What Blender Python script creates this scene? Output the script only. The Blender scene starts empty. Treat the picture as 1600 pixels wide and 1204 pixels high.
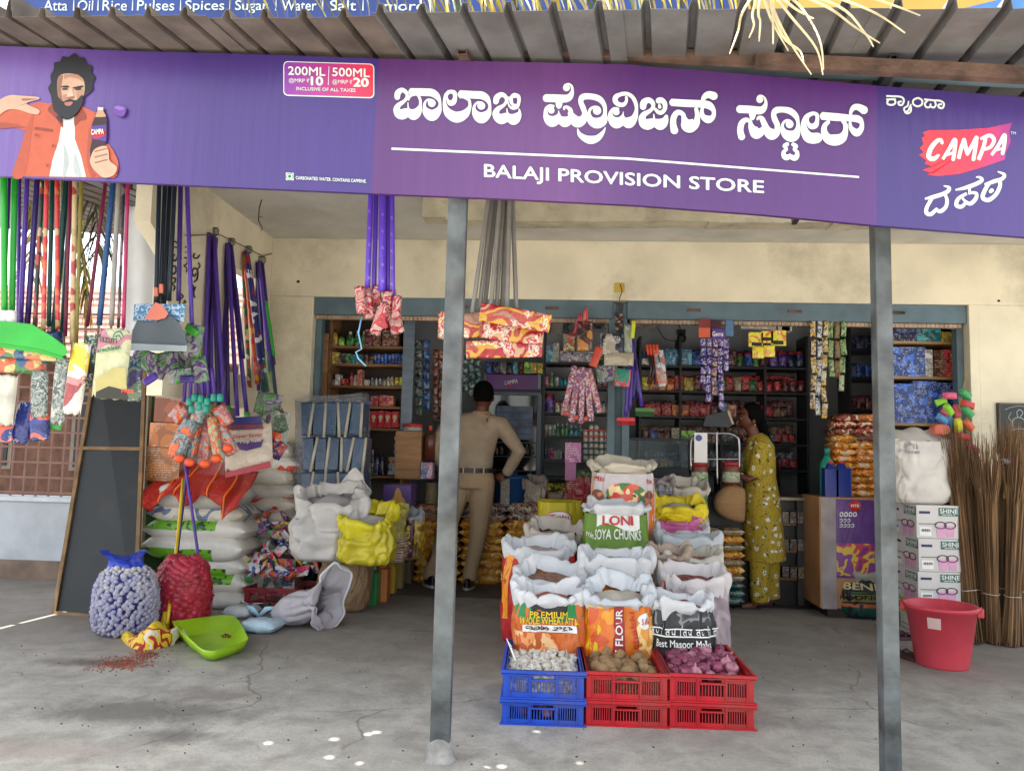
import bpy,bmesh,math,random
from mathutils import Vector,Matrix,Euler,noise
R=math.radians
PI=math.pi
random.seed(7)
S=bpy.context.scene
C=S.collection
# camera, sky, sun, exposure
FPX,CAMH=1200.0,1.2
cam=bpy.data.objects.new('camera',bpy.data.cameras.new('camera'))
C.objects.link(cam)
CM=Matrix.Rotation(R(3.34),4,'Z')@Matrix.Rotation(R(95.0),4,'X')@Matrix.Rotation(R(1.4),4,'Z')
CM.translation=(0,0,CAMH)
cam.matrix_world=CM
cam.data.sensor_width=36
cam.data.lens=36*FPX/1600
cam.data.clip_start=0.05
cam.data.clip_end=500
S.camera=cam
w=bpy.data.worlds.new('World');S.world=w;w.use_nodes=True
nt=w.node_tree;nt.nodes.clear()
sky=nt.nodes.new('ShaderNodeTexSky');sky.sky_type='NISHITA';sky.sun_disc=False
SUN_EL,SUN_AZ=72.0,-62.0
sky.sun_elevation=R(SUN_EL);sky.sun_rotation=R(SUN_AZ)
sky.air_density=1.0;sky.dust_density=2.5;sky.ozone_density=1.0
bg=nt.nodes.new('ShaderNodeBackground');bg.inputs[1].default_value=0.15
wo=nt.nodes.new('ShaderNodeOutputWorld')
hs=nt.nodes.new('ShaderNodeHueSaturation');hs.inputs['Saturation'].default_value=.36
wm_=nt.nodes.new('ShaderNodeMixRGB');wm_.blend_type='MULTIPLY';wm_.inputs[0].default_value=1;wm_.inputs[2].default_value=(1.0,1.0,.96,1)
nt.links.new(sky.outputs[0],hs.inputs['Color']);nt.links.new(hs.outputs[0],wm_.inputs[1]);nt.links.new(wm_.outputs[0],bg.inputs[0]);nt.links.new(bg.outputs[0],wo.inputs[0])
sl=bpy.data.lights.new('sun','SUN');sl.energy=5.0;sl.angle=R(0.53);sl.color=(1,.96,.90)
so=bpy.data.objects.new('sun',sl);C.objects.link(so)
_d=Vector((math.sin(R(SUN_AZ))*math.cos(R(SUN_EL)),math.cos(R(SUN_AZ))*math.cos(R(SUN_EL)),math.sin(R(SUN_EL))))
so.rotation_euler=(-_d).to_track_quat('-Z','Y').to_euler()
S.view_settings.view_transform='Standard';S.view_settings.look='None'
S.view_settings.exposure=2.12;S.view_settings.gamma=1
S.view_settings.use_curve_mapping=False
S.render.engine='CYCLES'
try:
 S.cycles.use_denoising=True
 S.cycles.max_bounces=8;S.cycles.diffuse_bounces=5;S.cycles.transparent_max_bounces=16
 S.cycles.caustics_reflective=False;S.cycles.caustics_refractive=False
 S.cycles.sample_clamp_indirect=6
except Exception:
 pass
# helpers
CR=CM.to_3x3()
def ray(px,py):
 return CR@Vector(((px-800)/FPX,-(py-602)/FPX,-1))
def at(px,py,Y):
 d=ray(px,py);t=Y/d.y
 return Vector((d.x*t,Y,CAMH+d.z*t))
def gnd(px,py,z=0.0):
 d=ray(px,py);t=(z-CAMH)/d.z
 return Vector((d.x*t,d.y*t,z))
def onp(px,py,O,N):
 d=ray(px,py);c=Vector((0,0,CAMH));t=(O-c).dot(N)/d.dot(N)
 return c+d*t
def ss(Y):return Y/FPX
def srgb(r,g,b):
 f=lambda c:((c/255+.055)/1.055)**2.4 if c>10 else c/255/12.92
 return(f(r),f(g),f(b),1)
_mats={}
def nodes(name):
 m=bpy.data.materials.new(name);m.use_nodes=True
 n=m.node_tree;b=n.nodes['Principled BSDF']
 return m,n,b
def mat(col,rough=.6,metal=0,var=.12,vs=6,bump=0,bs=40,dirt=0,spec=.4,stretch=None,em=None,key=None):
 """solid colour with noise variation and fine relief"""
 k=(tuple(col),rough,metal,var,vs,bump,bs,dirt,spec,stretch,em,key)
 if k in _mats:return _mats[k]
 if max(col)>1:c=srgb(*col)
 else:c=(*col,1)
 m,n,b=nodes(key or 'surface')
 L=n.links
 tc=n.nodes.new('ShaderNodeTexCoord');mp=n.nodes.new('ShaderNodeMapping')
 L.new(tc.outputs['Object'],mp.inputs[0])
 if stretch:mp.inputs['Scale'].default_value=stretch
 nz=n.nodes.new('ShaderNodeTexNoise');nz.inputs['Scale'].default_value=vs;nz.inputs['Detail'].default_value=5
 L.new(mp.outputs[0],nz.inputs[0])
 rp=n.nodes.new('ShaderNodeValToRGB')
 lo=tuple(max(0,x*(1-1.6*var))for x in c[:3])+(1,)
 hi=tuple(min(1,x*(1+var))for x in c[:3])+(1,)
 rp.color_ramp.elements[0].position=.3;rp.color_ramp.elements[0].color=lo
 rp.color_ramp.elements[1].position=.7;rp.color_ramp.elements[1].color=hi
 L.new(nz.outputs[0],rp.inputs[0])
 out=rp.outputs[0]
 if dirt:
  n2=n.nodes.new('ShaderNodeTexNoise');n2.inputs['Scale'].default_value=vs*.37;n2.inputs['Detail'].default_value=8
  n2.inputs['Roughness'].default_value=.7
  L.new(tc.outputs['Object'],n2.inputs[0])
  r2=n.nodes.new('ShaderNodeValToRGB');r2.color_ramp.elements[0].position=.52;r2.color_ramp.elements[1].position=.72
  L.new(n2.outputs[0],r2.inputs[0])
  mx=n.nodes.new('ShaderNodeMixRGB');mx.inputs[2].default_value=(.11,.085,.06,1)
  mm=n.nodes.new('ShaderNodeMath');mm.operation='MULTIPLY';mm.inputs[1].default_value=dirt
  L.new(r2.outputs[0],mm.inputs[0]);L.new(mm.outputs[0],mx.inputs[0]);L.new(out,mx.inputs[1]);out=mx.outputs[0]
 L.new(out,b.inputs['Base Color'])
 b.inputs['Roughness'].default_value=rough;b.inputs['Metallic'].default_value=metal
 b.inputs['Specular IOR Level'].default_value=spec
 if em:b.inputs['Emission Color'].default_value=(*em[:3],1);b.inputs['Emission Strength'].default_value=em[3]
 if bump:
  n3=n.nodes.new('ShaderNodeTexNoise');n3.inputs['Scale'].default_value=bs;n3.inputs['Detail'].default_value=4
  L.new(mp.outputs[0],n3.inputs[0])
  bp=n.nodes.new('ShaderNodeBump');bp.inputs['Strength'].default_value=bump;bp.inputs['Distance'].default_value=.01
  L.new(n3.outputs[0],bp.inputs['Height']);L.new(bp.outputs[0],b.inputs['Normal'])
 _mats[k]=m
 return m
def film(col=(200,205,210),a=.55,rough=.12,bump=.8,key='clear_film'):
 """crinkled clear plastic"""
 k=('film',tuple(col),a,rough,bump)
 if k in _mats:return _mats[k]
 m,n,b=nodes(key);L=n.links
 c=srgb(*col)
 b.inputs['Base Color'].default_value=c;b.inputs['Roughness'].default_value=rough
 tc=n.nodes.new('ShaderNodeTexCoord');nz=n.nodes.new('ShaderNodeTexNoise');nz.inputs['Scale'].default_value=30
 nz.inputs['Distortion'].default_value=1.5
 L.new(tc.outputs['Object'],nz.inputs[0])
 bp=n.nodes.new('ShaderNodeBump');bp.inputs['Strength'].default_value=bump;bp.inputs['Distance'].default_value=.02
 L.new(nz.outputs[0],bp.inputs['Height']);L.new(bp.outputs[0],b.inputs['Normal'])
 tr=n.nodes.new('ShaderNodeBsdfTransparent');mx=n.nodes.new('ShaderNodeMixShader');mx.inputs[0].default_value=1-a
 tr.inputs[0].default_value=(.93,.94,.95,1)
 L.new(tr.outputs[0],mx.inputs[1]);L.new(b.outputs[0],mx.inputs[2])
 L.new(mx.outputs[0],n.nodes['Material Output'].inputs[0])
 _mats[k]=m
 return m
def prt(cols,sc=3.0,rough=.35,mode='blob',seed=0,bump=.15,text=.5,key='printed_packaging',rnd=True,bs=18):
 """printed packaging: flat artwork in a few inks, small print rows, slight crinkle"""
 k=('prt',tuple(cols),sc,rough,mode,seed,bump,text,rnd,bs)
 if k in _mats:return _mats[k]
 m,n,b=nodes(key);L=n.links
 tc=n.nodes.new('ShaderNodeTexCoord');oi=n.nodes.new('ShaderNodeObjectInfo')
 mp=n.nodes.new('ShaderNodeMapping');L.new(tc.outputs['Object'],mp.inputs[0])
 if rnd:
  vm=n.nodes.new('ShaderNodeVectorMath');vm.operation='SCALE';vm.inputs[3].default_value=1
  cb=n.nodes.new('ShaderNodeCombineXYZ')
  mu=n.nodes.new('ShaderNodeMath');mu.operation='MULTIPLY_ADD';mu.inputs[1].default_value=7.3;mu.inputs[2].default_value=seed*3.7
  L.new(oi.outputs['Random'],mu.inputs[0])
  for i in range(3):L.new(mu.outputs[0],cb.inputs[i])
  L.new(cb.outputs[0],mp.inputs['Location'])
 else:
  mp.inputs['Location'].default_value=(seed*3.7,seed*1.3,seed*2.1)
 if mode=='blob':
  t=n.nodes.new('ShaderNodeTexNoise');t.inputs['Scale'].default_value=sc;t.inputs['Detail'].default_value=1.5
  t.inputs['Distortion'].default_value=.6;o=t.outputs[0]
 elif mode=='cell':
  t=n.nodes.new('ShaderNodeTexVoronoi');t.inputs['Scale'].default_value=sc
  sp=n.nodes.new('ShaderNodeSeparateColor');L.new(t.outputs['Color'],sp.inputs[0]);o=sp.outputs[0]
 elif mode=='dot':
  t=n.nodes.new('ShaderNodeTexVoronoi');t.inputs['Scale'].default_value=sc;o=t.outputs['Distance']
 else:
  t=n.nodes.new('ShaderNodeTexWave');t.inputs['Scale'].default_value=sc;t.inputs['Distortion'].default_value=1.2
  t.bands_direction='Z' if mode=='bandz' else 'DIAGONAL';o=t.outputs[0]
 L.new(mp.outputs[0],t.inputs[0])
 rp=n.nodes.new('ShaderNodeValToRGB');rp.color_ramp.interpolation='CONSTANT'
 k0,k1={'blob':(.34,.64),'cell':(0,1),'dot':(.0,.75),'bandz':(0,1),'band':(0,1)}[mode]
 e=rp.color_ramp.elements
 for i,c in enumerate(cols):
  if i==0:e[0].position=0;e[0].color=srgb(*c)
  elif i==1:e[1].position=k0+(k1-k0)*i/len(cols);e[1].color=srgb(*c)
  else:x=e.new(k0+(k1-k0)*i/len(cols));x.color=srgb(*c)
 L.new(o,rp.inputs[0]);out=rp.outputs[0]
 if text:
  m2=n.nodes.new('ShaderNodeMapping');m2.inputs['Scale'].default_value=(70,70,55);L.new(tc.outputs['Object'],m2.inputs[0])
  n2=n.nodes.new('ShaderNodeTexNoise');n2.inputs['Scale'].default_value=1.6;n2.inputs['Detail'].default_value=0;L.new(m2.outputs[0],n2.inputs[0])
  wv=n.nodes.new('ShaderNodeTexWave');wv.bands_direction='Z';wv.inputs['Scale'].default_value=.31;L.new(m2.outputs[0],wv.inputs[0])
  n4=n.nodes.new('ShaderNodeTexNoise');n4.inputs['Scale'].default_value=sc*1.7;L.new(mp.outputs[0],n4.inputs[0])
  def gt(src,v):
   g=n.nodes.new('ShaderNodeMath');g.operation='GREATER_THAN';g.inputs[1].default_value=v;L.new(src,g.inputs[0]);return g.outputs[0]
  def mul(a_,b_):
   g=n.nodes.new('ShaderNodeMath');g.operation='MULTIPLY'
   L.new(a_,g.inputs[0])
   if isinstance(b_,float):g.inputs[1].default_value=b_
   else:L.new(b_,g.inputs[1])
   return g.outputs[0]
  f=mul(mul(mul(gt(n2.outputs[0],.48),gt(wv.outputs[0],.5)),gt(n4.outputs[0],.5)),float(text))
  mx=n.nodes.new('ShaderNodeMixRGB');mx.inputs[2].default_value=(.75,.73,.68,1)
  L.new(f,mx.inputs[0]);L.new(out,mx.inputs[1]);out=mx.outputs[0]
 L.new(out,b.inputs['Base Color']);b.inputs['Roughness'].default_value=rough
 if bump:
  n3=n.nodes.new('ShaderNodeTexNoise');n3.inputs['Scale'].default_value=bs;n3.inputs['Detail'].default_value=3;n3.inputs['Distortion'].default_value=1
  L.new(tc.outputs['Object'],n3.inputs[0])
  bp=n.nodes.new('ShaderNodeBump');bp.inputs['Strength'].default_value=bump;bp.inputs['Distance'].default_value=.03
  L.new(n3.outputs[0],bp.inputs['Height']);L.new(bp.outputs[0],b.inputs['Normal'])
 _mats[k]=m
 return m
class MB:
 """collects shapes and links them as ONE mesh object"""
 def __init__(s):s.v=[];s.f=[];s.mi=[];s.cur=0;s.sm=[];s.smooth=False
 def add(s,vs,fs):
  o=len(s.v);s.v+=[tuple(v)for v in vs]
  for f in fs:s.f.append([i+o for i in f]);s.mi.append(s.cur);s.sm.append(s.smooth)
  return s
 def box(s,c,d,rot=None,tp=(1,1)):
  hx,hy,hz=d[0]/2,d[1]/2,d[2]/2;vs=[]
  for z in(-1,1):
   tx,ty=(tp if z>0 else(1,1))
   for x,y in((-1,-1),(1,-1),(1,1),(-1,1)):vs.append(Vector((x*hx*tx,y*hy*ty,z*hz)))
  if rot is not None:
   M=rot if isinstance(rot,Matrix)else Euler(rot).to_matrix()
   vs=[M@v for v in vs]
  c=Vector(c)
  return s.add([v+c for v in vs],[(0,3,2,1),(4,5,6,7),(0,1,5,4),(1,2,6,5),(2,3,7,6),(3,0,4,7)])
 def ext(s,poly,thick,fr=lambda x,y,z:(x,y,z)):
  """prism of a 2D outline; fr maps (x, y, depth) to space"""
  n=len(poly);vs=[fr(x,y,0)for x,y in poly]+[fr(x,y,thick)for x,y in poly]
  return s.add(vs,[tuple(range(n)),tuple(range(2*n-1,n-1,-1))]+[(i,i+n,(i+1)%n+n,(i+1)%n)for i in range(n)])
 def grid(s,fn,nu,nv,closeu=False):
  vs=[];fs=[]
  for j in range(nv+1):
   for i in range(nu if closeu else nu+1):vs.append(fn(i/nu,j/nv))
  W=nu if closeu else nu+1
  for j in range(nv):
   for i in range(nu):
    a=j*W+i;b=j*W+(i+1)%W
    fs.append((a,b,b+W,a+W))
  return s.add(vs,fs)
 def tube(s,pts,r,n=8,cap=True,flat=1.0,up=None):
  pts=[Vector(p)for p in pts];k=len(pts)
  rs=r if isinstance(r,(list,tuple))else[r]*k
  vs=[];ref=None
  for i,p in enumerate(pts):
   t=(pts[min(i+1,k-1)]-pts[max(i-1,0)])
   if t.length<1e-9:t=Vector((0,0,1))
   t.normalize()
   if ref is None:
    ref=Vector(up)if up else(Vector((0,1,0))if abs(t.y)<.9 else Vector((1,0,0)))
   a=ref-t*ref.dot(t)
   if a.length<1e-6:a=t.orthogonal()
   a.normalize();b=t.cross(a);ref=a
   for j in range(n):
    q=2*PI*j/n
    vs.append(p+(a*math.cos(q)*flat+b*math.sin(q))*rs[i])
  fs=[(i*n+j,i*n+(j+1)%n,(i+1)*n+(j+1)%n,(i+1)*n+j)for i in range(k-1)for j in range(n)]
  if cap:fs+=[tuple(range(n-1,-1,-1)),tuple(range((k-1)*n,k*n))]
  o=s.smooth;s.smooth=n>4 or o;s.add(vs,fs);s.smooth=o
  return s
 def lathe(s,prof,c=(0,0,0),n=20,sx=1,sy=1,M=None):
  c=Vector(c);vs=[]
  for r,z in prof:
   for j in range(n):
    q=2*PI*j/n;v=Vector((math.cos(q)*r*sx,math.sin(q)*r*sy,z))
    vs.append((M@v if M else v)+c)
  k=len(prof)
  fs=[(i*n+j,i*n+(j+1)%n,(i+1)*n+(j+1)%n,(i+1)*n+j)for i in range(k-1)for j in range(n)]
  if prof[0][0]>1e-5:fs.append(tuple(range(n-1,-1,-1)))
  if prof[-1][0]>1e-5:fs.append(tuple(range((k-1)*n,k*n)))
  o=s.smooth;s.smooth=True;s.add(vs,fs);s.smooth=o
  return s
 def ball(s,c,r,n=8,m=6,sc=(1,1,1),rot=None):
  c=Vector(c);vs=[Vector((0,0,-r*sc[2]))]
  for i in range(1,m):
   p=-PI/2+PI*i/m
   for j in range(n):
    q=2*PI*j/n
    vs.append(Vector((math.cos(p)*math.cos(q)*r*sc[0],math.cos(p)*math.sin(q)*r*sc[1],math.sin(p)*r*sc[2])))
  vs.append(Vector((0,0,r*sc[2])));T=len(vs)-1
  fs=[(0,1+(j+1)%n,1+j)for j in range(n)]
  for i in range(m-2):
   for j in range(n):
    a=1+i*n;fs.append((a+j,a+(j+1)%n,a+n+(j+1)%n,a+n+j))
  a=1+(m-2)*n
  fs+=[(a+j,a+(j+1)%n,T)for j in range(n)]
  if rot is not None:
   Mx=Euler(rot).to_matrix()if not isinstance(rot,Matrix)else rot
   vs=[Mx@v for v in vs]
  o=s.smooth;s.smooth=True;s.add([v+c for v in vs],fs);s.smooth=o
  return s
 def build(s,name,mats,parent=None,loc=None,bevel=0):
  me=bpy.data.meshes.new(name);me.from_pydata(s.v,[],s.f)
  mats=mats if isinstance(mats,(list,tuple))else[mats]
  for m in mats:me.materials.append(m)
  me.polygons.foreach_set('material_index',[min(i,len(mats)-1)for i in s.mi])
  me.polygons.foreach_set('use_smooth',s.sm)
  me.update()
  o=bpy.data.objects.new(name,me);C.objects.link(o)
  if parent:o.parent=parent
  if loc is not None:o.location=loc
  if bevel:
   b=o.modifiers.new('bevel','BEVEL');b.width=bevel;b.segments=2;b.limit_method='ANGLE'
  return o
def tag(o,label=None,cat=None,group=None,kind=None):
 if label:o['label']=label
 if cat:o['category']=cat
 if group:o['group']=group
 if kind:o['kind']=kind
 return o
def thing(name,label,cat,loc=(0,0,0),rot=None,group=None):
 o=bpy.data.objects.new(name,None);C.objects.link(o);o.location=loc
 o.empty_display_size=.1
 if rot is not None:o.rotation_euler=rot
 return tag(o,label,cat,group)
def struct(o,label=None):return tag(o,label,kind='structure')
def kids(o):return[c for c in bpy.data.objects if c.parent==o]
_kidcache={}
def copy_tree(o,loc=None,rot=None,label=None,parent=None,scale=None):
 if o.name not in _kidcache:_kidcache[o.name]=list(o.children)
 c=o.copy();C.objects.link(c)
 if loc is not None:c.location=loc
 if rot is not None:c.rotation_euler=rot
 if scale is not None:c.scale=scale
 if label:c['label']=label
 if parent:c.parent=parent
 for ch in _kidcache[o.name]:copy_tree(ch,parent=c)
 return c
def freeze(o):
 """apply modifiers"""
 dg=bpy.context.evaluated_depsgraph_get();dg.update()
 me=bpy.data.meshes.new_from_object(o.evaluated_get(dg));me.name=o.name
 o.modifiers.clear();o.data=me
 return o
def fuse(o,vox=.012,smooth=6,fac=.5):
 r=o.modifiers.new('r','REMESH');r.mode='VOXEL';r.voxel_size=vox;r.use_smooth_shade=True
 if smooth:q=o.modifiers.new('s','SMOOTH');q.iterations=smooth;q.factor=fac
 return freeze(o)
def loft(mb,rings,n=24,cap=True,wr=0,seed=0):
 """rings: (x, y, z, a, b[, rotz[, tiltdir]]): elliptical sections stacked in any direction"""
 vs=[];P=[Vector(r[:3])for r in rings];k=len(rings)
 for i,r in enumerate(rings):
  t=(P[min(i+1,k-1)]-P[max(i-1,0)]).normalized()
  ax=Vector((1,0,0))if abs(t.x)<.8 else Vector((0,0,1))
  if len(r)>5:ax=Matrix.Rotation(r[5],3,'Z')@ax
  ax=(ax-t*ax.dot(t)).normalized();ay=t.cross(ax)
  for j in range(n):
   q=2*PI*j/n
   f=1+(wr*noise.noise(Vector((math.cos(q)*2,math.sin(q)*2,i*.7+seed)))if wr else 0)
   vs.append(P[i]+(ax*math.cos(q)*r[3]+ay*math.sin(q)*r[4])*f)
 fs=[(i*n+j,i*n+(j+1)%n,(i+1)*n+(j+1)%n,(i+1)*n+j)for i in range(k-1)for j in range(n)]
 if cap:fs+=[tuple(range(n-1,-1,-1)),tuple(range((k-1)*n,k*n))]
 o=mb.smooth;mb.smooth=True;mb.add(vs,fs);mb.smooth=o
 return mb
_txt={}
def text_tris(s,bold=0.0,shear=0.0,space=1.0):
 if any(c_ in s for c_ in 'MKWNRXe'):bold=0
 k=(s,bold,shear,space)
 if k not in _txt:
  cu=bpy.data.curves.new('t','FONT');cu.body=s;cu.offset=bold;cu.resolution_u=3;cu.shear=shear;cu.space_character=space
  o=bpy.data.objects.new('t',cu);C.objects.link(o)
  dg=bpy.context.evaluated_depsgraph_get();dg.update()
  me=bpy.data.meshes.new_from_object(o.evaluated_get(dg))
  bm=bmesh.new();bm.from_mesh(me)
  for _ in range(3):
   bmesh.ops.triangulate(bm,faces=bm.faces[:])
   bmesh.ops.subdivide_edges(bm,edges=[e_ for e_ in bm.edges if e_.calc_length()>.22],cuts=1)
  bmesh.ops.triangulate(bm,faces=bm.faces[:]);bm.to_mesh(me);bm.free()
  v=[(x.co.x,x.co.y)for x in me.vertices];f=[tuple(p.vertices)for p in me.polygons]
  bpy.data.objects.remove(o);bpy.data.meshes.remove(me)
  xs=[p[0]for p in v]or[0];ys=[p[1]for p in v]or[0]
  _txt[k]=(v,f,min(xs),max(xs),min(ys),max(ys))
 return _txt[k]
def text_fit(mb,s,fn,bold=0.0,shear=0.0,space=1.0):
 """lettering stretched into the unit square, mapped by fn(u, v)"""
 v,f,x0,x1,y0,y1=text_tris(s,0,shear,space)
 if not v:return
 b=bold*1.3
 for k,(dx,dy)in enumerate(((0,0),(-b,0),(b,0),(0,-b),(0,b))if bold else((0,0),)):
  mb.add([Vector(fn((x+dx-x0)/(x1-x0),(y+dy-y0)/max(1e-6,y1-y0)))+Vector((0,-.0004*k,0))for x,y in v],f)
def quadmap(a,b,c,d):
 """u, v -> point on the quad bottom-left a, bottom-right b, top-right c, top-left d"""
 a,b,c,d=map(Vector,(a,b,c,d))
 return lambda u,v:(a*(1-u)+b*u)*(1-v)+(d*(1-u)+c*u)*v
def catmull(P,k=5):
 out=[]
 for i in range(len(P)-1):
  p0,p1,p2,p3=P[max(i-1,0)],P[i],P[i+1],P[min(i+2,len(P)-1)]
  for j in range(k):
   t=j/k
   out.append(tuple(.5*((2*b)+(-a+c)*t+(2*a-5*b+4*c-d)*t*t+(-a+3*b-3*c+d)*t**3)for a,b,c,d in zip(p0,p1,p2,p3)))
 out.append(tuple(P[-1]));return out
def strokes(mb,S_,fn,lift,dz=4e-6,roundcap=False):
 """brush strokes [(x, y, width)...] laid flat; fn(x, y) -> point, lift = direction of the surface"""
 i=0
 for st in S_:
  P=catmull([p if len(p)==3 else(*p,16)for p in st],5)
  L=[]
  for q,(x,y,w_)in enumerate(P):
   a=P[max(q-1,0)];b=P[min(q+1,len(P)-1)]
   tx,ty=b[0]-a[0],b[1]-a[1];l=math.hypot(tx,ty)or 1
   nx,ny=-ty/l*w_/2,tx/l*w_/2
   L.append(((x+nx,y+ny),(x-nx,y-ny)))
  for q in range(len(L)-1):
   off=lift*(i*dz);i+=1
   mb.add([fn(*L[q][0])+off,fn(*L[q][1])+off,fn(*L[q+1][1])+off,fn(*L[q+1][0])+off],[(0,1,2,3)])
   x,y,w_=P[q+1]
   if q<len(L)-2 or roundcap:
    off=lift*(i*dz);i+=1
    mb.add([fn(x+math.cos(a)*w_*.5,y+math.sin(a)*w_*.5)+off for a in[2*PI*t/10 for t in range(10)]],[tuple(range(10))])
# materials of the setting
def concrete_floor():
 m,n,b=nodes('concrete_floor');L=n.links
 tc=n.nodes.new('ShaderNodeTexCoord')
 def nz(sc,det=6,rough=.6,dist=0,src=None):
  t=n.nodes.new('ShaderNodeTexNoise');t.inputs['Scale'].default_value=sc;t.inputs['Detail'].default_value=det
  t.inputs['Roughness'].default_value=rough;t.inputs['Distortion'].default_value=dist
  L.new(src or tc.outputs['Object'],t.inputs[0]);return t.outputs[0]
 def ramp(src,a,ca,b_,cb):
  r=n.nodes.new('ShaderNodeValToRGB');e=r.color_ramp.elements
  e[0].position=a;e[0].color=(*ca,1);e[1].position=b_;e[1].color=(*cb,1);L.new(src,r.inputs[0]);return r.outputs[0]
 def mix(f,a,b_,t='MIX'):
  x=n.nodes.new('ShaderNodeMixRGB');x.blend_type=t
  for i,v in enumerate((f,a,b_)):
   if isinstance(v,(int,float)):x.inputs[i].default_value=v
   elif isinstance(v,tuple):x.inputs[i].default_value=(*v,1)
   else:L.new(v,x.inputs[i])
  return x.outputs[0]
 base=ramp(nz(1.1,8,.65),.28,(.31,.29,.255),.7,(.50,.47,.42))
 base=mix(ramp(nz(5,8,.7,.4),.42,(0,0,0),.7,(1,1,1)),base,(.24,.225,.20))
 base=mix(ramp(nz(2.4,10,.8,.8),.56,(0,0,0),.68,(.55,.55,.55)),base,(.50,.45,.37))
 base=mix(ramp(nz(140,2),.60,(0,0,0),.72,(.6,.6,.6)),base,(.12,.11,.10))
 base=mix(ramp(nz(60,3),.55,(0,0,0),.75,(.55,.55,.55)),base,(.17,.16,.145))
 for(px,py,rx,ry,c,s_)in((215,1110,.62,.20,(.13,.12,.105),.8),(150,1035,.34,.10,(.12,.09,.07),.85),(270,1150,.20,.1,(.12,.11,.1),.75),(330,1085,.45,.13,(.17,.15,.13),.55),(660,985,.10,.04,(.13,.15,.16),.6),(60,1170,.5,.12,(.26,.2,.17),.5)):
  g=gnd(px,py)
  mp=n.nodes.new('ShaderNodeMapping');mp.vector_type='POINT'
  mp.inputs['Location'].default_value=(-g.x/rx,-g.y/ry,0);mp.inputs['Scale'].default_value=(1/rx,1/ry,0)
  L.new(tc.outputs['Object'],mp.inputs[0])
  ln=n.nodes.new('ShaderNodeVectorMath');ln.operation='LENGTH';L.new(mp.outputs[0],ln.inputs[0])
  ad=n.nodes.new('ShaderNodeMath');ad.operation='MULTIPLY_ADD';ad.inputs[1].default_value=1.9;L.new(nz(6,9,.75,.6),ad.inputs[0]);L.new(ln.outputs['Value'],ad.inputs[2])
  hf=n.nodes.new('ShaderNodeMath');hf.operation='MULTIPLY';hf.inputs[1].default_value=.4;L.new(ad.outputs[0],hf.inputs[0])
  base=mix(ramp(hf.outputs[0],.52,(s_,s_,s_),.82,(0,0,0)),base,c)
 v=n.nodes.new('ShaderNodeTexVoronoi');v.feature='DISTANCE_TO_EDGE';v.inputs['Scale'].default_value=.55
 wn=n.nodes.new('ShaderNodeTexNoise');wn.inputs['Scale'].default_value=2.5;wn.inputs['Detail'].default_value=6;L.new(tc.outputs['Object'],wn.inputs[0])
 wm=mix(.22,tc.outputs['Object'],wn.outputs['Color']);L.new(wm,v.inputs[0])
 crack=ramp(v.outputs['Distance'],.0,(.7,.7,.7),.0028,(0,0,0))
 base=mix(mix(1.0,crack,ramp(nz(1.6,2),.47,(0,0,0),.55,(1,1,1)),'MULTIPLY'),base,(.1,.075,.06))
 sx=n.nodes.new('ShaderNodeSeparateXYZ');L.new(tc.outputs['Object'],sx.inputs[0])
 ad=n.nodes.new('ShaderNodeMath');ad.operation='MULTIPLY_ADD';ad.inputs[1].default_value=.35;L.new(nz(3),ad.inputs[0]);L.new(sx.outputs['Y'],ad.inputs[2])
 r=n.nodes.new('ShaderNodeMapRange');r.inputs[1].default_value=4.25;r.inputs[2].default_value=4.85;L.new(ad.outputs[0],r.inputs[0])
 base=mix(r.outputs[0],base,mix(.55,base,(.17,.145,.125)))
 L.new(base,b.inputs['Base Color']);b.inputs['Roughness'].default_value=.78;b.inputs['Specular IOR Level'].default_value=.3
 bp=n.nodes.new('ShaderNodeBump');bp.inputs['Strength'].default_value=.5;bp.inputs['Distance'].default_value=.012
 L.new(mix(.35,nz(9,8,.7),nz(90,3)),bp.inputs['Height']);L.new(bp.outputs[0],b.inputs['Normal'])
 return m
M_floor=concrete_floor()
M_cream=mat((.71,.65,.50),.85,var=.10,vs=2.2,bump=.25,bs=25,dirt=.5,key='cream_limewash')
M_ceil=mat((.56,.545,.51),.9,var=.08,vs=3,bump=.2,bs=30,dirt=.25,key='ceiling_limewash')
M_blue_steel=mat((.10,.155,.19),.5,var=.15,vs=5,bump=.15,bs=60,dirt=.5,key='blue_grey_painted_steel')
M_galv=mat((.088,.10,.104),.5,metal=0,var=.45,vs=7,bump=.3,bs=50,dirt=.7,key='grey_painted_steel')
M_rust=mat((.11,.065,.048),.8,var=.4,vs=9,bump=.5,bs=60,key='rusty_steel')
M_yel_rust=mat((.40,.25,.07),.75,var=.3,vs=14,bump=.4,bs=60,dirt=.9,key='rusty_yellow_steel')
M_sheet_g=mat((.16,.157,.157),.62,metal=.3,var=.2,vs=5,bump=.3,bs=30,dirt=.55,key='weathered_grey_sheet')
M_sheet_b=mat((.115,.095,.082),.75,metal=.1,var=.3,vs=6,bump=.3,bs=30,dirt=.5,key='rusty_brown_sheet')
M_inwall=mat((.36,.38,.41),.85,var=.08,vs=3,dirt=.2,key='grey_blue_wall')
M_wood=mat((.27,.135,.06),.6,var=.3,vs=4,stretch=(1,1,14),bump=.1,key='brown_wood')
M_woodl=mat((.42,.26,.12),.6,var=.25,vs=4,stretch=(1,1,10),bump=.1,key='light_wood')
M_ply=mat((.36,.19,.085),.6,var=.25,vs=3,stretch=(1,1,6),bump=.1,dirt=.3,key='plywood')
M_black=mat((.012,.013,.016),.5,var=.2,key='black')
M_rack=mat((.03,.032,.037),.5,var=.2,dirt=.3,key='dark_rack_steel')
M_white=mat((.72,.71,.69),.6,var=.05,bump=.1,key='white')
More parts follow.
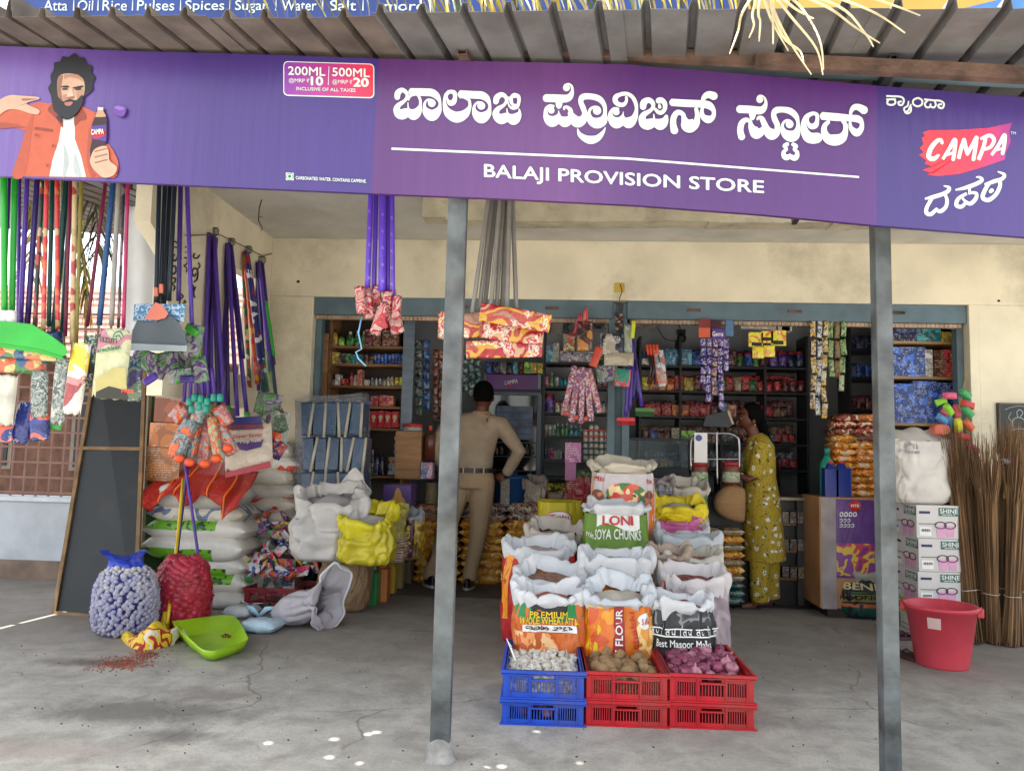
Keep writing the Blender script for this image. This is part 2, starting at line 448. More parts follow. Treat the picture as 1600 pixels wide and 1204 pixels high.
M_wallwhite=mat((.50,.53,.58),.85,var=.1,vs=2,bump=.3,bs=20,dirt=.4,key='pale_blue_wash')
# ground
mb=MB();NX,NY=60,60
def gfn(u,v):
 x=(u-.5)*120;y=-50+v*110
 return(x,y,0)
mb.grid(gfn,12,12)
ground=struct(mb.build('ground',M_floor),'worn concrete ground in front of the shop')
WY=6.30
XL=at(425,400,WY).x
zc=at(800,375,WY).z
zl=at(800,467,WY).z
xj0=at(484,600,WY).x;xj1=at(1516,600,WY).x
XR=xj1+2.2
BY=8.75
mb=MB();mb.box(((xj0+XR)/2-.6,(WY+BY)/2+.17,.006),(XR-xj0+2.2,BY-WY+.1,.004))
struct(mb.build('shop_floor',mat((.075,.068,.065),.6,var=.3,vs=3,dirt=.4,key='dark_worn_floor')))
mb=MB();mb.box(((XL+XR)/2,WY+.115,(zc+zl)/2),(XR-XL,.23,zc-zl));struct(mb.build('front_lintel',M_cream,bevel=.006))
mb=MB();mb.box(((XL+xj0)/2,WY+.115,zl/2),(xj0-XL,.23,zl));struct(mb.build('wall_left_pier',M_cream,bevel=.008))
mb=MB();mb.box(((xj1+.07+XR)/2,WY+.113,zl/2),(XR-xj1-.07,.23,zl));struct(mb.build('wall_right_pier',M_cream,bevel=.008))
mb=MB();mb.box((xj1+.035,WY+.09,zl/2),(.07,.2,zl));struct(mb.build('wall_right_jamb',M_cream,bevel=.004))
mb=MB();mb.box(((XL+XR)/2,(5.0+WY)/2,zc+.07),(XR-XL+.4,WY-5.0+.3,.14));struct(mb.build('ceiling',M_ceil))
x0=at(660,330,5.05).x
mb=MB();zb=at(900,345,5.05).z
n_=40
for i in range(n_):
 a=x0+(XR-x0)*i/n_;b_=x0+(XR-x0)*(i+1)/n_
 j=random.uniform(-.006,.006)+(.02 if i==0 else 0)
 mb.box(((a+b_)/2,5.13+random.uniform(-.003,.003),(zb+j+zc+.14)/2),(b_-a+.001,.16,zc+.14-zb-j))
struct(mb.build('ceiling_beam',mat((.50,.45,.33),.9,var=.15,vs=6,bump=.6,bs=30,dirt=.6,key='rough_cast_concrete')))
mb=MB();mb.box(((XL+XR)/2,(WY+BY)/2+.2,zc+.072),(XR-XL+.4,BY-WY+.2,.1));struct(mb.build('shop_ceiling',M_inwall))
mb=MB();mb.box(((XL+XR)/2,5.6,zc+.14+1.5),(XR-XL+.4,.3,3.0));struct(mb.build('wall_upper_storey',M_cream))
mb=MB();mb.box(((XL+XR)/2,BY+.1,zc/2),(XR-XL,.2,zc));struct(mb.build('wall_back',M_inwall))
mb=MB();mb.box((XL-.06,(WY+BY)/2+.12,zc/2),(.12,BY-WY-.24,zc));struct(mb.build('wall_inside_left',M_inwall))
mb=MB();mb.box((XR+.06,(WY+BY)/2,zc/2),(.12,BY-WY+.6,zc));struct(mb.build('wall_inside_right',M_inwall))
T=.1
segs=[(4.62,5.50,1.5,zc),(5.50,5.98,1.5,1.75),(5.50,5.98,at(385,425,5.75).z,zc),(5.98,WY,0,zc)]
mb=MB()
for(a,b_,z0,z1)in segs:mb.box((XL-T/2,(a+b_)/2,(z0+z1)/2),(T,b_-a,z1-z0))
zs=at(240,350,4.4).z
mb.ext([(4.62,zs-.14),(4.36,zs),(4.36,zc),(4.62,zc)],T,lambda y,z,d:(XL-d,y,z))
struct(mb.build('wall_left',M_cream))
mb=MB();ML=M_black
def lw(px,py):
 v=onp(px,py,Vector((XL+.004,0,0)),Vector((1,0,0)));return v
ox,oy,sc=200,260,5.472
def cr(x,y):return lw(ox+x/sc,oy+y/sc)
strokes(mb,[[(395,640,14),(430,660,14),(425,680,12)],[(395,690,12),(425,700,14),(430,760,14),(400,810,14),(385,780,12),(400,755,10)],[(370,870,12),(400,850,14),(412,890,14),(390,920,14),(375,900,12)],[(375,950,12),(405,960,14),(400,990,12),(375,1000,12),(400,1030,14),(390,1060,12)],[(490,690,12),(520,690,14),(515,730,12),(495,735,12)],[(480,780,12),(510,790,14),(505,830,12),(480,850,12),(505,870,12),(500,900,12)],[(570,740,12),(560,775,14),(590,785,12),(610,760,12)],[(600,820,12),(615,850,12),(600,875,12)],[(560,990,12),(590,960,14),(595,890,14),(565,870,14),(548,910,14),(565,940,12),(580,915,10)],[(510,1000,12),(550,1010,14),(555,1050,12),(525,1060,12)],[(545,1070,12),(575,1030,12),(560,1080,12),(570,1120,12)],[(440,1180,12),(450,980,10)],[(455,1090,10),(470,1110,12),(455,1130,10)],[(480,1140,10),(490,1160,12),(470,1170,10)]],lambda x,y:cr(x,y),Vector((1,0,0)),roundcap=True)
o=mb.build('painted_lettering',ML);o['kind']='structure'
# shutter box and guide rails (blue steel)
t=thing('shutter_box','blue grey steel roller shutter housing across the top of the whole shop opening','shutter',at(1000,480,WY+.02))
L0=t.location.copy()
def rel(o,root):o.location=Vector(o.location)-root.location;return o
def bpx(mb,x0,y0,x1,y1,Y,dep,rot=None,pad=0):
 """box whose front face fills a photo rectangle at depth Y"""
 c=at((x0+x1)/2,(y0+y1)/2,Y);s_=ss(Y)
 mb.box((c.x,Y+dep/2,c.z),((x1-x0)*s_-pad,dep,(y1-y0)*s_-pad),rot);return mb
xm=at(969,480,WY).x
for(a,b_)in((xj0+.004,xm-.06),(xm+.06,xj1-.004)):
 mb=MB();mb.box(((a+b_)/2,WY+.06,zl-.075),(b_-a,.09,.148));o=mb.build('shutter_cover',M_blue_steel,bevel=.004);o.parent=t;o.location=-L0
 mb=MB()
 for k in range(int((b_-a)/.035)):
  mb.box((a+.02+k*.035,WY+.075,zl-.166),(.031,.05,.03))
 o=mb.build('curtain_edge',mat((.42,.30,.21),.7,var=.3,key='dusty_shutter_edge'));o.parent=t;o.location=-L0
 for k in range(3):
  mb=MB();mb.box((a+(b_-a)*(.2+.3*k),WY+.008,zl-.07),(.11,.012,.022));o=mb.build('lock_plate',M_rust);o.parent=t;o.location=-L0
t=thing('shutter_post','blue grey steel shutter post dividing the two shop openings','post',(xm,WY+.1,0))
mb=MB();mb.box((-.06,0,(zl-.01)/2),(.06,.1,zl-.01));mb.box((.06,0,(zl-.01)/2),(.06,.1,zl-.01));mb.box((0,.02,(zl-.01)/2),(.07,.03,zl-.02))
mb.build('channel',M_blue_steel,t,bevel=.003)
for xx,nm in((xj0+.03,'left end'),(xj1-.03,'right end')):
 mb=MB();mb.box((xx,WY+.12,(zl-.15)/2),(.05,.08,zl-.15));tag(mb.build('shutter_guide',M_blue_steel),'upright blue steel shutter guide at the %s of the opening'%nm,'guide rail')
# awning of corrugated sheets on steel tubes
F0=at(0,30,2.97);F1=at(1600,12,2.44)
ex=(F1-F0);FW=ex.length;ex.normalize()
ey=Vector((0,0,1)).cross(ex).normalized();ey=Vector((ey.x,ey.y,math.tan(R(3)))).normalized()
ez=ex.cross(ey).normalized()
aw=thing('corrugated_awning','rusty corrugated metal awning over the shop front','awning',F0)
def rib(s_):
 p=.165;q=(s_%p)/p
 return .036*(1 if .30<q<.42 else 0 if q<.24 or q>.48 else(q-.24)/.06 if q<.3 else(.48-q)/.06)
SUN_HOLES=[]  # holes added to the sheets so that sun spots fall on the ground
for _p in((590,1143),(577,1146),(516,1182),(523,1154),(758,1197),(785,1196),(840,1141),(420,1160),(560,1190),(905,1190)):
 _g=gnd(*_p);_t=(F0-_g).dot(ez)/_d.dot(ez);_q=_g+_d*_t-F0;SUN_HOLES.append((_q.dot(ex),_q.dot(ey)))
def sheet(s0,s1,d0,d1,lift,m,jag=0,seed=0):
 HH=[h_ for h_ in SUN_HOLES if s0<h_[0]<s1 and d0<h_[1]<d1]
 rng=random.Random(seed);mb=MB();S0=sorted(set([s0,s1]+[h_[0]+q for h_ in HH for q in(-.012,.012)]+[k*.165+q*.165 for k in range(-30,60)for q in(.24,.30,.42,.48)if s0<k*.165+q*.165<s1]))
 J=[d0+rng.uniform(-jag,jag)for _ in S0];vs=[];D0=sorted([d0+(d1-d0)*j/8 for j in range(9)]+[h_[1]+q for h_ in HH for q in(-.012,.012)]);n=len(D0)-1
 for j in range(n+1):
  for i,s_ in enumerate(S0):
   d=D0[j]+(J[i]-d0 if j==0 else 0)
   sag=.006*noise.noise(Vector((s_*1.3,d*2,seed)))
   vs.append(F0*0+ex*s_+ey*d+ez*(rib(s_)+lift+sag))
 W=len(S0)
 mb.add(vs,[(j*W+i,j*W+i+1,(j+1)*W+i+1,(j+1)*W+i)for j in range(n)for i in range(W-1)if not any(abs((S0[i]+S0[i+1])/2-h_[0])<.012 and abs((D0[j]+D0[j+1])/2-h_[1])<.012 for h_ in HH)])
 o=mb.build('roof_sheet',m,aw);q=o.modifiers.new('t','SOLIDIFY');q.thickness=.002;return o
sp=[(-5.2,-4.2,M_sheet_b),(-4.25,-3.3,M_sheet_b),(-3.35,-2.44,M_sheet_b),(-2.41,-1.75,M_sheet_b),(-1.8,-.85,M_sheet_b),(-.9,.1,M_sheet_b),(0.06,.98,M_sheet_b),(.93,1.72,M_sheet_b),(1.68,2.62,M_sheet_g),(2.58,3.5,M_sheet_g),(3.45,4.4,M_sheet_g),(4.35,5.3,M_sheet_g),(5.25,6.2,M_sheet_g)]  # far left sheets added out of view to shade the ground, slit for sunlit strip
for i,(a,b_,m)in enumerate(sp):
 sheet(a,b_,0 if a<-2 else random.uniform(-.02,.03),1.2,.003*(i%2),m,.006,i)
 sheet(a+.01,b_+.01,1.1,2.45 if b_>.2 else 4.6,.007+.003*(i%2),M_sheet_g if i%3 else M_sheet_b,.004,i+50)  # left sheets run deeper, added to shade the bag pile
def roofpt(s_,d,z=0):return F0+ex*s_+ey*d+ez*z
def beam(name,a,b_,w_,h_,m,parent=aw,hollow=False):
 a=Vector(a);b_=Vector(b_);d=(b_-a);l=d.length;d.normalize()
 up=Vector((0,0,1));sd=d.cross(up).normalized();up=sd.cross(d)
 M=Matrix((d,sd,up)).transposed()
 mb=MB()
 if not hollow:mb.box((a+b_)/2-parent.location,(l,w_,h_),M)
 else:
  for o_,(ww,hh)in((up*(h_/2-.003),(w_,.006)),(-up*(h_/2-.003),(w_,.006)),(sd*(w_/2-.003),(.006,h_-.012)),(-sd*(w_/2-.003),(.006,h_-.012))):
   mb.box((a+b_)/2+o_-parent.location,(l,ww,hh),M)
 return mb.build(name,m,parent)
pA,pB,pC=at(-260,64,3.36),at(640,61,3.12),at(720,62,3.10)
beam('purlin',pA,pB,.05,.075,M_yel_rust)
beam('purlin',at(620,62,3.09),at(735,64,3.07),.06,.075,M_blue_steel)
beam('purlin',at(748,76,3.09),at(1190,94,2.9),.04,.045,M_rust)
beam('purlin',at(1180,95,2.88),at(1760,126,2.66),.04,.05,M_rust)
beam('purlin',at(748,82,3.16),at(1700,128,2.82),.05,.05,M_blue_steel)
for d in(1.15,2.2):beam('purlin',roofpt(-2.6,d,-.035),roofpt(6.1,d,-.035),.05,.05,M_rust)
for(px,py,Y0,s_,m)in((722,72,2.98,0,M_rust),(1397,97,2.78,0,M_black),(-300,60,3.2,0,M_rust)):
 a=at(px,py,Y0);b_=a+Vector((ey.x,ey.y,ey.z*.7))*2.2
 beam('rafter',a,b_,.045 if px>0 and px<1000 else .03,.075 if px<1000 else .06,m,hollow=True)
# posts
def post(base_px,top_px,w_,dep,label,foot):
 g=gnd(*base_px);d=ray(*top_px);tt=g.y/d.y;tp=Vector((d.x*tt,g.y,CAMH+d.z*tt))
 t=thing('steel_post',label,'post',g)
 v=tp-g;n=v.normalized();sx=Vector((0,1,0)).cross(n).normalized();sy=n.cross(sx)
 M=Matrix((sx,sy,n)).transposed()
 mb=MB();mb.box(v/2,(w_,dep,v.length),M);mb.build('tube',M_galv,t,bevel=.005)
 if foot:
  mb=MB();mb.lathe([(.075,-.01),(.062,.008),(.055,.03),(.049,.07),(.03,.085)],(0,0,0),14,1,.9)
  mb.build('concrete_foot',mat((.30,.29,.27),.9,var=.3,vs=12,bump=.8,bs=50,key='splashed_cement'),t)
 return t
post((687,1186),(717,285),.078,.05,'tall grey steel post standing in front of the man in khaki',True)
post((1392,1224),(1374,330),.062,.062,'slim grey steel post standing in front of the boxes at the right',False)
# the long shop signboard
B0=at(0,175,3.20);B1=at(1600,260,2.86)
bxd=(B1-B0);bxd.z=0;bxd.normalize()
bN=bxd.cross(Vector((0,0,1))).normalized()
def bp_(px,py,lift=0.0):return onp(px,py,B0+bN*0,bN)+bN*lift
TOP=[(-170,67),(0,72),(200,80),(400,85),(592,92),(800,97),(985,101),(1000,103),(1190,118),(1370,134),(1600,152),(1790,167)]
BOT=[(-170,265),(0,275),(200,285),(400,294),(580,302),(800,311),(985,320),(1000,321),(1190,335),(1370,352),(1600,370),(1790,386)]
sg=thing('shop_signboard','long purple shop signboard with white lettering across the front of the awning','signboard',B0)
def gradmat(name,stops,axis_vec=(1,0,0),rough=.32,streak=.06):
 """flat printed gradient along the board: stops [(metres from the board's origin, colour)]"""
 m,n,b=nodes(name);L=n.links
 tc=n.nodes.new('ShaderNodeTexCoord');dt=n.nodes.new('ShaderNodeVectorMath');dt.operation='DOT_PRODUCT'
 dt.inputs[1].default_value=tuple(axis_vec);L.new(tc.outputs['Object'],dt.inputs[0])
 mr=n.nodes.new('ShaderNodeMapRange');a,z=stops[0][0],stops[-1][0]
 mr.inputs[1].default_value=a;mr.inputs[2].default_value=z;L.new(dt.outputs['Value'],mr.inputs[0])
 rp=n.nodes.new('ShaderNodeValToRGB');e=rp.color_ramp.elements
 for i,(p,c)in enumerate(stops):
  q=(p-a)/(z-a)
  x=e[0]if i==0 else(e[len(e)-1]if i==len(stops)-1 else e.new(q));x.position=q;x.color=srgb(*c)
 L.new(mr.outputs[0],rp.inputs[0])
 mp=n.nodes.new('ShaderNodeMapping');mp.inputs['Scale'].default_value=(14,14,.6);L.new(tc.outputs['Object'],mp.inputs[0])
 nz=n.nodes.new('ShaderNodeTexNoise');nz.inputs['Scale'].default_value=2;nz.inputs['Detail'].default_value=4;L.new(mp.outputs[0],nz.inputs[0])
 mm=n.nodes.new('ShaderNodeMapRange');mm.inputs[3].default_value=1-streak*2;mm.inputs[4].default_value=1+streak*2;L.new(nz.outputs[0],mm.inputs[0])
 mx=n.nodes.new('ShaderNodeMixRGB');mx.blend_type='MULTIPLY';mx.inputs[0].default_value=1
 L.new(rp.outputs[0],mx.inputs[1]);L.new(mm.outputs[0],mx.inputs[2]);L.new(mx.outputs[0],b.inputs['Base Color'])
 b.inputs['Roughness'].default_value=rough
 bp=n.nodes.new('ShaderNodeBump');bp.inputs['Strength'].default_value=.35;bp.inputs['Distance'].default_value=.012
 L.new(nz.outputs[0],bp.inputs['Height']);L.new(bp.outputs[0],b.inputs['Normal'])
 return m
def bs_(px):return(bp_(px,200)-B0).dot(bxd)
M_vio=gradmat('violet_print_glare',[(bs_(-170),(99,77,136)),(bs_(60),(92,68,134)),(bs_(210),(69,47,115)),(bs_(330),(57,38,103)),(bs_(592),(58,40,108))],bxd)  # lighter left end: printed gradient, with sky glare put into the colour
M_mag=gradmat('plum_print',[(bs_(592),(75,38,95)),(bs_(760),(84,47,103)),(bs_(880),(90,51,106)),(bs_(1000),(71,36,95)),(bs_(1300),(73,38,99)),(bs_(1370),(75,42,104))],bxd)
M_vio2=gradmat('violet_print_right',[(bs_(1370),(57,42,103)),(bs_(1600),(68,51,115)),(bs_(1790),(71,55,119))],bxd)
for nm,i0,i1,m in(('print_panel',0,4,M_vio),('print_panel',4,9,M_mag),('print_panel',9,11,M_vio2)):
 mb=MB();ps=[]
 for i in range(i0,i1+1):
  wv=.006*math.sin(i*2.3)
  ps.append((bp_(*TOP[i])-B0,bp_(*BOT[i])-B0))
 K=10;vs=[];fs=[]
 nc=len(ps)
 for(t_,b_)in ps:
  for j in range(K+1):
   p=t_+(b_-t_)*j/K
   vs.append(p)
 for(t_,b_)in ps:vs+=[t_-bN*.022,b_-bN*.022]
 base=nc*(K+1)
 for i in range(nc-1):
  for j in range(K):a=i*(K+1)+j;fs.append((a,a+1,a+K+2,a+K+1))
  t0,t1=base+2*i,base+2*i+2
  fs+=[(t0,i*(K+1),(i+1)*(K+1),t1),(t0+1,t1+1,(i+1)*(K+1)+K,i*(K+1)+K),(t0,t1,t1+1,t0+1)]
 mb.add(vs,fs);mb.build(nm,m,sg)
for P_ in(TOP,BOT):
 a=bp_(*P_[0])-bN*.04;b_=bp_(*P_[-1])-bN*.04;mid=bp_(*P_[7])-bN*.04
 dz=Vector((0,0,.035 if P_ is BOT else-.03))
 beam('frame_tube',a+dz,mid+dz,.025,.025,M_blue_steel,sg);beam('frame_tube',mid+dz,b_+dz,.025,.025,M_blue_steel,sg)
M_let=mat((200,212,204),.5,var=.02,key='white_print')
def sgl(name,mb,m):
 o=mb.build(name,m,sg)
 if 'lettering' in name:o['kind']='stuff'
 return o
def rb(p):return p-B0
mb=MB()
K1=[[(133,214,54),(140,165,60),(180,135,46),(222,160,38),(232,200,30),(205,245,32),(150,285,48),(127,325,62),(148,370,88),(185,378,104),(228,360,90)],[(240,258,8),(245,320,20),(262,362,74),(297,381,108),(335,355,84),(364,290,32),(362,230,28),(335,182,26),(300,180,30),(262,200,24),(243,242,14)],[(261,154,72),(400,158,76),(480,164,76),(530,198,62),(558,250,30),(559,300,34),(538,350,74),(484,390,112),(430,360,82),(407,310,36),(412,262,24),(440,234,22),(475,258,66),(480,270,80)],[(655,152,40),(620,190,36),(607,250,32),(615,310,50),(645,365,86),(700,402,104),(750,406,108),(812,375,84),(855,315,40),(860,270,28),(848,235,28),(800,212,20)],[(660,152,36),(705,165,44),(712,215,42),(695,258,56),(664,268,52),(640,240,24),(632,200,14),(645,168,20)],[(757,180,80),(900,186,76),(980,192,78),(1030,224,62),(1057,280,30),(1057,330,36),(1035,380,76),(978,416,112),(925,385,78),(902,330,36),(910,290,24),(938,262,22),(970,285,66),(975,298,82)],[(1120,262,54),(1130,215,60),(1175,183,48),(1216,205,40),(1226,245,30),(1200,290,32),(1145,325,48),(1120,370,66),(1140,412,86),(1180,428,104),(1225,408,88)],[(1230,320,8),(1236,370,22),(1255,412,74),(1297,432,110),(1335,405,80),(1356,365,32),(1352,325,10)],[(1300,190,48),(1345,205,40),(1350,260,32),(1330,305,40),(1290,318,36),(1256,300,18),(1240,250,12),(1252,205,14)],[(1300,195,50),(1275,215,34),(1274,255,36),(1290,285,24),(1322,290,24)]]
strokes(mb,K1,lambda x,y:rb(bp_(600+x/6.4,120+y/6.4,.0015)),bN)
K2=[[(88,180,64),(180,182,66),(260,184,64),(298,165,52),(316,120,26),(310,80,20),(285,62,16),(266,80,42),(268,97,62)],[(205,205,56),(205,235,54),(203,256,30)],[(165,248,18),(130,240,16),(100,265,26),(94,310,36),(108,350,62),(145,375,90),(185,358,70),(200,315,16),(203,285,8)],[(150,252,20),(140,275,50),(142,285,54)],[(203,300,10),(215,350,44),(250,378,88),(292,362,66),(308,320,34),(300,280,34),(272,256,26),(250,258,20),(248,276,16)],[(296,300,36),(320,345,70),(358,380,92),(402,362,72),(420,312,44),(405,260,44),(387,210,42),(405,172,52),(470,168,50),(540,188,50),(582,240,36),(588,310,32),(570,370,76),(518,390,88),(470,365,62),(455,310,28),(468,272,22),(500,256,22),(522,275,56),(522,288,72)],[(360,435,6),(375,480,34),(420,516,54),(470,530,68),(525,516,54),(570,470,30),(592,425,6)],[(705,272,16),(662,268,20),(634,310,34),(642,355,60),(680,388,92),(720,372,72),(738,320,14),(740,295,6)],[(690,276,24),(682,290,50),(682,300,56)],[(740,330,12),(752,365,44),(785,388,92),(830,350,58),(850,280,28),(842,220,32),(815,172,32),(770,146,30),(720,145,26)],[(760,150,26),(720,152,32),(680,172,42),(674,208,42),(705,236,38),(745,236,34),(767,205,24),(765,172,22)],[(905,262,52),(912,220,56),(950,200,46),(984,222,38),(988,260,30),(958,292,32),(915,318,46),(897,352,58),(912,393,78),(945,402,90),(985,388,76)],[(995,315,8),(998,362,22),(1015,388,66),(1050,402,94),(1085,375,62),(1100,330,26)],[(1032,206,52),(1060,202,46),(1086,232,40),(1085,275,34),(1060,303,36),(1030,300,32),(1003,270,20)],[(1040,240,20),(1044,262,30)],[(1138,219,60),(1250,226,62),(1400,234,62),(1458,248,62),(1492,290,36),(1486,340,40),(1448,362,64),(1405,340,46),(1393,300,34),(1400,265,24)],[(1398,225,26),(1412,180,42),(1450,155,58),(1500,170,68)],[(1168,463,64),(1155,400,52),(1162,340,48),(1195,303,44),(1238,322,38),(1246,375,44),(1262,415,82),(1300,426,90),(1345,395,62),(1356,330,38),(1345,270,32)],[(1200,295,24),(1250,340,20),(1280,372,18),(1320,368,20)]]
strokes(mb,K2,lambda x,y:rb(bp_(835+x/5.333,120+y/5.333,.0015)),bN)
K3=[[(130,285,84),(250,290,84),(360,300,84),(405,275,66),(428,220,36),(415,165,22),(385,140,18),(362,160,60),(362,185,78)],[(282,330,72),(282,360,68),(282,388,40)],[(168,596,76),(150,520,68),(165,440,64),(212,402,50),(258,425,42),(262,480,50),(290,530,84),(325,552,114),(375,532,86),(408,490,50)],[(262,430,24),(300,478,22),(335,492,24)],[(335,402,20),(345,376,26),(382,388,54),(408,440,62),(438,510,84),(490,560,122),(548,530,76),(552,460,60),(525,400,62),(512,340,56),(540,300,68),(610,292,62),(690,308,70),(752,360,60),(776,430,36),(772,510,60),(740,570,110),(690,580,120),(635,550,84),(608,490,38),(615,440,28),(650,412,30),(682,430,60),(685,455,92)],[(665,665,42),(630,688,44),(655,722,28),(622,750,42),(624,795,54),(652,812,62),(688,798,48)],[(718,668,42),(755,692,44),(732,725,28),(765,752,42),(762,800,54),(735,818,62),(694,802,48)],[(690,770,14),(690,812,30)],[(930,335,44),(870,370,52),(838,440,58),(845,520,84),(885,588,114),(940,605,118),(992,598,112)],[(930,330,38),(980,350,42),(984,410,42),(965,463,62),(915,475,58),(882,430,32),(882,380,30),(905,345,26)],[(1030,362,84),(1200,376,84),(1340,386,72),(1430,398,78),(1466,440,48),(1462,500,56),(1412,545,84),(1355,500,52),(1340,440,30),(1350,400,24)],[(1110,425,40),(1065,470,54),(1060,540,72),(1100,608,104),(1175,625,122),(1250,602,104),(1288,535,62),(1290,460,50),(1260,418,40)],[(1345,362,26),(1352,310,42),(1390,268,62),(1440,272,74),(1497,305,92)]]
strokes(mb,K3,lambda x,y:rb(bp_(1135+x/6.957,130+y/6.957,.0015)),bN)
sgl('title_lettering',mb,M_let)
mb=MB()
text_fit(mb,'BALAJI PROVISION STORE',lambda u,v:rb(quadmap(bp_(757,283,.002),bp_(1193,308,.002),bp_(1193,283,.002),bp_(757,257,.002))(u,v)),bold=.014)
sgl('subtitle_lettering',mb,M_let)
mb=MB();q=[bp_(612,231,.002),bp_(980,246.5,.002),bp_(1342,275.5,.002),bp_(1342,278.5,.002),bp_(980,250,.002),bp_(612,234.5,.002)]
mb.add([rb(p)for p in q],[(0,5,4,1),(1,4,3,2)]);sgl('underline',mb,M_let)
c4=lambda x,y:rb(bp_(1370+x/5.474,130+y/5.474,.0015))
mb=MB()
strokes(mb,[[(80,112),(155,116)],[(80,142),(155,140)],[(95,150),(88,175),(112,188),(145,184),(158,165),(150,145)],[(150,114),(210,122),(230,150),(215,188),(188,186),(184,165),(205,160)],[(270,155,12),(262,195,14),(232,218,14),(240,245,14),(268,238,14),(280,205,14),(292,185,10)],[(292,200,12),(288,245,14),(262,262,14),(240,255,12)],[(345,130),(312,148),(310,182),(345,202),(382,186),(384,150),(352,130)],[(402,142),(475,150),(540,155),(572,180),(560,215),(530,212),(524,190),(548,184)],[(432,152),(408,180),(420,208),(448,208),(458,185)],[(458,205),(485,212),(502,190),(495,165)]],c4,bN,roundcap=True)
strokes(mb,[[(410,990,14),(480,975,34),(560,950,34),(606,925,34),(618,895,26),(575,880,12)],[(470,985,30),(428,1060,32),(422,1108,34),(460,1122,34),(508,1080,28)],[(505,1080,24),(540,1098,34),(588,1060,32),(598,1000,30),(582,955,24)],[(670,915,12),(760,895,32),(850,862,34),(898,832,30),(880,808,22),(850,805,10)],[(790,895,22),(790,945,22)],[(768,945,24),(695,990,32),(678,1045,34),(722,1058,32),(765,1018,26)],[(730,985,18),(760,1018,26),(800,1032,34),(843,990,34),(848,945,28),(795,938,24)],[(920,872,26),(1000,842,34),(1068,820,32),(1088,785,28),(1035,760,12)],[(960,855,30),(920,920,36),(902,980,36),(950,1002,36),(1010,960,34),(1048,890,34),(1050,830,30)],[(968,930,30),(980,920,36)]],c4,bN,roundcap=True)
sgl('kannada_lettering',mb,M_let)
mb=MB()
patch=[(440,405),(700,402),(950,385),(1155,340),(1130,420),(1145,500),(1100,600),(1095,655),(900,720),(700,778),(520,795),(430,785),(485,772),(388,745),(482,716),(408,690),(425,665),(360,615),(402,595),(365,560),(398,525),(384,470),(410,455),(392,425)]
cen=(760,580)
for i in range(len(patch)):
 a,b_=patch[i],patch[(i+1)%len(patch)]
 mb.add([c4(*cen),c4(*b_),c4(*a)],[(0,1,2)])
g0=(bp_(1370+400/5.474,200)-B0).dot(bxd);g1=(bp_(1370+1150/5.474,200)-B0).dot(bxd)
sgl('logo_brush_patch',mb,gradmat('red_print',[(g0,(232,52,62)),(g0+(g1-g0)*.6,(215,50,75)),(g1,(140,55,130))],bxd))
mb=MB()
c5=lambda x,y:rb(bp_(1370+x/5.474,130+y/5.474,.0035))
strokes(mb,[[(556,520,26),(545,490,28),(510,500,36),(460,560,40),(440,630,40),(480,652,40),(522,622,26)],[(560,655,26),(620,560,32),(662,490,38),(666,540,34),(650,655,32)],[(590,618,22),(655,598,24)],[(695,650,32),(718,560,34),(742,490,36)],[(742,490,34),(758,560,34),(770,610,30)],[(770,610,30),(810,540,34),(848,472,38)],[(848,472,36),(838,560,34),(822,655,34)],[(865,660,32),(905,560,34),(925,475,32)],[(880,482,22),(960,452,34),(998,490,34),(970,548,30),(915,572,24)],[(975,620,26),(1040,530,32),(1086,450,36),(1086,520,34),(1070,605,32)],[(1010,580,20),(1078,560,22)]],c5,bN,roundcap=True)
text_fit(mb,'TM',quadmap(c5(1140,440),c5(1185,443),c5(1185,420),c5(1140,417)))
sgl('logo_lettering',mb,M_let)
def rrect(x0,y0,x1,y1,r,sl=0):
 P_=[]
 for cx,cy,a0 in((x1-r,y0+r,-90),(x1-r,y1-r,0),(x0+r,y1-r,90),(x0+r,y0+r,180)):
  for k in range(5):
   a=R(a0+22.5*k);x=cx+r*math.cos(a);P_.append((x,cy+r*math.sin(a)+sl*(x-x0)))
 return P_
def flat(mb,P_,fn):
 mb.add([fn(x,y)for x,y in reversed(P_)],[tuple(range(len(P_)))])
mb=MB();flat(mb,rrect(443,96,585,150,7,.03),lambda x,y:rb(bp_(x,y,.0015)));sgl('price_plate_border',mb,M_let)
mb=MB();flat(mb,rrect(444.5,97.5,583.5,148.5,6,.03),lambda x,y:rb(bp_(x,y,.0028)))
sgl('price_plate',mb,gradmat('price_print',[(bs_(444),(120,50,145)),(bs_(520),(165,48,115)),(bs_(584),(210,42,60))],bxd))
mb=MB()
def tx(s,x0,y0,x1,y1,sl=.03,bold=0,l=.0042,m=None):
 text_fit(m or mb,s,lambda u,v:rb(quadmap(bp_(x0,y1,l),bp_(x1,y1+sl*(x1-x0),l),bp_(x1,y0+sl*(x1-x0),l),bp_(x0,y0,l))(u,v)),bold=bold)
tx('200ML',451,105,509,118,bold=.012);tx('500ML',520,107,578,120,bold=.012);tx('@MRP ₹',452,123,484,131);tx('10',487,121,505,134,bold=.03)
tx('@MRP ₹',520,125,551,133);tx('20',553,123,576,136,bold=.03);tx('INCLUSIVE OF ALL TAXES',464,137,556,142,bold=.01)
flat(mb,[(514,105),(515,105),(514,134),(513,134)],lambda x,y:rb(bp_(x,y,.004)))
tx('CARBONATED WATER. CONTAINS CAFFEINE.',463,276,573,281,.05,bold=.01)
sgl('small_lettering',mb,M_let)
mb=MB();flat(mb,[(447,270),(459,270.5),(459,282),(447,281.5)],lambda x,y:rb(bp_(x,y,.0015)));sgl('food_mark_plate',mb,M_let)
mb=MB();strokes(mb,[[(449,272,1),(457,272.4,1),(457,280,1),(449,279.6,1),(449,272,1)]],lambda x,y:rb(bp_(x,y,.003)),bN)
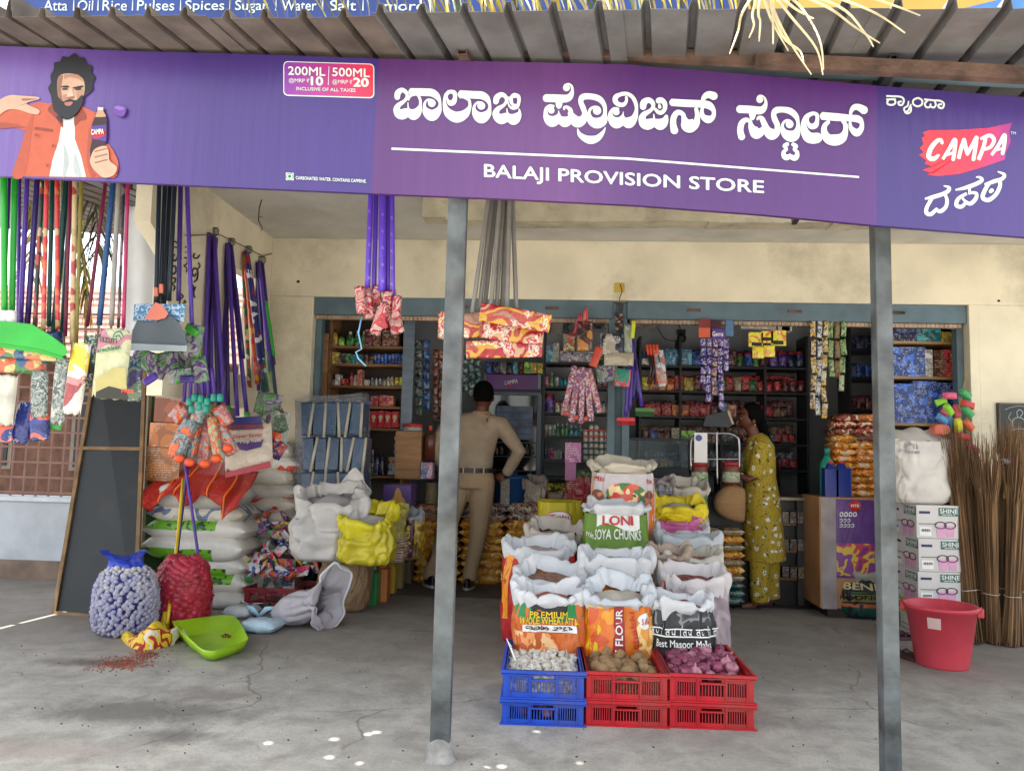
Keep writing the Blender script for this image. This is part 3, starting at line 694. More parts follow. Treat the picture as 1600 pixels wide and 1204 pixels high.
flat(mb,[(453+2.6*math.cos(k*.6),276+2.6*math.sin(k*.6))for k in range(10)],lambda x,y:rb(bp_(x,y,.003)));sgl('food_mark',mb,mat((20,110,50),.5,key='green_print'))
_lay=[0]
def ink(P_,col,smooth=True,name='portrait_print',rough=.4):
 _lay[0]+=1
 Q=[(x/4,y/4)for x,y in P_]
 if smooth:
  Q=catmull([(*p,0)for p in Q+[Q[0]]],4)[:-1];Q=[(a,b_)for a,b_,_ in Q]
 me_v=[rb(bp_(x,y,.0015+.00025*_lay[0]))for x,y in Q]
 from mathutils.geometry import tessellate_polygon
 tris=tessellate_polygon([[Vector((x,-y,0))for x,y in Q]])
 tris=[t if(Q[t[1]][0]-Q[t[0]][0])*-(Q[t[2]][1]-Q[t[0]][1])+(Q[t[1]][1]-Q[t[0]][1])*(Q[t[2]][0]-Q[t[0]][0])>0 else t[::-1]for t in tris]
 PM.cur=PC.setdefault(col,len(PC));PM.add(me_v,tris)
PM=MB();PC={}
OR,ORD,SK,SKD,BLK,SH=(205,95,62),(150,62,42),(222,178,150),(160,110,85),(30,28,32),(215,225,222)
ink([(0,700),(60,690),(150,665),(240,640),(330,650),(385,720),(470,730),(510,665),(600,705),(610,800),(600,990),(650,1110),(560,1112),(78,1100),(130,930),(160,815),(90,800),(0,805)],OR,False)
ink([(395,720),(470,715),(470,870),(510,980),(540,1108),(310,1104),(330,1000),(370,880)],SH,False)
ink([(160,815),(215,700),(200,830),(160,1090),(78,1100),(130,930)],(190,84,54))
ink([(330,650),(300,690),(350,740),(395,800),(385,720)],ORD)
ink([(510,665),(545,740),(500,760),(470,790),(468,730)],ORD)
ink([(400,900),(430,1000),(410,1100),(395,1100),(402,1000)],(185,196,194));ink([(470,960),(500,1060),(505,1104),(480,1104),(462,1040)],(190,200,198));ink([(560,800),(590,880),(575,1010),(600,1090),(570,1100),(545,990)],(180,80,52));ink([(0,770),(80,775),(160,800),(90,800),(0,805)],(170,74,48));ink([(220,795),(330,810),(330,826),(218,812)],ORD,False)
ink([(650,1110),(690,1080),(730,1010),(745,1040),(735,1100),(715,1116)],OR,False)
ink([(560,960),(670,900),(735,990),(745,1060),(730,1090),(690,1110),(600,1090),(575,1020)],OR)
ink([(-20,640),(60,600),(140,602),(240,610),(245,625),(170,650),(248,690),(240,718),(190,712),(120,690),(50,690),(0,725),(-20,730)],SK)
ink([(140,618),(238,622),(150,634)],SKD);ink([(150,655),(180,648),(120,668)],SKD)
ink([(330,640),(322,600),(306,556),(324,520),(320,478),(340,440),(346,396),(380,388),(398,356),(430,362),(470,338),(500,362),(532,366),(546,400),(582,420),(578,456),(600,486),(584,530),(588,560),(560,590),(530,620),(500,700),(460,738),(420,752),(385,735),(360,712),(340,690)],BLK)
ink([(362,560),(370,490),(410,465),(480,470),(525,500),(535,560),(520,620),(490,650),(400,650),(372,620)],SK)
ink([(362,560),(372,490),(400,478),(388,560),(400,650),(372,620)],SKD)
ink([(405,470),(470,468),(505,480),(528,520),(500,500),(440,488),(410,500)],(190,140,112));ink([(480,580),(525,560),(520,610),(495,640)],(196,148,120));ink([(400,600),(428,596),(420,640),(404,640)],(186,138,110))
ink([(385,545),(425,540),(440,552),(395,552)],BLK);ink([(462,552),(520,540),(522,552),(470,560)],BLK)
ink([(395,558),(425,556),(430,566),(400,568)],(60,40,35));ink([(475,562),(510,556),(512,566),(480,570)],(60,40,35))
ink([(440,560),(455,558),(468,610),(440,622),(425,612)],(235,195,168));ink([(425,612),(470,608),(462,622),(432,624)],SKD)
ink([(370,610),(400,640),(440,626),(485,632),(520,600),(528,640),(490,710),(430,750),(380,700)],BLK)
ink([(412,646),(455,642),(462,652),(440,668),(415,662)],(190,120,105))
ink([(380,720),(395,740),(390,770),(360,740)],(60,30,30))
ink([(600,740),(612,700),(620,682),(650,680),(660,705),(675,745),(678,860),(660,930),(650,1010),(590,1022),(570,960),(585,870),(580,800)],(58,28,30))
ink([(604,738),(614,706),(626,690),(648,690),(658,708),(668,735)],(205,160,120));ink([(620,676),(655,678),(653,696),(618,694)],(215,215,215),False)
ink([(580,795),(672,785),(675,890),(582,875)],(88,62,160),False);ink([(584,824),(664,816),(664,850),(610,872),(590,862)],(215,45,55))
ink([(570,1010),(600,940),(670,918),(690,960),(695,1010),(740,1050),(720,1100),(660,1116),(610,1080),(585,1050)],SK)
for yy in(950,985,1020):ink([(600,yy),(680,yy-20),(684,yy-13),(604,yy+8)],SKD,False)
for(x,y)in((342,918),(308,1040),(238,850)):ink([(x-9,y),(x,y-10),(x+9,y),(x,y+10)],ORD)
ink([(718,680),(745,666),(795,680),(795,715),(770,738),(720,715)],(112,70,165));ink([(722,682),(745,670),(790,684),(765,698)],(150,110,200))
sgl('portrait_print',PM,[mat(c,.42,var=.05,vs=30,key='poster_ink')for c in[tuple(int(v*.80)for v in c_)for c_ in PC]])
mb=MB();tx('CAMPA',146.5,205,166,213,-.06,bold=.02,l=.016);sgl('bottle_lettering',mb,M_let)
# banner on the upper storey, above the roof
YB=5.3
def banner(x0,x1,label,draw,m):
 a=at(x0,34,YB);b_=at(x1,34,YB)
 t=thing('roof_banner',label,'banner',((a.x+b_.x)/2,YB,a.z))
 mb=MB();mb.box((0,0,.55),(b_.x-a.x,.05,1.3));mb.build('flex_sheet',m,t)
 draw(t)
def d1(t):
 mb=MB();o=t.location
 def q(px,py):return at(px,py,YB-.0275)-o
 x=68
 for wd,x1 in(('Atta',105),('|',116),('Oil',145),('|',154),('Rice',198),('|',208),('Pulses',272),('|',283),('Spices',350),('|',360),('Sugar',418),('|',432),('Water',494),('|',505),('Salt',556),('|',568),('more',662)):
  x0_={'Atta':68,'Oil':121,'Rice':160,'Pulses':214,'Spices':289,'Sugar':367,'Water':440,'Salt':515,'more':600}.get(wd,x1-2)
  b0=21 if 'p' in wd or 'g' in wd else 17
  tp_=1 if wd!='more' else 7
  text_fit(mb,wd,lambda u,v:quadmap(q(x0_,b0),q(x1,b0),q(x1+(1 if wd!='|' else 0),tp_),q(x0_+1,tp_))(u,v),bold=.005)
 mb.build('lettering',M_let,t)['kind']='stuff'
banner(28,1150,'blue banner listing atta, oil, rice and pulses above the awning',d1,mat((38,62,130),.4,var=.25,vs=1.5,key='blue_flex'))
def d2(t):
 o=t.location;mb=MB()
 def q(px,py):return at(px,py,YB-.028)-o
 P_=[q(1470,22),q(1600,-10),q(1900,-30),q(1900,40),q(1480,40)];mb.add([P_[0],P_[4],P_[3],P_[2],P_[1]],[(0,1,2,3,4)]);mb.build('blue_band',mat((70,120,190),.4,key='blue_band_print'),t)
 mb=MB();P_=[q(1540,24),q(1565,10),q(1590,20),q(1620,12),q(1640,30),q(1540,30)];mb.add([P_[0],P_[5],P_[4],P_[3],P_[2],P_[1]],[(0,1,2,3,4,5)]);mb.build('white_print',M_let,t)
banner(1165,1800,'yellow and blue banner above the right end of the awning',d2,mat((205,160,75),.4,var=.15,vs=1.5,key='yellow_flex'))
# palm fronds
M_fr_dry=mat((.55,.46,.27),.6,var=.3,vs=8,key='dry_palm_leaflet')
M_fr_yel=mat((.50,.40,.06),.5,var=.35,vs=8,key='yellow_palm_leaflet')
M_fr_grn=mat((.10,.13,.05),.5,var=.35,vs=8,key='green_palm_leaflet')
M_fr_gry=mat((.16,.14,.10),.6,var=.3,vs=8,key='grey_palm_leaflet')
def leaflet(mb,p,d,l,w_,droop,rng):
 pts=[];d=d.normalized();cur=Vector(p);n=7
 for i in range(n+1):
  pts.append(cur.copy());d=(d+Vector((0,0,-droop/n))).normalized();cur=cur+d*l/n
 sd=d.cross(Vector((rng.uniform(-.4,.4),rng.uniform(-1,1),.2))).normalized()
 vs=[]
 for i,q in enumerate(pts):
  ww=w_*(.5+.5*min(1,i/1.5))*(1-i/n)**.6+.0006
  vs+=[q-sd*ww,q+sd*ww,q+sd.cross(d)*ww*.5]
 fs=[(3*i+a,3*i+b_,3*i+3+b_,3*i+3+a)for i in range(n)for a,b_ in((0,2),(2,1))]
 mb.add(vs,fs)
def frond(label,P_,mats,n=60,ll=.5,lw_=.008,droop=1.2,seed=0,spread=.8,name='palm_frond',group=None,cat='palm frond'):
 rng=random.Random(seed);P_=[Vector(p)for p in P_]
 t=thing(name,label,cat,P_[0],group=group)
 Q=[Vector(q)for q in catmull([tuple(p)for p in P_],8)]
 mb=MB();mb.tube([q-P_[0]for q in Q],[.018*(1-.8*i/len(Q))for i in range(len(Q))],6);mb.build('rachis',mats[0],t)
 M_=[MB()for _ in mats]
 for i in range(n):
  f=(i+.5)/n*(len(Q)-1.01);k=int(f);p=Q[k].lerp(Q[k+1],f-k);d=(Q[k+1]-Q[k]).normalized()
  s=1 if i%2 else-1;sd=d.cross(Vector((0,0,1)))
  if sd.length<.1:sd=Vector((1,0,0))
  sd.normalize()
  dd=d*rng.uniform(.5,1.0)+sd*s*spread*rng.uniform(.5,1.2)+Vector((0,0,rng.uniform(-.3,.25)))
  leaflet(rng.choice(M_),p-P_[0],dd,ll*rng.uniform(.6,1.1)*(1-.4*i/n),lw_*rng.uniform(.6,1.2),droop*rng.uniform(.6,1.4),rng)
 for mb,m in zip(M_,mats):
  if mb.v:tag(mb.build('leaflets',m,t),kind='stuff')
t=thing('dry_palm_frond','bleached dry palm frond hanging over the grey end of the awning','palm frond',at(1195,-30,2.35))
mb=MB()
for P_ in([(1195,-25),(1215,30),(1240,75),(1268,117)],[(1200,-20),(1235,25),(1275,75),(1286,118)],[(1205,-25),(1250,10),(1280,60),(1287,110)],[(1190,-10),(1203,25),(1212,45),(1232,80)],[(1210,-22),(1290,10),(1335,42),(1375,68)],[(1212,-24),(1310,10),(1350,50),(1365,74)],[(1215,-30),(1310,-2),(1370,22),(1414,52)],[(1240,-30),(1330,-12),(1400,10),(1438,25)],[(1186,-20),(1160,20),(1153,50),(1140,85)],[(1188,-20),(1176,20),(1178,40),(1170,60)],[(1190,-20),(1185,20),(1188,35),(1186,66)],[(1200,-20),(1240,12),(1262,25),(1272,30)],[(1196,-22),(1206,10),(1208,50),(1208,70)],[(1192,-22),(1222,55),(1250,80),(1256,100)]):
 y0=2.35;V_=[at(a,b_,y0+random.uniform(-.05,.05))-t.location for a,b_ in P_]
 Q=[Vector(q)for q in catmull([tuple(v)for v in V_],5)];vs=[];n=len(Q)
 for i,q in enumerate(Q):
  d=(Q[min(i+1,n-1)]-Q[max(i-1,0)]).normalized();sd=d.cross(Vector((0,1,.3))).normalized();ww=.0045*(1-i/n)**.5+.0004
  vs+=[q-sd*ww,q+sd*ww,q+Vector((0,-.003,.001))]
 mb.add(vs,[(3*i+a,3*i+b_,3*i+3+b_,3*i+3+a)for i in range(n-1)for a,b_ in((0,2),(2,1))])
mb.build('leaflets',M_fr_dry,t)
mb=MB();mb.tube([at(1175,-60,2.35)-t.location,at(1195,-25,2.35)-t.location,at(1240,-32,2.36)-t.location],[.014,.01,.006],6);mb.build('rachis',M_fr_dry,t)
frond('yellowing palm frond lying on the roof in front of the blue banner',[at(640,-25,3.7),at(840,-22,3.7),at(1020,-28,3.7),at(1190,-40,3.7)],[M_fr_yel,M_fr_yel,M_fr_grn,M_fr_dry],130,.5,.011,2.6,3,1.2)
frond('grey withered palm frond lying on the roof over the word water',[at(350,-45,3.7),at(500,-30,3.7),at(700,-22,3.7),at(860,-40,3.7)],[M_fr_gry,M_fr_gry,M_fr_yel],50,.42,.007,2.6,4,1.0)
frond('half yellow palm frond hanging left behind the flowered mop handles',[at(60,190,6.8),at(75,270,6.8),at(60,330,6.8),at(45,420,6.8)],[M_fr_yel,M_fr_yel,M_fr_gry],70,.7,.014,1.6,5,.9)
frond('drooping grey green palm frond beside the white tarpaulin',[at(105,180,6.5),at(135,260,6.5),at(150,330,6.5),at(155,400,6.5)],[M_fr_gry,M_fr_grn],60,.75,.013,1.2,6,1.1)
frond('thin palm frond hanging low behind the yellow mop handle',[at(118,300,7.2),at(126,380,7.2),at(134,440,7.2),at(138,480,7.2)],[M_fr_yel,M_fr_grn],46,.5,.012,1.6,8,.5)
# outside left: boundary wall with grill, red roofed house, tarpaulin
YW=6.6
zt=at(60,783,YW).z
xe=at(178,800,YW).x
bw=thing('boundary_wall','low pale blue boundary wall left of the leaning blackboard','wall',(xe-2,YW,0))
mb=MB();mb.box((0,.1,zt/2),(4.0,.2,zt));mb.build('wall_body',M_wallwhite,bw,bevel=.01)
mb=MB();mb.box((0,.09,zt+.02),(4.04,.26,.04));mb.build('coping',mat((.6,.65,.7),.8,var=.1,dirt=.3,key='pale_coping'),bw,bevel=.006)
mb=MB();mb.box((0,-.012,.08),(4.0,.02,.16));mb.build('plinth',mat((.24,.17,.13),.85,var=.2,dirt=.4,key='brown_plinth'),bw)
M_grill=mat((.24,.125,.095),.6,var=.15,dirt=.4,key='faded_pink_iron')
gr=thing('window_grill','faded pink iron grill standing on the pale boundary wall','grill',(xe-2,YW+.1,zt+.04))
ztop=at(60,650,YW).z;h=ztop-zt-.04+.9
for i in range(34):mb=MB();mb.box((-1.98+i*.118,0,h/2),(.016,.016,h));mb.build('upright_bar',M_grill,gr)
for i in range(13):mb=MB();mb.box((0,-.014,.03+i*.135),(4.0,.01,.018));mb.build('cross_bar',M_grill,gr)
hs_=thing('neighbour_house','neighbouring house with reddish tiled roof seen behind the hanging mops','house',(xe-3.2,10.5,0))
mb=MB();mb.box((0,.6,1.2),(7.4,1.2,2.4));mb.build('wall',mat((.13,.06,.04),.8,var=.3,dirt=.6,key='brick_red_wall'),hs_)
for i in range(4):
 mb=MB();mb.box((-2.8+i*1.75,-.02,1.35),(.9,.05,1.1));f=mb.build('window',mat((.2,.17,.15),.8,key='dull_frame'),hs_)
 for k in(-.21,.21):mb=MB();mb.box((-2.8+i*1.75+k,-.05,1.35),(.36,.02,1.0));mb.build('pane',M_black,f)
zr=at(60,425,10.5).z
for k in range(11):
 mb=MB()
 a=Vector((0,-.5+k*.13,2.35+k*(zr-2.35)/11));mb.box(a,(7.8,.26,.05),(math.atan2((zr-2.35)/11,.13),0,0));mb.build('tile_row',mat((.25,.11,.08),.8,var=.35,vs=9,bump=.4,key='clay_tile'),hs_)
mb=MB()
for k in range(12):mb.box((-3.8+k*.7,-.62,2.32),(.06,.35,.08))
mb.build('rafter_row',M_wood,hs_)
tp=thing('white_tarpaulin','white tarpaulin sheet hung beside the left wall of the porch','tarpaulin',at(222,310,6.4))
def tarp(u,v):
 p=at(192+75*u,312+10*(1-u)-6*math.sin(u*3)+v*400,6.45)
 return p-tp.location+Vector((0,.04*math.sin(u*9+v*2)+.03*noise.noise(Vector((u*3,v*4,1))),0))
mb=MB();mb.smooth=True;mb.grid(tarp,16,30);o=mb.build('sheet',mat((.60,.62,.66),.7,var=.06,vs=3,key='white_tarp'),tp);q=o.modifiers.new('t','SOLIDIFY');q.thickness=.004
mb=MB();mb.tube([at(150,305,6.45)-tp.location,at(275,303,6.45)-tp.location],.006,6);mb.build('wire',M_rust,tp)
# sacks
WV=dict(rough=.55,bump=.35,bs=90)
def weave(c,var=.12,dirt=.2,key='woven_plastic'):return mat(c,.5,var=var,vs=5,bump=.3,bs=70,dirt=dirt,key=key)
def clothm(c,var=.08):return mat(c,.6,var=var,vs=6,bump=.35,bs=22,key='sack_cloth')
M_rim=clothm((190,194,200));M_rimw=clothm((204,205,208));M_rimg=clothm((168,160,152))
def grains(c1,c2,sc=60,rough=.6):
 k=('gr',c1,c2,sc)
 if k in _mats:return _mats[k]
 m,n,b=nodes('loose_grain');L=n.links;tc=n.nodes.new('ShaderNodeTexCoord');v=n.nodes.new('ShaderNodeTexVoronoi');v.inputs['Scale'].default_value=sc
 L.new(tc.outputs['Object'],v.inputs[0]);r=n.nodes.new('ShaderNodeMixRGB');r.inputs[1].default_value=srgb(*c1);r.inputs[2].default_value=srgb(*c2)
 sp=n.nodes.new('ShaderNodeSeparateColor');L.new(v.outputs['Color'],sp.inputs[0]);L.new(sp.outputs[0],r.inputs[0]);L.new(r.outputs[0],b.inputs['Base Color'])
 bp=n.nodes.new('ShaderNodeBump');bp.inputs['Strength'].default_value=.9;bp.inputs['Distance'].default_value=.01;bp.invert=True
 L.new(v.outputs['Distance'],bp.inputs['Height']);L.new(bp.outputs[0],b.inputs['Normal']);b.inputs['Roughness'].default_value=rough
 _mats[k]=m;return m
def sack(label,cx,bot,top,wpx,Y,body,rim=None,fill=None,seed=0,back=.10,dep=None,rimh=.075,z0=None,rot=0,wr=1.0,name='grain_sack',group=None,tilt=0,rr=.024,open_=.34,bulge=.05,cat='sack',tuft=None):
 open_=open_+.22*math.sin(seed*2.7)
 s_=ss(Y);w_=wpx*s_;d_=dep or w_*.62
 b0=at(cx,bot,Y);z0=b0.z if z0 is None else z0
 h=at(cx,top,Y).z-z0
 t=thing(name,label,cat,(b0.x,Y+d_/2,z0),(tilt,0,rot),group)
 A,B_=w_/2,d_/2;rng=random.Random(seed);ph=[rng.uniform(0,6.28)for _ in range(8)]
 def prof(v):return(.90+.10*math.sin(min(1,v/.3)*PI/2))*(1+bulge*math.sin(v*PI))if v<.55 else(1+bulge*math.sin(v*PI))*(1-.10*((v-.55)/.45)**1.5)
 def sec(q):
  e=.62;c,s2=math.cos(q),math.sin(q)
  return abs(c)**e*(1 if c>0 else-1),abs(s2)**e*(1 if s2>0 else-1)
 def F(q,v,off=0.0):
  x,y=sec(q);p=prof(max(0,min(1,v)))
  if v<.07:p*=.80+.2*(max(v,0)/.07)**.5
  nz=noise.noise(Vector((math.cos(q)*1.9+seed,math.sin(q)*1.9,v*3.2)))*.022+noise.noise(Vector((math.cos(q)*5+seed,math.sin(q)*5,v*6+5)))*.010
  nz+=.010*math.sin(q*9+ph[0]+v*5)*max(0,v-.4)+.007*math.sin(q*17+ph[1])*max(0,v-.5)
  nz+=.011*(1-min(1,abs(noise.noise(Vector((math.cos(q)*2.6+seed*2,math.sin(q)*2.6,v*2.2+9))))/.16))*-1
  nz*=wr
  sq_=1-open_*max(0,v-.62)/.38*(.35+.65*(y>0));y*=sq_
  hz=v*h+back*(.5+.5*y)*max(0,v-.35)/.65*1.0
  l=math.hypot(x*A,y*B_)or 1
  return Vector((x*A*p+x*A/l*(nz+off),y*B_*p+y*B_/l*(nz+off),hz))
 mb=MB();mb.smooth=True
 N,K=112,46
 mb.grid(lambda u,v:F(u*2*PI,v*(.955 if rim else 1)),N,K,True)
 mb.add([F(2*PI*i/N,0)for i in range(N)],[tuple(range(N-1,-1,-1))])
 mb.build('sack_body',body,t)
 if rim:
  mb=MB();mb.smooth=True
  def rimf(u,v):
   q=u*2*PI;x,y=sec(q);base=F(q,1)
   l=math.hypot(x*A,y*B_)or 1;nrm=Vector((x*A/l,y*B_/l,0))
   wob=noise.noise(Vector((math.cos(q)*1.6+seed*3,math.sin(q)*1.6,9)));w2=noise.noise(Vector((math.cos(q)*4.5+seed,math.sin(q)*4.5,3)));w3=noise.noise(Vector((math.cos(q)*9+seed,math.sin(q)*9,v*4)))
   H=rimh*(1.15+1.1*wob+.6*w2)
   if v<.45:
    k=v/.45;o=rr*(.35+.75*math.sin(k*PI*.62));z=-H*(1-k)
   elif v<.62:
    k=(v-.45)/.17;o=rr*(1.05-1.2*k);z=.014*math.sin(k*PI)
   else:
    k=(v-.62)/.38;o=-rr*.2-rr*.9*k;z=-.01-.07*k
   o+=.013*w3*wr+.022*wob+.012*w2
   if v<.5:o=max(o,.010)
   crest=.050*wob*wr**.5+.028*w2+.008*w3
   p=base+nrm*o+Vector((0,0,z+crest*(1 if v>.3 else v/.3)))
   return p
  mb.grid(rimf,72,18,True);mb.build('rolled_rim',rim,t)
 if fill or rim:
  mb=MB();mb.smooth=True
  def fill_f(u,v):
   q=u*2*PI;e=F(q,1);k=1-v
   x,y=e.x*k*.9,e.y*k*.9
   zz=h+back*(.5+.5*y/B_)-.055-.02+.05*(1-k*k)+.016*noise.noise(Vector((x*14,y*14,seed)))
   return Vector((x,y,zz))
  mb.grid(fill_f,28,8,True);mb.build('contents',fill or M_rimg,t)
 t['_']=0;del t['_']
 def G(u,v,off=.0022):
  x=math.sin(max(-1.2566,min(1.2566,u*1.25)))*(1 if abs(u)<1.2566 else 1)
  c=max(-1,min(1,(abs(x)**(1/.62))*(1 if x>0 else-1)))
  return F(-math.acos(c),v,off)
 return t,G
def dgrid(G,u0,v0,u1,v1,nu=14,nv=8,off=.0022,curve=None):
 mb=MB();mb.smooth=True
 def f(a,b_):
  u=u0+(u1-u0)*a;v=v0+(v1-v0)*b_
  if curve:u,v=curve(u,v,a,b_)
  return G(u,v,off)
 mb.grid(f,nu,nv);return mb
def dec(t,G,m,u0,v0,u1,v1,name='printed_band',off=.0022,nu=14,nv=8,curve=None):
 return dgrid(G,u0,v0,u1,v1,nu,nv,off,curve).build(name,m,t)
def dell(t,G,m,cu,cv,ru,rv,name='printed_oval',off=.0035):
 mb=MB();mb.smooth=True
 mb.grid(lambda a,b_:G(cu+ru*math.cos(-a*2*PI)*(1-b_),cv+rv*math.sin(a*2*PI)*(1-b_),off),24,4,True)
 mb.f=[f[::-1]for f in mb.f]if False else mb.f
 return mb.build(name,m,t)
def dtx(t,G,m,s,u0,v0,u1,v1,name='lettering',off=.011,bold=.01,arc=0,sl=0,shear=0):
 mb=MB();text_fit(mb,s,lambda a,b_:G(u0+(u1-u0)*a,v0+(v1-v0)*b_+arc*(1-(2*a-1)**2)+sl*a,off),bold=bold,shear=shear)
 o=mb.build(name,m,t);o['kind']='stuff';return o
def P(c,key='ink'):return mat(c,.4,var=.06,vs=20,key=key)
W_,K_,RED,GRN,YEL,ORG,MAR=P((225,225,222)),P((18,18,20)),P((185,25,35)),P((20,125,60)),P((225,190,30)),P((215,105,25)),P((110,20,35))
# front row, behind the crates
t,G=sack('sack printed premium whole wheat atta behind the blue crate',857,1075,936,112,3.98,weave((196,98,42)),M_rimw,grains((190,80,50),(150,110,80),70),1,.075,z0=0,rimh=.045,dep=.24)
dec(t,G,GRN,-1.05,.80,1.05,.93,off=.0015,curve=lambda u,v,a,b_:(u,v-.05*(1-u*u)*(1-b_)-.0))
dell(t,G,K_,.0,.90,.42,.12,'printed_emblem')
dec(t,G,prt([(205,105,45),(190,85,35),(225,150,90),(235,190,140)],5,text=0,seed=2,rnd=False),-1.1,.05,1.1,.64,'printed_bread_picture',off=.0015)
dtx(t,G,YEL,'PREMIUM',-.40,.80,.40,.86,bold=.013,arc=.0);dtx(t,G,YEL,'WHOLE WHEAT ATTA',-.66,.71,.66,.78,bold=.013,arc=.03)
dec(t,G,W_,-.60,.62,.60,.69,'printed_label',off=.004,curve=lambda u,v,a,b_:(u,v+.035*(1-u*u)))
mb=MB();kn=[[(0,30,5),(8,36,5),(14,28,5),(6,14,5),(0,22,5)],[(14,28,5),(24,36,5),(28,20,5),(20,12,5)],[(34,34,5),(44,36,5),(46,20,5),(36,12,5),(32,22,5),(40,24,5)],[(50,36,5),(60,34,5),(56,14,5),(48,20,5)],[(62,20,5),(68,36,5),(74,20,5),(68,12,5)],[(90,34,5),(102,36,5),(98,22,5),(88,14,5),(104,12,5)],[(106,34,5),(112,38,5),(114,26,5),(106,22,5)],[(118,34,5),(130,36,5),(122,20,5),(134,14,5),(118,8,5)],[(136,34,5),(146,34,5),(142,14,5)],[(148,30,5),(156,20,5),(150,10,5)]]
strokes(mb,kn,lambda x,y:G(-.5+x/156,.632+y/38*.05+.03,.012),Vector((0,-1,0)),2e-6);o=mb.build('kannada_lettering',K_,t);o['kind']='stuff'
for s_ in(-1,1):dec(t,G,P((30,25,20)),s_*1.10,.1,s_*1.04,.92,'printed_edge',off=.004)
t,G=sack('orange wheat flour sack with an open white mouth behind the middle crate',966,1075,938,108,3.98,weave((205,110,28)),M_rim,grains((150,140,125),(190,180,165),8),2,.10,z0=0,rimh=.045,dep=.24,rr=.028)
dec(t,G,YEL,-1.1,.05,-.25,.93,off=.0015);dec(t,G,prt([(225,150,30),(215,110,25),(200,80,30)],7,text=0,rnd=False),-.95,.3,-.1,.9,'printed_field',off=.0028)
dec(t,G,P((150,25,30)),-.12,.05,.12,.93,off=.004)
mb=MB();text_fit(mb,'WHEAT FLOUR',lambda a,b_:G(.07-b_*.14,.08+a*.82,.012),bold=.015);mb.f=[f for f in mb.f];o=mb.build('lettering',W_,t);o['kind']='stuff'
mb=MB();text_fit(mb,'atta  chakki',lambda a,b_:G(.34-b_*.1,.2+a*.68,.012),bold=.015);o=mb.build('lettering',RED,t);o['kind']='stuff'
dec(t,G,prt([(220,150,70),(235,200,130),(190,110,40)],9,text=0,rnd=False),.4,.25,1.1,.8,'printed_wheat_picture',off=.0028)
dell(t,G,W_,.62,.78,.18,.085);dtx(t,G,RED,'5 KG',.5,.75,.74,.81,off=.008)
dec(t,G,RED,.4,.12,1.1,.3,off=.0045);dec(t,G,GRN,.16,.12,.4,.3,off=.0045);dec(t,G,W_,.4,.1,1.1,.15,off=.006)
dec(t,G,RED,-.85,.12,-.3,.32,off=.0045,curve=lambda u,v,a,b_:(u,v+.12*a))
t,G=sack('black sack printed best masoor malka behind the onion crate',1068,1075,944,100,3.98,weave((30,31,34)),M_rimw,grains((170,80,50),(140,60,40),90),3,.045,z0=0,rimh=.055,dep=.24,rr=.028)
dec(t,G,prt([(25,25,28),(60,62,66),(120,122,126),(30,30,33),(20,20,22)],9,text=0,seed=5,rnd=False),-.95,.76,.95,.93,'printed_picture',off=.002)
dtx(t,G,W_,'Best Masoor Malka',-.66,.55,.66,.625,bold=.015)
mb=MB();
def fr_(pts):strokes(mb,[pts],lambda x,y:G(x,y,.010),Vector((0,-1,0)),2e-6)
fr_([(-.95,.5,.014),(-.95,.64,.014),(-.88,.66,.014),(0,.66,.014),(.88,.66,.014),(.95,.64,.014),(.95,.5,.014)])
x=-.85
for wdt in(.36,.62,.46,.36):
 fr_([(x,0.730,.012),(x+wdt*.5,0.735,.012),(x+wdt,0.730,.012)]);nn=int(wdt/.11)
 for i in range(nn):
  xx=x+(i+.7)*wdt/nn;fr_([(xx,0.730,.014),(xx,0.685,.014),(xx,0.660,.014)]);k=i%3
  if k==0:fr_([(xx,0.705,.012),(xx-.04,0.710,.012),(xx-.06,0.690,.012),(xx-.03,0.675,.012)])
  if k==1:fr_([(xx-.06,0.715,.012),(xx-.05,0.685,.012),(xx,0.690,.012)])
  if k==2:fr_([(xx+.03,0.745,.012),(xx+.05,0.765,.012)]);
 x+=wdt+.08
o=mb.build('devanagari_lettering',W_,t);o['kind']='stuff'
for s_ in(-1,1):dec(t,G,P((205,205,205)),s_*1.17,.1,s_*1.09,.92,'printed_edge',off=.004)
# second row
t,G=sack('green sack with twisted white mouth behind the whole wheat atta',855,1060,908,108,4.32,weave((185,120,65)),M_rimw,grains((150,110,90),(120,90,75),50),4,.085,z0=0,rimh=.085,dep=.26,rr=.03)
dec(t,G,P((15,130,75)),-1.15,.45,1.1,.95,off=.002);dell(t,G,K_,.1,.8,.3,.1,'printed_emblem')
t,G=sack('plain white sack with a wide rolled rim in the middle of the sacks',963,1060,880,112,4.38,clothm((190,188,188)),M_rimw,grains((160,150,145),(175,165,158),20),5,.08,z0=0,rimh=.10,dep=.30,rr=.03)
t,G=sack('lilac grey mesh sack with pink edged mouth right of the black sack',1090,1042,908,104,4.36,prt([(150,135,140),(165,150,155),(140,122,130)],6,text=0,rough=.5,rnd=False),clothm((205,198,198)),grains((150,80,75),(110,60,55),60),6,.07,z0=0,rimh=.07,dep=.30,rr=.02)
mb=MB();mb.smooth=True;mb.tube([G(-1.15+.1*math.sin(i*2),.55+i*.05,.02)for i in range(9)],[.006+.004*(i%2)for i in range(9)],6);mb.build('pink_hem',P((205,120,110)),t)
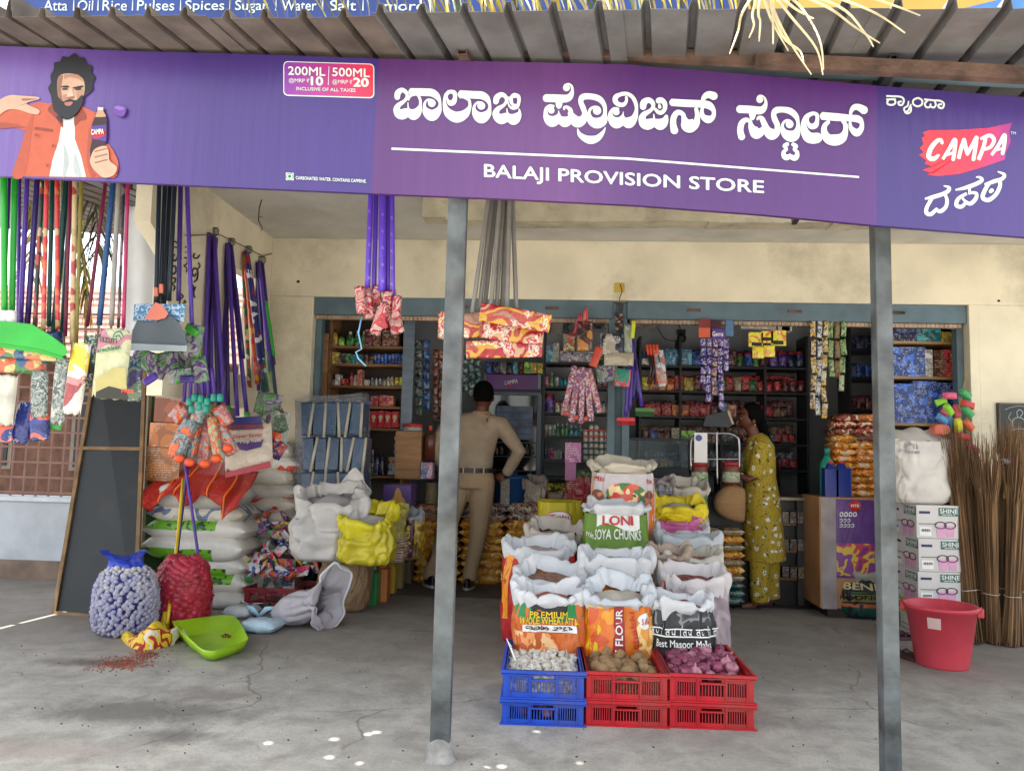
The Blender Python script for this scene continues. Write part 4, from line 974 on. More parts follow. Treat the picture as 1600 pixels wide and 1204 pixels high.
# third row
t,G=sack('red and orange sack with white rim left of the soya chunks',838,1050,862,112,4.80,weave((178,30,36)),M_rimw,grains((185,165,160),(160,140,135),14),7,.075,z0=0,rimh=.075,dep=.30,rr=.032)
dec(t,G,P((235,150,30)),-1.3,.3,-.72,.97,off=.002);dec(t,G,P((225,120,30)),-.6,.5,.6,.86,off=.003,curve=lambda u,v,a,b_:(u,.62+.18*(1-u*u*3)+.05*b_));dtx(t,G,W_,'S',-1.05,.68,-.9,.76)
t,G=sack('green soya chunks sack with white collar in the centre',962,1050,796,104,4.95,weave((96,132,40)),M_rimw,grains((200,180,140),(170,150,110),25),8,.04,z0=0,rimh=.022,dep=.30,rr=.028)
dec(t,G,W_,-.55,.865,.60,.985,'printed_label',off=.003,curve=lambda u,v,a,b_:(u,v+.025*math.sin(a*6)))
dtx(t,G,RED,'LONI',-.34,.885,.40,.95,bold=.02);dtx(t,G,W_,'SOYA CHUNKS',-.56,.775,.60,.845,bold=.015,arc=.01);dtx(t,G,W_,'mini',-.80,.80,-.60,.84,sl=-.03)
for s_ in(1,):dec(t,G,YEL,s_*1.12,.2,s_*1.02,.95,'printed_edge',off=.004)
mb=MB();text_fit(mb,'SOYA CHUNKS',lambda a,b_:G(1.05+b_*.06,.85-a*.55,.012),bold=.02);o=mb.build('edge_lettering',K_,t);o['kind']='stuff'
t,G=sack('cream sack with crumpled collar in the third row behind the lilac sack',1085,1035,872,92,4.75,clothm((178,170,158)),clothm((190,184,172)),grains((160,70,65),(140,110,90),40),9,.05,z0=0,rimh=.05,dep=.26,rr=.03)
t,G=sack('tan sack squeezed between the white sack and the cream sacks',1048,1035,868,60,4.72,clothm((158,128,108)),clothm((170,150,135)),grains((150,110,100),(120,90,80),40),10,.06,z0=0,rimh=.05,dep=.22)
# fourth row
t,G=sack('sack with maroon print and pale collar behind the red sack',865,1030,838,92,5.15,weave((95,35,48)),clothm((190,180,170)),grains((150,140,120),(130,115,100),30),11,.08,z0=0,rimh=.07,dep=.34,rr=.03)
dell(t,G,W_,.5,.66,.2,.07)
t,G=sack('pale sack with turned collar below the yellow cloth bag',1078,1010,848,96,5.15,clothm((175,168,165)),M_rim,grains((150,125,80),(170,150,110),50),12,.06,z0=0,rimh=.06,dep=.30,rr=.028)
t,G=sack('white rimmed sack directly below the pink cloth bag',1068,1010,832,84,5.42,clothm((185,182,182)),M_rimw,None,13,.08,z0=0,rimh=.05,dep=.26)
t,G=sack('tall snack sack showing a bowl of salad above the soya chunks',972,1010,729,100,5.35,weave((196,188,190)),clothm((205,195,178)),grains((190,165,120),(160,130,90),40),14,.05,z0=0,rimh=.03,dep=.34,rr=.035)
for s_ in(-1,1):dec(t,G,P((225,125,30)),s_*1.28,.1,s_*.95,.93,'printed_edge',off=.003)
dec(t,G,P((215,110,25)),-1.2,.1,1.2,.765,off=.0025)
for s_ in(-1,1):dell(t,G,prt([(120,50,30),(170,85,45),(90,35,20),(200,120,70)],22,mode='cell',text=0,rnd=False),s_*.72,.80,.22,.055,'printed_peanuts',off=.004)
dell(t,G,P((25,95,60)),.05,.80,.52,.055,'printed_bowl',off=.0055)
dell(t,G,prt([(215,45,40),(235,205,150),(225,90,60),(60,120,50),(240,220,170)],30,mode='cell',text=0,rnd=False),.05,.84,.50,.06,'printed_salad',off=.0075)
dtx(t,G,RED,'Mix',-.8,.905,-.5,.935);dtx(t,G,RED,'Mix',.6,.895,.85,.925)
t,G=sack('bright yellow sack with an oval red badge behind the white sacks',870,1010,786,76,5.75,weave((188,172,25)),None,grains((200,190,160),(180,170,140),30),15,.02,z0=0,dep=.32,bulge=.01)
dell(t,G,RED,0,.875,.48,.055);dell(t,G,W_,0,.875,.44,.048,off=.005);dtx(t,G,RED,'Teju',-.32,.85,.32,.90,bold=.02,off=.013)
t,G=sack('yellow cloth bag tied loosely right of the salad bowl sack',1062,980,795,78,5.6,clothm((215,190,30)),clothm((222,200,40)),None,16,.10,z0=at(1062,826,5.6).z,rimh=.07,dep=.26,rr=.03,wr=2.0,name='cloth_bag',cat='bag')
t,G=sack('pink cloth bag pressed flat under the yellow cloth bag',1058,852,815,80,5.52,clothm((205,105,160)),clothm((210,115,170)),None,17,.03,z0=at(1058,850,5.5).z,rimh=.03,dep=.26,wr=2.0,name='cloth_bag',cat='bag')
t,G=sack('white sack with a green print right of the clear rice bag',1076,900,768,64,6.0,clothm((180,172,158)),clothm((190,182,168)),None,18,.10,z0=at(1076,800,6.0).z-.5,rimh=.05,dep=.26,rr=.025)
dec(t,G,prt([(20,120,50),(170,170,150),(15,100,45)],12,mode='band',text=0,rnd=False),.05,.72,1.1,.93,'printed_picture',off=.003)
t,G=sack('greyish clear bag of grain behind the salad bowl sack',1034,900,752,36,5.95,prt([(90,88,95),(120,118,122),(70,68,75)],14,text=.3,rnd=False),clothm((150,140,140)),None,19,.03,z0=at(1034,800,6.0).z-.5,rimh=.03,dep=.2,name='plastic_bag',cat='bag')
# small sacks and bags on the low stack right of the man
t,G=sack('brown paper sack with red print beside the blue water jar',836,800,755,34,7.2,prt([(150,135,120),(165,150,132),(150,40,40)],6,text=.2,rnd=False),clothm((160,148,135)),None,20,.06,rimh=.06,dep=.2)
t,G=sack('crumpled grey sack behind the bright yellow sack',866,800,765,38,7.3,clothm((150,138,122)),clothm((158,148,132)),None,21,.05,rimh=.04,dep=.2)
t,G=sack('small yellow and black bag on top of the grey sacks',870,768,757,26,7.25,prt([(210,195,40),(60,60,40),(215,200,60)],10,text=.2,rnd=False),None,None,22,.02,dep=.1,name='plastic_bag',cat='bag',wr=3)
t,G=sack('green mesh topped bag beside the pink washing powder pack',905,800,738,42,7.0,prt([(150,35,40),(160,45,45),(120,100,95)],5,text=.4,rnd=False),prt([(90,110,70),(60,80,50),(120,130,95)],12,text=0,rnd=False),None,23,.04,rimh=.05,dep=.2)
# left group of sacks
t,G=sack('big open white sack with peaked mouth against the wrapped blue pipes',503,905,790,112,5.35,clothm((178,174,172)),clothm((186,182,180)),grains((150,148,148),(165,163,162),10),31,.17,z0=at(503,880,5.35).z,rimh=.12,dep=.42,wr=2.2,rr=.03)
mb=MB();mb.smooth=True
def peak(u,v):
 q=-.9+1.8*u;b0=G(q,1,.0)+Vector((0,.30,.0));return b0+Vector((.03*math.sin(v*2),-.06*v+.02*noise.noise(Vector((u*4,v*4,2))),v*(.20*max(0,1-abs(u-.68)/.33)+.06)))
mb.grid(peak,20,10);o=mb.build('peaked_flap',clothm((186,182,180)),t);q=o.modifiers.new('t','SOLIDIFY');q.thickness=.006
t,G=sack('yellow plastic sack with rolled open mouth above the green can',562,905,822,82,5.25,mat((185,172,45),.35,var=.15,vs=7,bump=.5,bs=20,key='yellow_plastic'),mat((198,186,40),.35,var=.12,vs=7,bump=.4,bs=20,key='yellow_plastic'),None,32,.14,z0=at(562,885,5.25).z,rimh=.05,dep=.34,wr=1.8,rr=.03)
t,G=sack('pale olive yellow sack behind the bright yellow one',592,900,800,62,5.75,mat((165,155,85),.45,var=.12,vs=7,bump=.4,bs=20,key='olive_plastic'),mat((175,165,80),.45,var=.1,vs=7,key='olive_plastic'),None,33,.06,z0=at(592,860,5.75).z,rimh=.06,dep=.3,wr=1.5)
t,G=sack('gold bag with the word cycle on a dark band',638,905,806,36,5.95,prt([(150,120,30),(190,155,45),(120,90,25)],10,text=.2,rnd=False),clothm((150,155,165)),None,34,.04,z0=at(638,875,5.95).z,rimh=.05,dep=.22)
dec(t,G,P((60,25,55)),-.55,.05,.3,.92,off=.003);mb=MB();text_fit(mb,'Cycle',lambda a,b_:G(.1-b_*.42,.18+a*.6,.007),bold=.02);o=mb.build('lettering',YEL,t);o['kind']='stuff'
mb=None
t,G=sack('brown and white printed sack between the yellow sack and the gold bag',610,900,835,40,5.8,prt([(120,60,50),(200,190,175),(140,110,85)],8,mode='bandz',text=.4,rnd=False),None,None,35,.01,z0=at(610,880,5.8).z,dep=.2)
t,G=sack('tan burlap like sack with pale hem standing on the floor',530,955,872,76,gnd(534,958).y,prt([(150,122,92),(165,138,106),(140,112,82)],30,mode='bandz',text=0,rough=.8,bump=.5,bs=60,rnd=False),clothm((185,172,155)),None,36,.03,z0=0,rimh=.035,dep=.26,rr=.012,bulge=.08)
# plastic crates with produce
M_cblue=mat((28,75,185),.42,var=.12,vs=6,bump=.12,bs=60,dirt=.55,key='blue_crate_plastic')
M_cred=mat((185,28,40),.42,var=.12,vs=6,bump=.12,bs=60,dirt=.55,key='red_crate_plastic')
M_cdirt=mat((150,125,110),.8,var=.3,key='dusty_ledge')
def crate(label,c,w_,d_,h,m,rot=0,group=None,taper=.0):
 t=thing('plastic_crate',label,'crate',c,(0,0,rot),group)
 th=.006
 mb=MB();mb.box((0,0,.006),(w_-.02,d_-.02,.008));mb.build('crate_floor',m,t)
 for(nx,ny,L_,nm)in((0,-1,w_,'end_wall'),(0,1,w_,'end_wall'),(-1,0,d_,'side_wall'),(1,0,d_,'side_wall')):
  mb=MB();off=(d_ if ny else w_)/2-th
  ax=Vector((1,0,0))if ny else Vector((0,1,0));nr=Vector((nx,ny,0))
  def bx(a0,a1,z0,z1,dep=th,o=0):
   c_=ax*(a0+a1)/2+nr*(off+o)+Vector((0,0,(z0+z1)/2))
   mb.box(c_,(a1-a0,dep,z1-z0)if ny else(dep,a1-a0,z1-z0))
  H2=L_/2-(.0 if ny else th*2)
  bx(-H2,H2,0,h*.22)
  hw=.045 if ny else 0
  if hw:
   bx(-H2,-hw,h*.70,h);bx(hw,H2,h*.70,h);bx(-hw,hw,h*.90,h);bx(-hw-.012,hw+.012,h*.64,h*.70,.014,.006)
  else:bx(-H2,H2,h*.66,h)
  np_=3 if ny else 4;seg=2*H2/np_
  for k in range(np_):
   a=-H2+k*seg;e=seg*(.26 if k in(0,np_-1)else .06)
   l0=a+(e if k==0 else seg*.06);l1=a+seg-(e if k==np_-1 else seg*.06)
   bx(a,l0,h*.22,h*.70);bx(l1,a+seg,h*.22,h*.70)
   nb=8 if ny else 9
   for i in range(nb+1):q=l0+(l1-l0)*i/nb;bx(q-.0022,q+.0022,h*.22,h*.70,th*.7)
   if k:bx(a-.003,a+.003,0,h*.92,.012,.006)
  for xx in(-H2+seg*.24,H2-seg*.24):bx(xx-.002,xx+.002,0,h*.92,.010,.005)
  mb.build(nm,m,t)
  mb=MB();ee=.012 if ny else 0
  bx(-H2-ee,H2+ee,h-.012,h,.020,.008);bx(-H2-ee,H2+ee,h*.9-.010,h*.9-.005,.012,.005)
  bx(-H2-ee,H2+ee,.0,.007,.013,.006)
  mb.build('rim',m,t)
 return t
def cgeo(pxl,pxr,pyb):
 a,b_=gnd(pxl,pyb),gnd(pxr,pyb+(pxr-pxl)*.012);return a,b_
CH=.112;CD=.56
a0=gnd(782,1131);a1=gnd(910,1135);b0=gnd(913,1133);b1=gnd(1041,1137);c0=gnd(1045,1136);c1=gnd(1178,1141)
crs=[]
for(l,r_,m,la,lb)in((a0,a1,M_cblue,'lower blue crate standing on the floor with onions inside','upper blue crate filled with white garlic'),(b0,b1,M_cred,'lower red crate under the crate of potatoes','upper red crate with potatoes in it'),(c0,c1,M_cred,'lower red crate under the crate of onions','upper red crate full of purple onions')):
 w_=(r_-l).length-.004;rz=math.atan2(r_.y-l.y,r_.x-l.x)*.5
 cx_,y0=(l.x+r_.x)/2,(l.y+r_.y)/2
 crs.append((crate(la,(cx_,y0+CD/2,0),w_,CD,CH-.001,m,rz,'crates stacked in front of the sacks'),crate(lb,(cx_,y0+CD/2+.002,CH),w_,CD,CH+.012,m,rz,'crates stacked in front of the sacks'),w_))
def produce(meshes,n,cen,w_,d_,z,hump,r,label,cat,name,group,seed,sq=1.0,first=None):
 rng=random.Random(seed);out=[];pts=[]
 tries=0
 while len(pts)<n and tries<6000:
  tries+=1
  x=rng.uniform(-1,1)*(w_/2-r);y=rng.uniform(-1,1)*(d_/2-r)
  zz=z+hump*(1-(2*x/w_)**2)*(1-(2*y/d_)**2)+rng.uniform(-.4,.9)*r
  if all((x-a)**2+(y-b_)**2+(zz-c_)**2>(1.55*r)**2 for a,b_,c_ in pts):pts.append((x,y,zz))
 for x,y,zz in pts:
  me=rng.choice(meshes);o=bpy.data.objects.new(name,me);C.objects.link(o)
  o.location=(cen[0]+x,cen[1]+y,zz);o.rotation_euler=(rng.uniform(-1.2,1.2),rng.uniform(-1.2,1.2),rng.uniform(0,6))
  k=rng.uniform(.82,1.12);o.scale=(k,k,k);tag(o,label,cat,group);out.append(o)
 return out
def blob_mesh(name,r,prof,mats,bumps=0,n=12,seed=0,sc=(1,1,1),lob=0):
 mb=MB();mb.lathe([(a*r,z*r)for a,z in prof],(0,0,0),n)
 vs=[]
 for v in mb.v:
  v=Vector(v);q=math.atan2(v.y,v.x);f=1+bumps*noise.noise(v/r*1.3+Vector((seed,0,0)))+(lob*abs(math.sin(q*3))if lob else 0)
  vs.append((v.x*f*sc[0],v.y*f*sc[1],v.z*sc[2]))
 mb.v=vs;o=mb.build(name,mats);me=o.data;bpy.data.objects.remove(o);return me
M_garl=mat((205,198,186),.5,var=.1,vs=30,bump=.2,bs=60,stretch=(6,6,1),key='garlic_skin')
M_onion=mat((132,62,88),.28,var=.35,vs=22,stretch=(3,3,.5),key='onion_skin');M_onion2=mat((178,118,132),.3,var=.35,vs=22,stretch=(3,3,.5),key='onion_skin')
M_pot=mat((150,120,84),.75,var=.25,vs=25,bump=.3,bs=50,dirt=.5,key='potato_skin')
gp=[(0,-.7),(.25,-.75),(.75,-.55),(1,-.1),(.9,.3),(.5,.6),(.2,.85),(.12,1.2),(.10,1.5),(0,1.5)]
gm=[blob_mesh('garlic',.021,gp,M_garl,.15,12,i,lob=.12)for i in range(3)]
op=[(0,-.85),(.3,-.85),(.8,-.6),(1.02,-.1),(.95,.35),(.6,.75),(.22,.98),(.12,1.25),(.05,1.5),(0,1.5)]
om=[blob_mesh('onion',.029,op,m,.10,14,i)for i,m in enumerate((M_onion,M_onion,M_onion2))]
ppf=[(0,-1),(.45,-.92),(.85,-.5),(1,0),(.9,.45),(.5,.88),(0,1)]
pm=[blob_mesh('potato',.033,ppf,M_pot,.3,12,i,(1,.85,1.35))for i in range(3)]
def cr_c(i):o=crs[i][1];return o.location,crs[i][2]
l,w_=cr_c(0);produce(gm,210,l,w_-.02,CD-.03,CH+.072,.012,.0195,'white garlic bulb lying in the blue crate','garlic','garlic_bulb','garlic in the blue crate',1)
l,w_=cr_c(1);produce(pm,46,l,w_-.03,CD-.04,CH+.055,.02,.034,'brown potato lying in the middle red crate','potato','potato','potatoes in the red crate',2)
l,w_=cr_c(2);produce(om,95,l,w_-.02,CD-.03,CH+.085,.03,.028,'purple onion lying in the right red crate','onion','onion','onions in the red crate',3)
l=crs[0][0].location;produce(om,16,(l.x,l.y-.16),.25,.2,.055,.0,.028,'purple onion seen through the handle hole of the lower blue crate','onion','onion','onions in the lower blue crate',5)
for i,c_ in enumerate(((190,180,165),(95,75,55),(70,25,40))):
 l,w_=cr_c(i);mb=MB();mb.box((0,0,.05),(w_-.03,CD-.04,.055));mb.build('packed_produce',mat(c_,.8,var=.5,vs=50,bump=.8,bs=60,key='packed_produce'),crs[i][1])
 tag([o_ for o_ in crs[i][1].children if o_.name.startswith('packed_produce')][0],kind='stuff')
mb=MB();p=at(799,1010,3.35);mb.tube([p,p+Vector((-.02,.02,.03)),p+Vector((.02,-.02,-.05))],.004,6);
mb.smooth=True;tag(mb.build('ladle',M_white),'white plastic handle poking out of the garlic crate','ladle')
# pillow shaped bags
def pillow_mb(L_,W_2,H_,seed=0,ear=.5,n=40,k=24,wr=1.0,sag=0):
 """flat bag along x: centre at the origin, length L_, width W_2 (y), thickness H_ (z)"""
 mb=MB();mb.smooth=True
 def f(u,v):
  q=u*2*PI;x=-1+2*v
  e=.6;cy=abs(math.cos(q))**e*(1 if math.cos(q)>0 else-1);cz=abs(math.sin(q))**.8*(1 if math.sin(q)>0 else-1)
  ez=(1-abs(x)**5)**.7;ey=1-.10*(1-abs(x)**8)*(1-ear)-.0
  pinch=1-.12*math.exp(-((abs(x)-.88)/.08)**2)
  nz=noise.noise(Vector((x*2.2+seed,cy*1.5,cz*1.2+seed)))*.10+noise.noise(Vector((x*6+seed,cy*4,cz*3)))*.05+.03*math.sin(cy*9+seed)*max(0,abs(x)-.6)
  nz*=wr
  y=cy*W_2/2*ey*pinch*(1+nz*.3);z=cz*H_/2*ez*(1+nz)-sag*(x*x)
  return Vector((x*L_/2*(1-.05*abs(cy)**3*(1-ear)),y,z+nz*H_*.12))
 mb.grid(f,n,k,True);return mb
_pc={}
def pillow(name,label,cat,loc,L_,W_2,H_,m,rot=(0,0,0),seed=0,group=None,wr=1.0,sag=0,low=False,parent=None):
 key=(L_,W_2,H_,seed%3,m.name,wr,sag,low)
 if key not in _pc:
  o=pillow_mb(L_,W_2,H_,seed%3,wr=wr,sag=sag,n=14 if low else 32,k=8 if low else 18).build(name,m);_pc[key]=o.data
 else:o=bpy.data.objects.new(name,_pc[key]);C.objects.link(o)
 o.location=loc;o.rotation_euler=rot
 if parent:o.parent=parent
 return tag(o,label,cat,group)
# left pile of flat bags (front column), bottom to top
M_bagw=mat((196,192,186),.45,var=.1,vs=5,bump=.4,bs=18,dirt=.3,key='white_bag_plastic')
def bagmat(cols,sc=2.2,seed=0,txt=.25):return prt(cols,sc,.4,'blob',seed,.5,txt,rnd=False,bs=14)
def greenbag():
 m,n,b=nodes('white_and_green_bag');L=n.links;tc=n.nodes.new('ShaderNodeTexCoord');sp=n.nodes.new('ShaderNodeSeparateXYZ');L.new(tc.outputs['Object'],sp.inputs[0])
 nz=n.nodes.new('ShaderNodeTexNoise');nz.inputs['Scale'].default_value=4;L.new(tc.outputs['Object'],nz.inputs[0])
 ad=n.nodes.new('ShaderNodeMath');ad.operation='MULTIPLY_ADD';ad.inputs[1].default_value=.05;L.new(nz.outputs[0],ad.inputs[0]);L.new(sp.outputs['Z'],ad.inputs[2])
 g=n.nodes.new('ShaderNodeMath');g.operation='GREATER_THAN';g.inputs[1].default_value=.028;L.new(ad.outputs[0],g.inputs[0])
 gx=n.nodes.new('ShaderNodeMath');gx.operation='LESS_THAN';gx.inputs[1].default_value=.17;L.new(sp.outputs['X'],gx.inputs[0])
 ml=n.nodes.new('ShaderNodeMath');ml.operation='MULTIPLY';L.new(g.outputs[0],ml.inputs[0]);L.new(gx.outputs[0],ml.inputs[1])
 n2=n.nodes.new('ShaderNodeTexNoise');n2.inputs['Scale'].default_value=26;n2.inputs['Detail'].default_value=0;L.new(tc.outputs['Object'],n2.inputs[0])
 g2=n.nodes.new('ShaderNodeMath');g2.operation='GREATER_THAN';g2.inputs[1].default_value=.62;L.new(n2.outputs[0],g2.inputs[0])
 gc=n.nodes.new('ShaderNodeMixRGB');gc.inputs[1].default_value=srgb(98,160,30);gc.inputs[2].default_value=srgb(40,75,25);L.new(g2.outputs[0],gc.inputs[0])
 mx=n.nodes.new('ShaderNodeMixRGB');mx.inputs[1].default_value=srgb(200,196,188);L.new(ml.outputs[0],mx.inputs[0]);L.new(gc.outputs[0],mx.inputs[2]);L.new(mx.outputs[0],b.inputs['Base Color'])
 b.inputs['Roughness'].default_value=.38
 bp=n.nodes.new('ShaderNodeBump');bp.inputs['Strength'].default_value=.5;bp.inputs['Distance'].default_value=.02;n3=n.nodes.new('ShaderNodeTexNoise');n3.inputs['Scale'].default_value=16;L.new(tc.outputs['Object'],n3.inputs[0])
 L.new(n3.outputs[0],bp.inputs['Height']);L.new(bp.outputs[0],b.inputs['Normal']);return m
M_gb=greenbag()
YL=gnd(300,952).y
Y0=YL
rows=[(262,392,925,952,0,M_bagw,'white bag at the bottom of the rice bag pile beside the onion sack'),(268,390,898,928,0,M_gb,'green and white bag second from the bottom of the rice bag pile'),(252,386,872,902,PI,M_gb,'white bag with green side third from the bottom of the rice bag pile'),(208,384,838,876,PI,M_gb,'white bag with green belly and a pinched green corner in the pile'),(214,388,812,846,0,M_gb,'white bag with bright green top in the middle of the pile'),(222,384,788,818,0,bagmat([(186,178,164),(196,190,180),(90,105,135),(190,184,172),(196,190,180)],3,3),'cream bag with a grey blue picture above the green bags'),(226,372,757,795,0,M_bagw,'plain white bag directly under the red cloth on the pile')]
for i,(x0,x1,yt,yb,fl,m,lb)in enumerate(rows):
 Yc=Y0+.02*((i*37)%3);c_=at((x0+x1)/2,(yt+yb)/2,Yc);s_=ss(Yc)
 pillow('rice_bag',lb,'bag',(c_.x,Yc+.22,c_.z),(x1-x0)*s_,.46,(yb-yt)*s_*1.25,m,(fl,0,R(-4+(i*29)%7)),i,wr=1.3)
# back column of white bags, right and higher
for i in range(9):
 yt=690+i*21;x0,x1=(352+(i*13)%12,458+(i*7)%10)
 Yc=Y0+.45;c_=at((x0+x1)/2,yt+14,Yc);s_=ss(Yc)
 m=[M_bagw,bagmat([(196,188,178),(188,180,170),(196,60,40),(192,186,176),(196,190,180)],3.5,i),bagmat([(190,182,170),(170,160,148),(196,190,180)],3,i+9)][i%3]
 pillow('flour_bag',('white flour bag, %s from the top of the pile against the left pier'%['first','second','third','fourth','fifth','sixth','seventh','eighth','ninth'][i]),'bag',(c_.x,Yc+.2,c_.z),(x1-x0)*s_*1.12,.42,26*s_*1.25,m,(0,0,R(-8+(i*23)%15)),i,wr=1.6)
for i in range(7):
 yt=830+i*18;Yc=Y0+.42;c_=at(400,yt,Yc)
 pillow('flour_bag','white flour bag low in the pile behind the toy packets, layer %s'%['one','two','three','four','five','six','seven'][i],'bag',(c_.x,Yc+.25,c_.z),.42,.4,.12,M_bagw,(0,0,R(-8+(i*23)%15)),i,wr=1.6)
# red net cloth draped over the pile
rc=thing('red_net_cloth','translucent red net cloth draped over the top of the rice bags','cloth',at(298,750,Y0-.02))
M_rednet=film((190,38,24),.30,.5,.9,'red_net')
def drape(u,v):
 px=222+158*u+6*math.sin(v*5);top_=728+10*math.sin(u*7+1);bot_=772+18*math.sin(u*9.5)**2+(22 if .85<u else 0)+(10 if u<.15 else 0)
 p=at(px,top_+(bot_-top_)*v,Y0-.03)
 bulge=.06*math.sin(min(1,v*1.2)*PI*.5);fold=.022*math.sin(u*30+3*v)*v+.02*noise.noise(Vector((u*8,v*4,2)))
 return p+Vector((0,(.30*(1-v)**2)-bulge*.6+fold,0))-rc.location
mb=MB();mb.smooth=True;mb.grid(drape,48,14);o=mb.build('net_sheet',M_rednet,rc);q=o.modifiers.new('t','SOLIDIFY');q.thickness=.003
mb=MB();mb.smooth=True
for(u0,du)in((.18,.05),(.42,-.06),(.62,.10),(.80,.06)):
 mb.tube([drape(u0+du*v,v)+Vector((0,-.012,0))for v in[k/8 for k in range(9)]],[.006+.008*math.sin(k/8*PI)for k in range(9)],6,flat=.5)
mb.build('orange_folds',mat((225,105,25),.5,key='orange_net'),rc)
# mesh sacks of garlic and onions on the floor at the left
def netmat(c,dens,sc=160):
 m,n,b=nodes('net_plastic');L=n.links;tc=n.nodes.new('ShaderNodeTexCoord');b.inputs['Base Color'].default_value=srgb(*c);b.inputs['Roughness'].default_value=.4
 ck=n.nodes.new('ShaderNodeTexNoise');ck.inputs['Scale'].default_value=9;L.new(tc.outputs['Object'],ck.inputs[0])
 mr=n.nodes.new('ShaderNodeMapRange');mr.inputs[1].default_value=.35;mr.inputs[2].default_value=.65;mr.inputs[3].default_value=dens*.7;mr.inputs[4].default_value=min(1,dens*1.3);L.new(ck.outputs[0],mr.inputs[0])
 tr=n.nodes.new('ShaderNodeBsdfTransparent');mx=n.nodes.new('ShaderNodeMixShader');L.new(mr.outputs[0],mx.inputs[0])
 L.new(tr.outputs[0],mx.inputs[1]);L.new(b.outputs[0],mx.inputs[2]);L.new(mx.outputs[0],n.nodes['Material Output'].inputs[0]);return m
def netbag(name,label,cat,cx,bot,top,wpx,c,dens,meshes,r,seed,neck=None):
 g=gnd(cx,bot);s_=ss(g.y+.1);w_=wpx*s_;h=(bot-top)*s_
 gx_=at(cx,bot,g.y+w_*.42).x;t=thing(name,label,cat,(gx_,g.y+w_*.42,0));rng=random.Random(seed)
 prof=[(0,.0),(.34,.0),(.45,.05),(.50,.2),(.51,.45),(.48,.68),(.40,.88),(.25,.98),(0,1.0)]
 def rad(k):
  for i in range(len(prof)-1):
   a,b_=prof[i],prof[i+1]
   if a[1]<=k<=b_[1]and b_[1]>a[1]:return a[0]+(b_[0]-a[0])*(k-a[1])/(b_[1]-a[1])
  return 0
 def shell(q,k,sc=1):
  rr=rad(k)*w_*sc*(1+.06*noise.noise(Vector((math.cos(q)*1.5+seed,math.sin(q)*1.5,k*3)))+.02*noise.noise(Vector((math.cos(q)*7,math.sin(q)*7,k*14))))
  return Vector((math.cos(q)*rr,math.sin(q)*rr*.82,k*h))
 mb=MB();N=int(2.6*w_*h/(r*r)*.9)
 me_v=[list(m_.vertices)for m_ in meshes]
 k=0;gold=PI*(3-5**.5);cnt=min(640,int(N))
 for i in range(cnt):
  kk=.01+.97*(i+.5)/cnt;q=i*gold+rng.uniform(-.1,.1);p=shell(q,kk,1-1.0*r/(w_*.5));p.z=max(r*.8,p.z*.97+.01)
  if p.y>w_*.2:continue
  m_=meshes[rng.randrange(len(meshes))];rot=Euler((rng.uniform(0,6),rng.uniform(0,6),rng.uniform(0,6))).to_matrix();ksc=rng.uniform(.85,1.2)
  mb.smooth=True;mb.add([rot@(v.co*ksc)+p for v in m_.vertices],[tuple(f.vertices)for f in m_.polygons])
 o=mb.build('bulbs',meshes[0].materials[0],t);o['kind']='stuff'
 mb=MB();mb.ball((0,0,h*.48),1,16,10,(w_*.40,w_*.32,h*.44));mb.build('shade_core',mat((60,50,55),.9,key='shade_core'),t)  # inner ball coloured dark to stand for shade in the gaps between bulbs
 mb=MB();mb.smooth=True;mb.grid(lambda u,v:shell(u*2*PI,v*.995+.002,1.03),40,24,True);mb.build('net',netmat(c,dens),t)
 return t,w_,h
gsm=[blob_mesh('garlic',.0165,gp[:7]+[(0,.9)],mat((185,180,182),.55,var=.15,vs=30,key='garlic_skin'),.15,8,i,lob=.1)for i in range(2)]
t,w_,h=netbag('garlic_net_bag','big blue net bag of garlic bulbs on the floor before the blackboard','net bag',193,1000,893,104,(50,75,190),.17,gsm,.0165,11)
mb=MB();mb.smooth=True
def nk(u,v):
 q=u*2*PI;r_=w_*(.34-.12*math.sin(v*PI*.8)+.10*max(0,v-.6))*(1+.22*math.sin(q*5+1)*v+.1*math.sin(q*11))
 return Vector((math.cos(q)*r_-.05*v,math.sin(q)*r_*.6,h*(.90+.26*v+.06*math.sin(q*2+1)*v)))
mb.grid(nk,44,10,True);mb.add([nk(i/44,.98)for i in range(44)],[tuple(range(44))]);mb.build('gathered_neck',netmat((45,72,195),.8),t)
osm=[blob_mesh('onion',.034,op[:8]+[(0,1.3)],mat((165,42,62),.35,var=.3,vs=12,key='onion_skin'),.1,10,i)for i in range(2)]
netbag('onion_net_bag','red net sack of onions standing on the floor before the rice bags','net bag',282,985,880,92,(190,40,55),.28,osm,.034,12)
# blackboards and green panel
def quad_panel(mb,tl,tr,br,bl,th):
 n=(Vector(tr)-Vector(tl)).cross(Vector(bl)-Vector(tl)).normalized()
 vs=[Vector(p)for p in(tl,tr,br,bl)];back=[p+n*th for p in vs]if n.y>0 else[p-n*th for p in vs]
 mb.add(vs+back,[(0,3,2,1),(4,5,6,7),(0,1,5,4),(1,2,6,5),(2,3,7,6),(3,0,4,7)])
gb0,gb1=gnd(86,958),gnd(212,968)
yb_t=gb0.y+.62
TL,TR,BR,BL=at(152,560,yb_t),at(228,560,yb_t),gb1,gb0
bb=thing('blackboard','tall framed blackboard leaning at the left beside the green panel','blackboard',gb0)
def bl_(u,v):return(BL*(1-u)+BR*u)*(1-v)+(TL*(1-u)+TR*u)*v-gb0
nb=(TR-TL).cross(BL-TL).normalized();nb=nb if nb.y<0 else-nb
mb=MB();quad_panel(mb,bl_(.02,.99),bl_(.98,.99),bl_(.98,.01),bl_(.02,.01),.01);mb.build('board',mat((26,30,33),.55,var=.2,vs=3,bump=.1,dirt=.25,key='slate_paint'),bb)
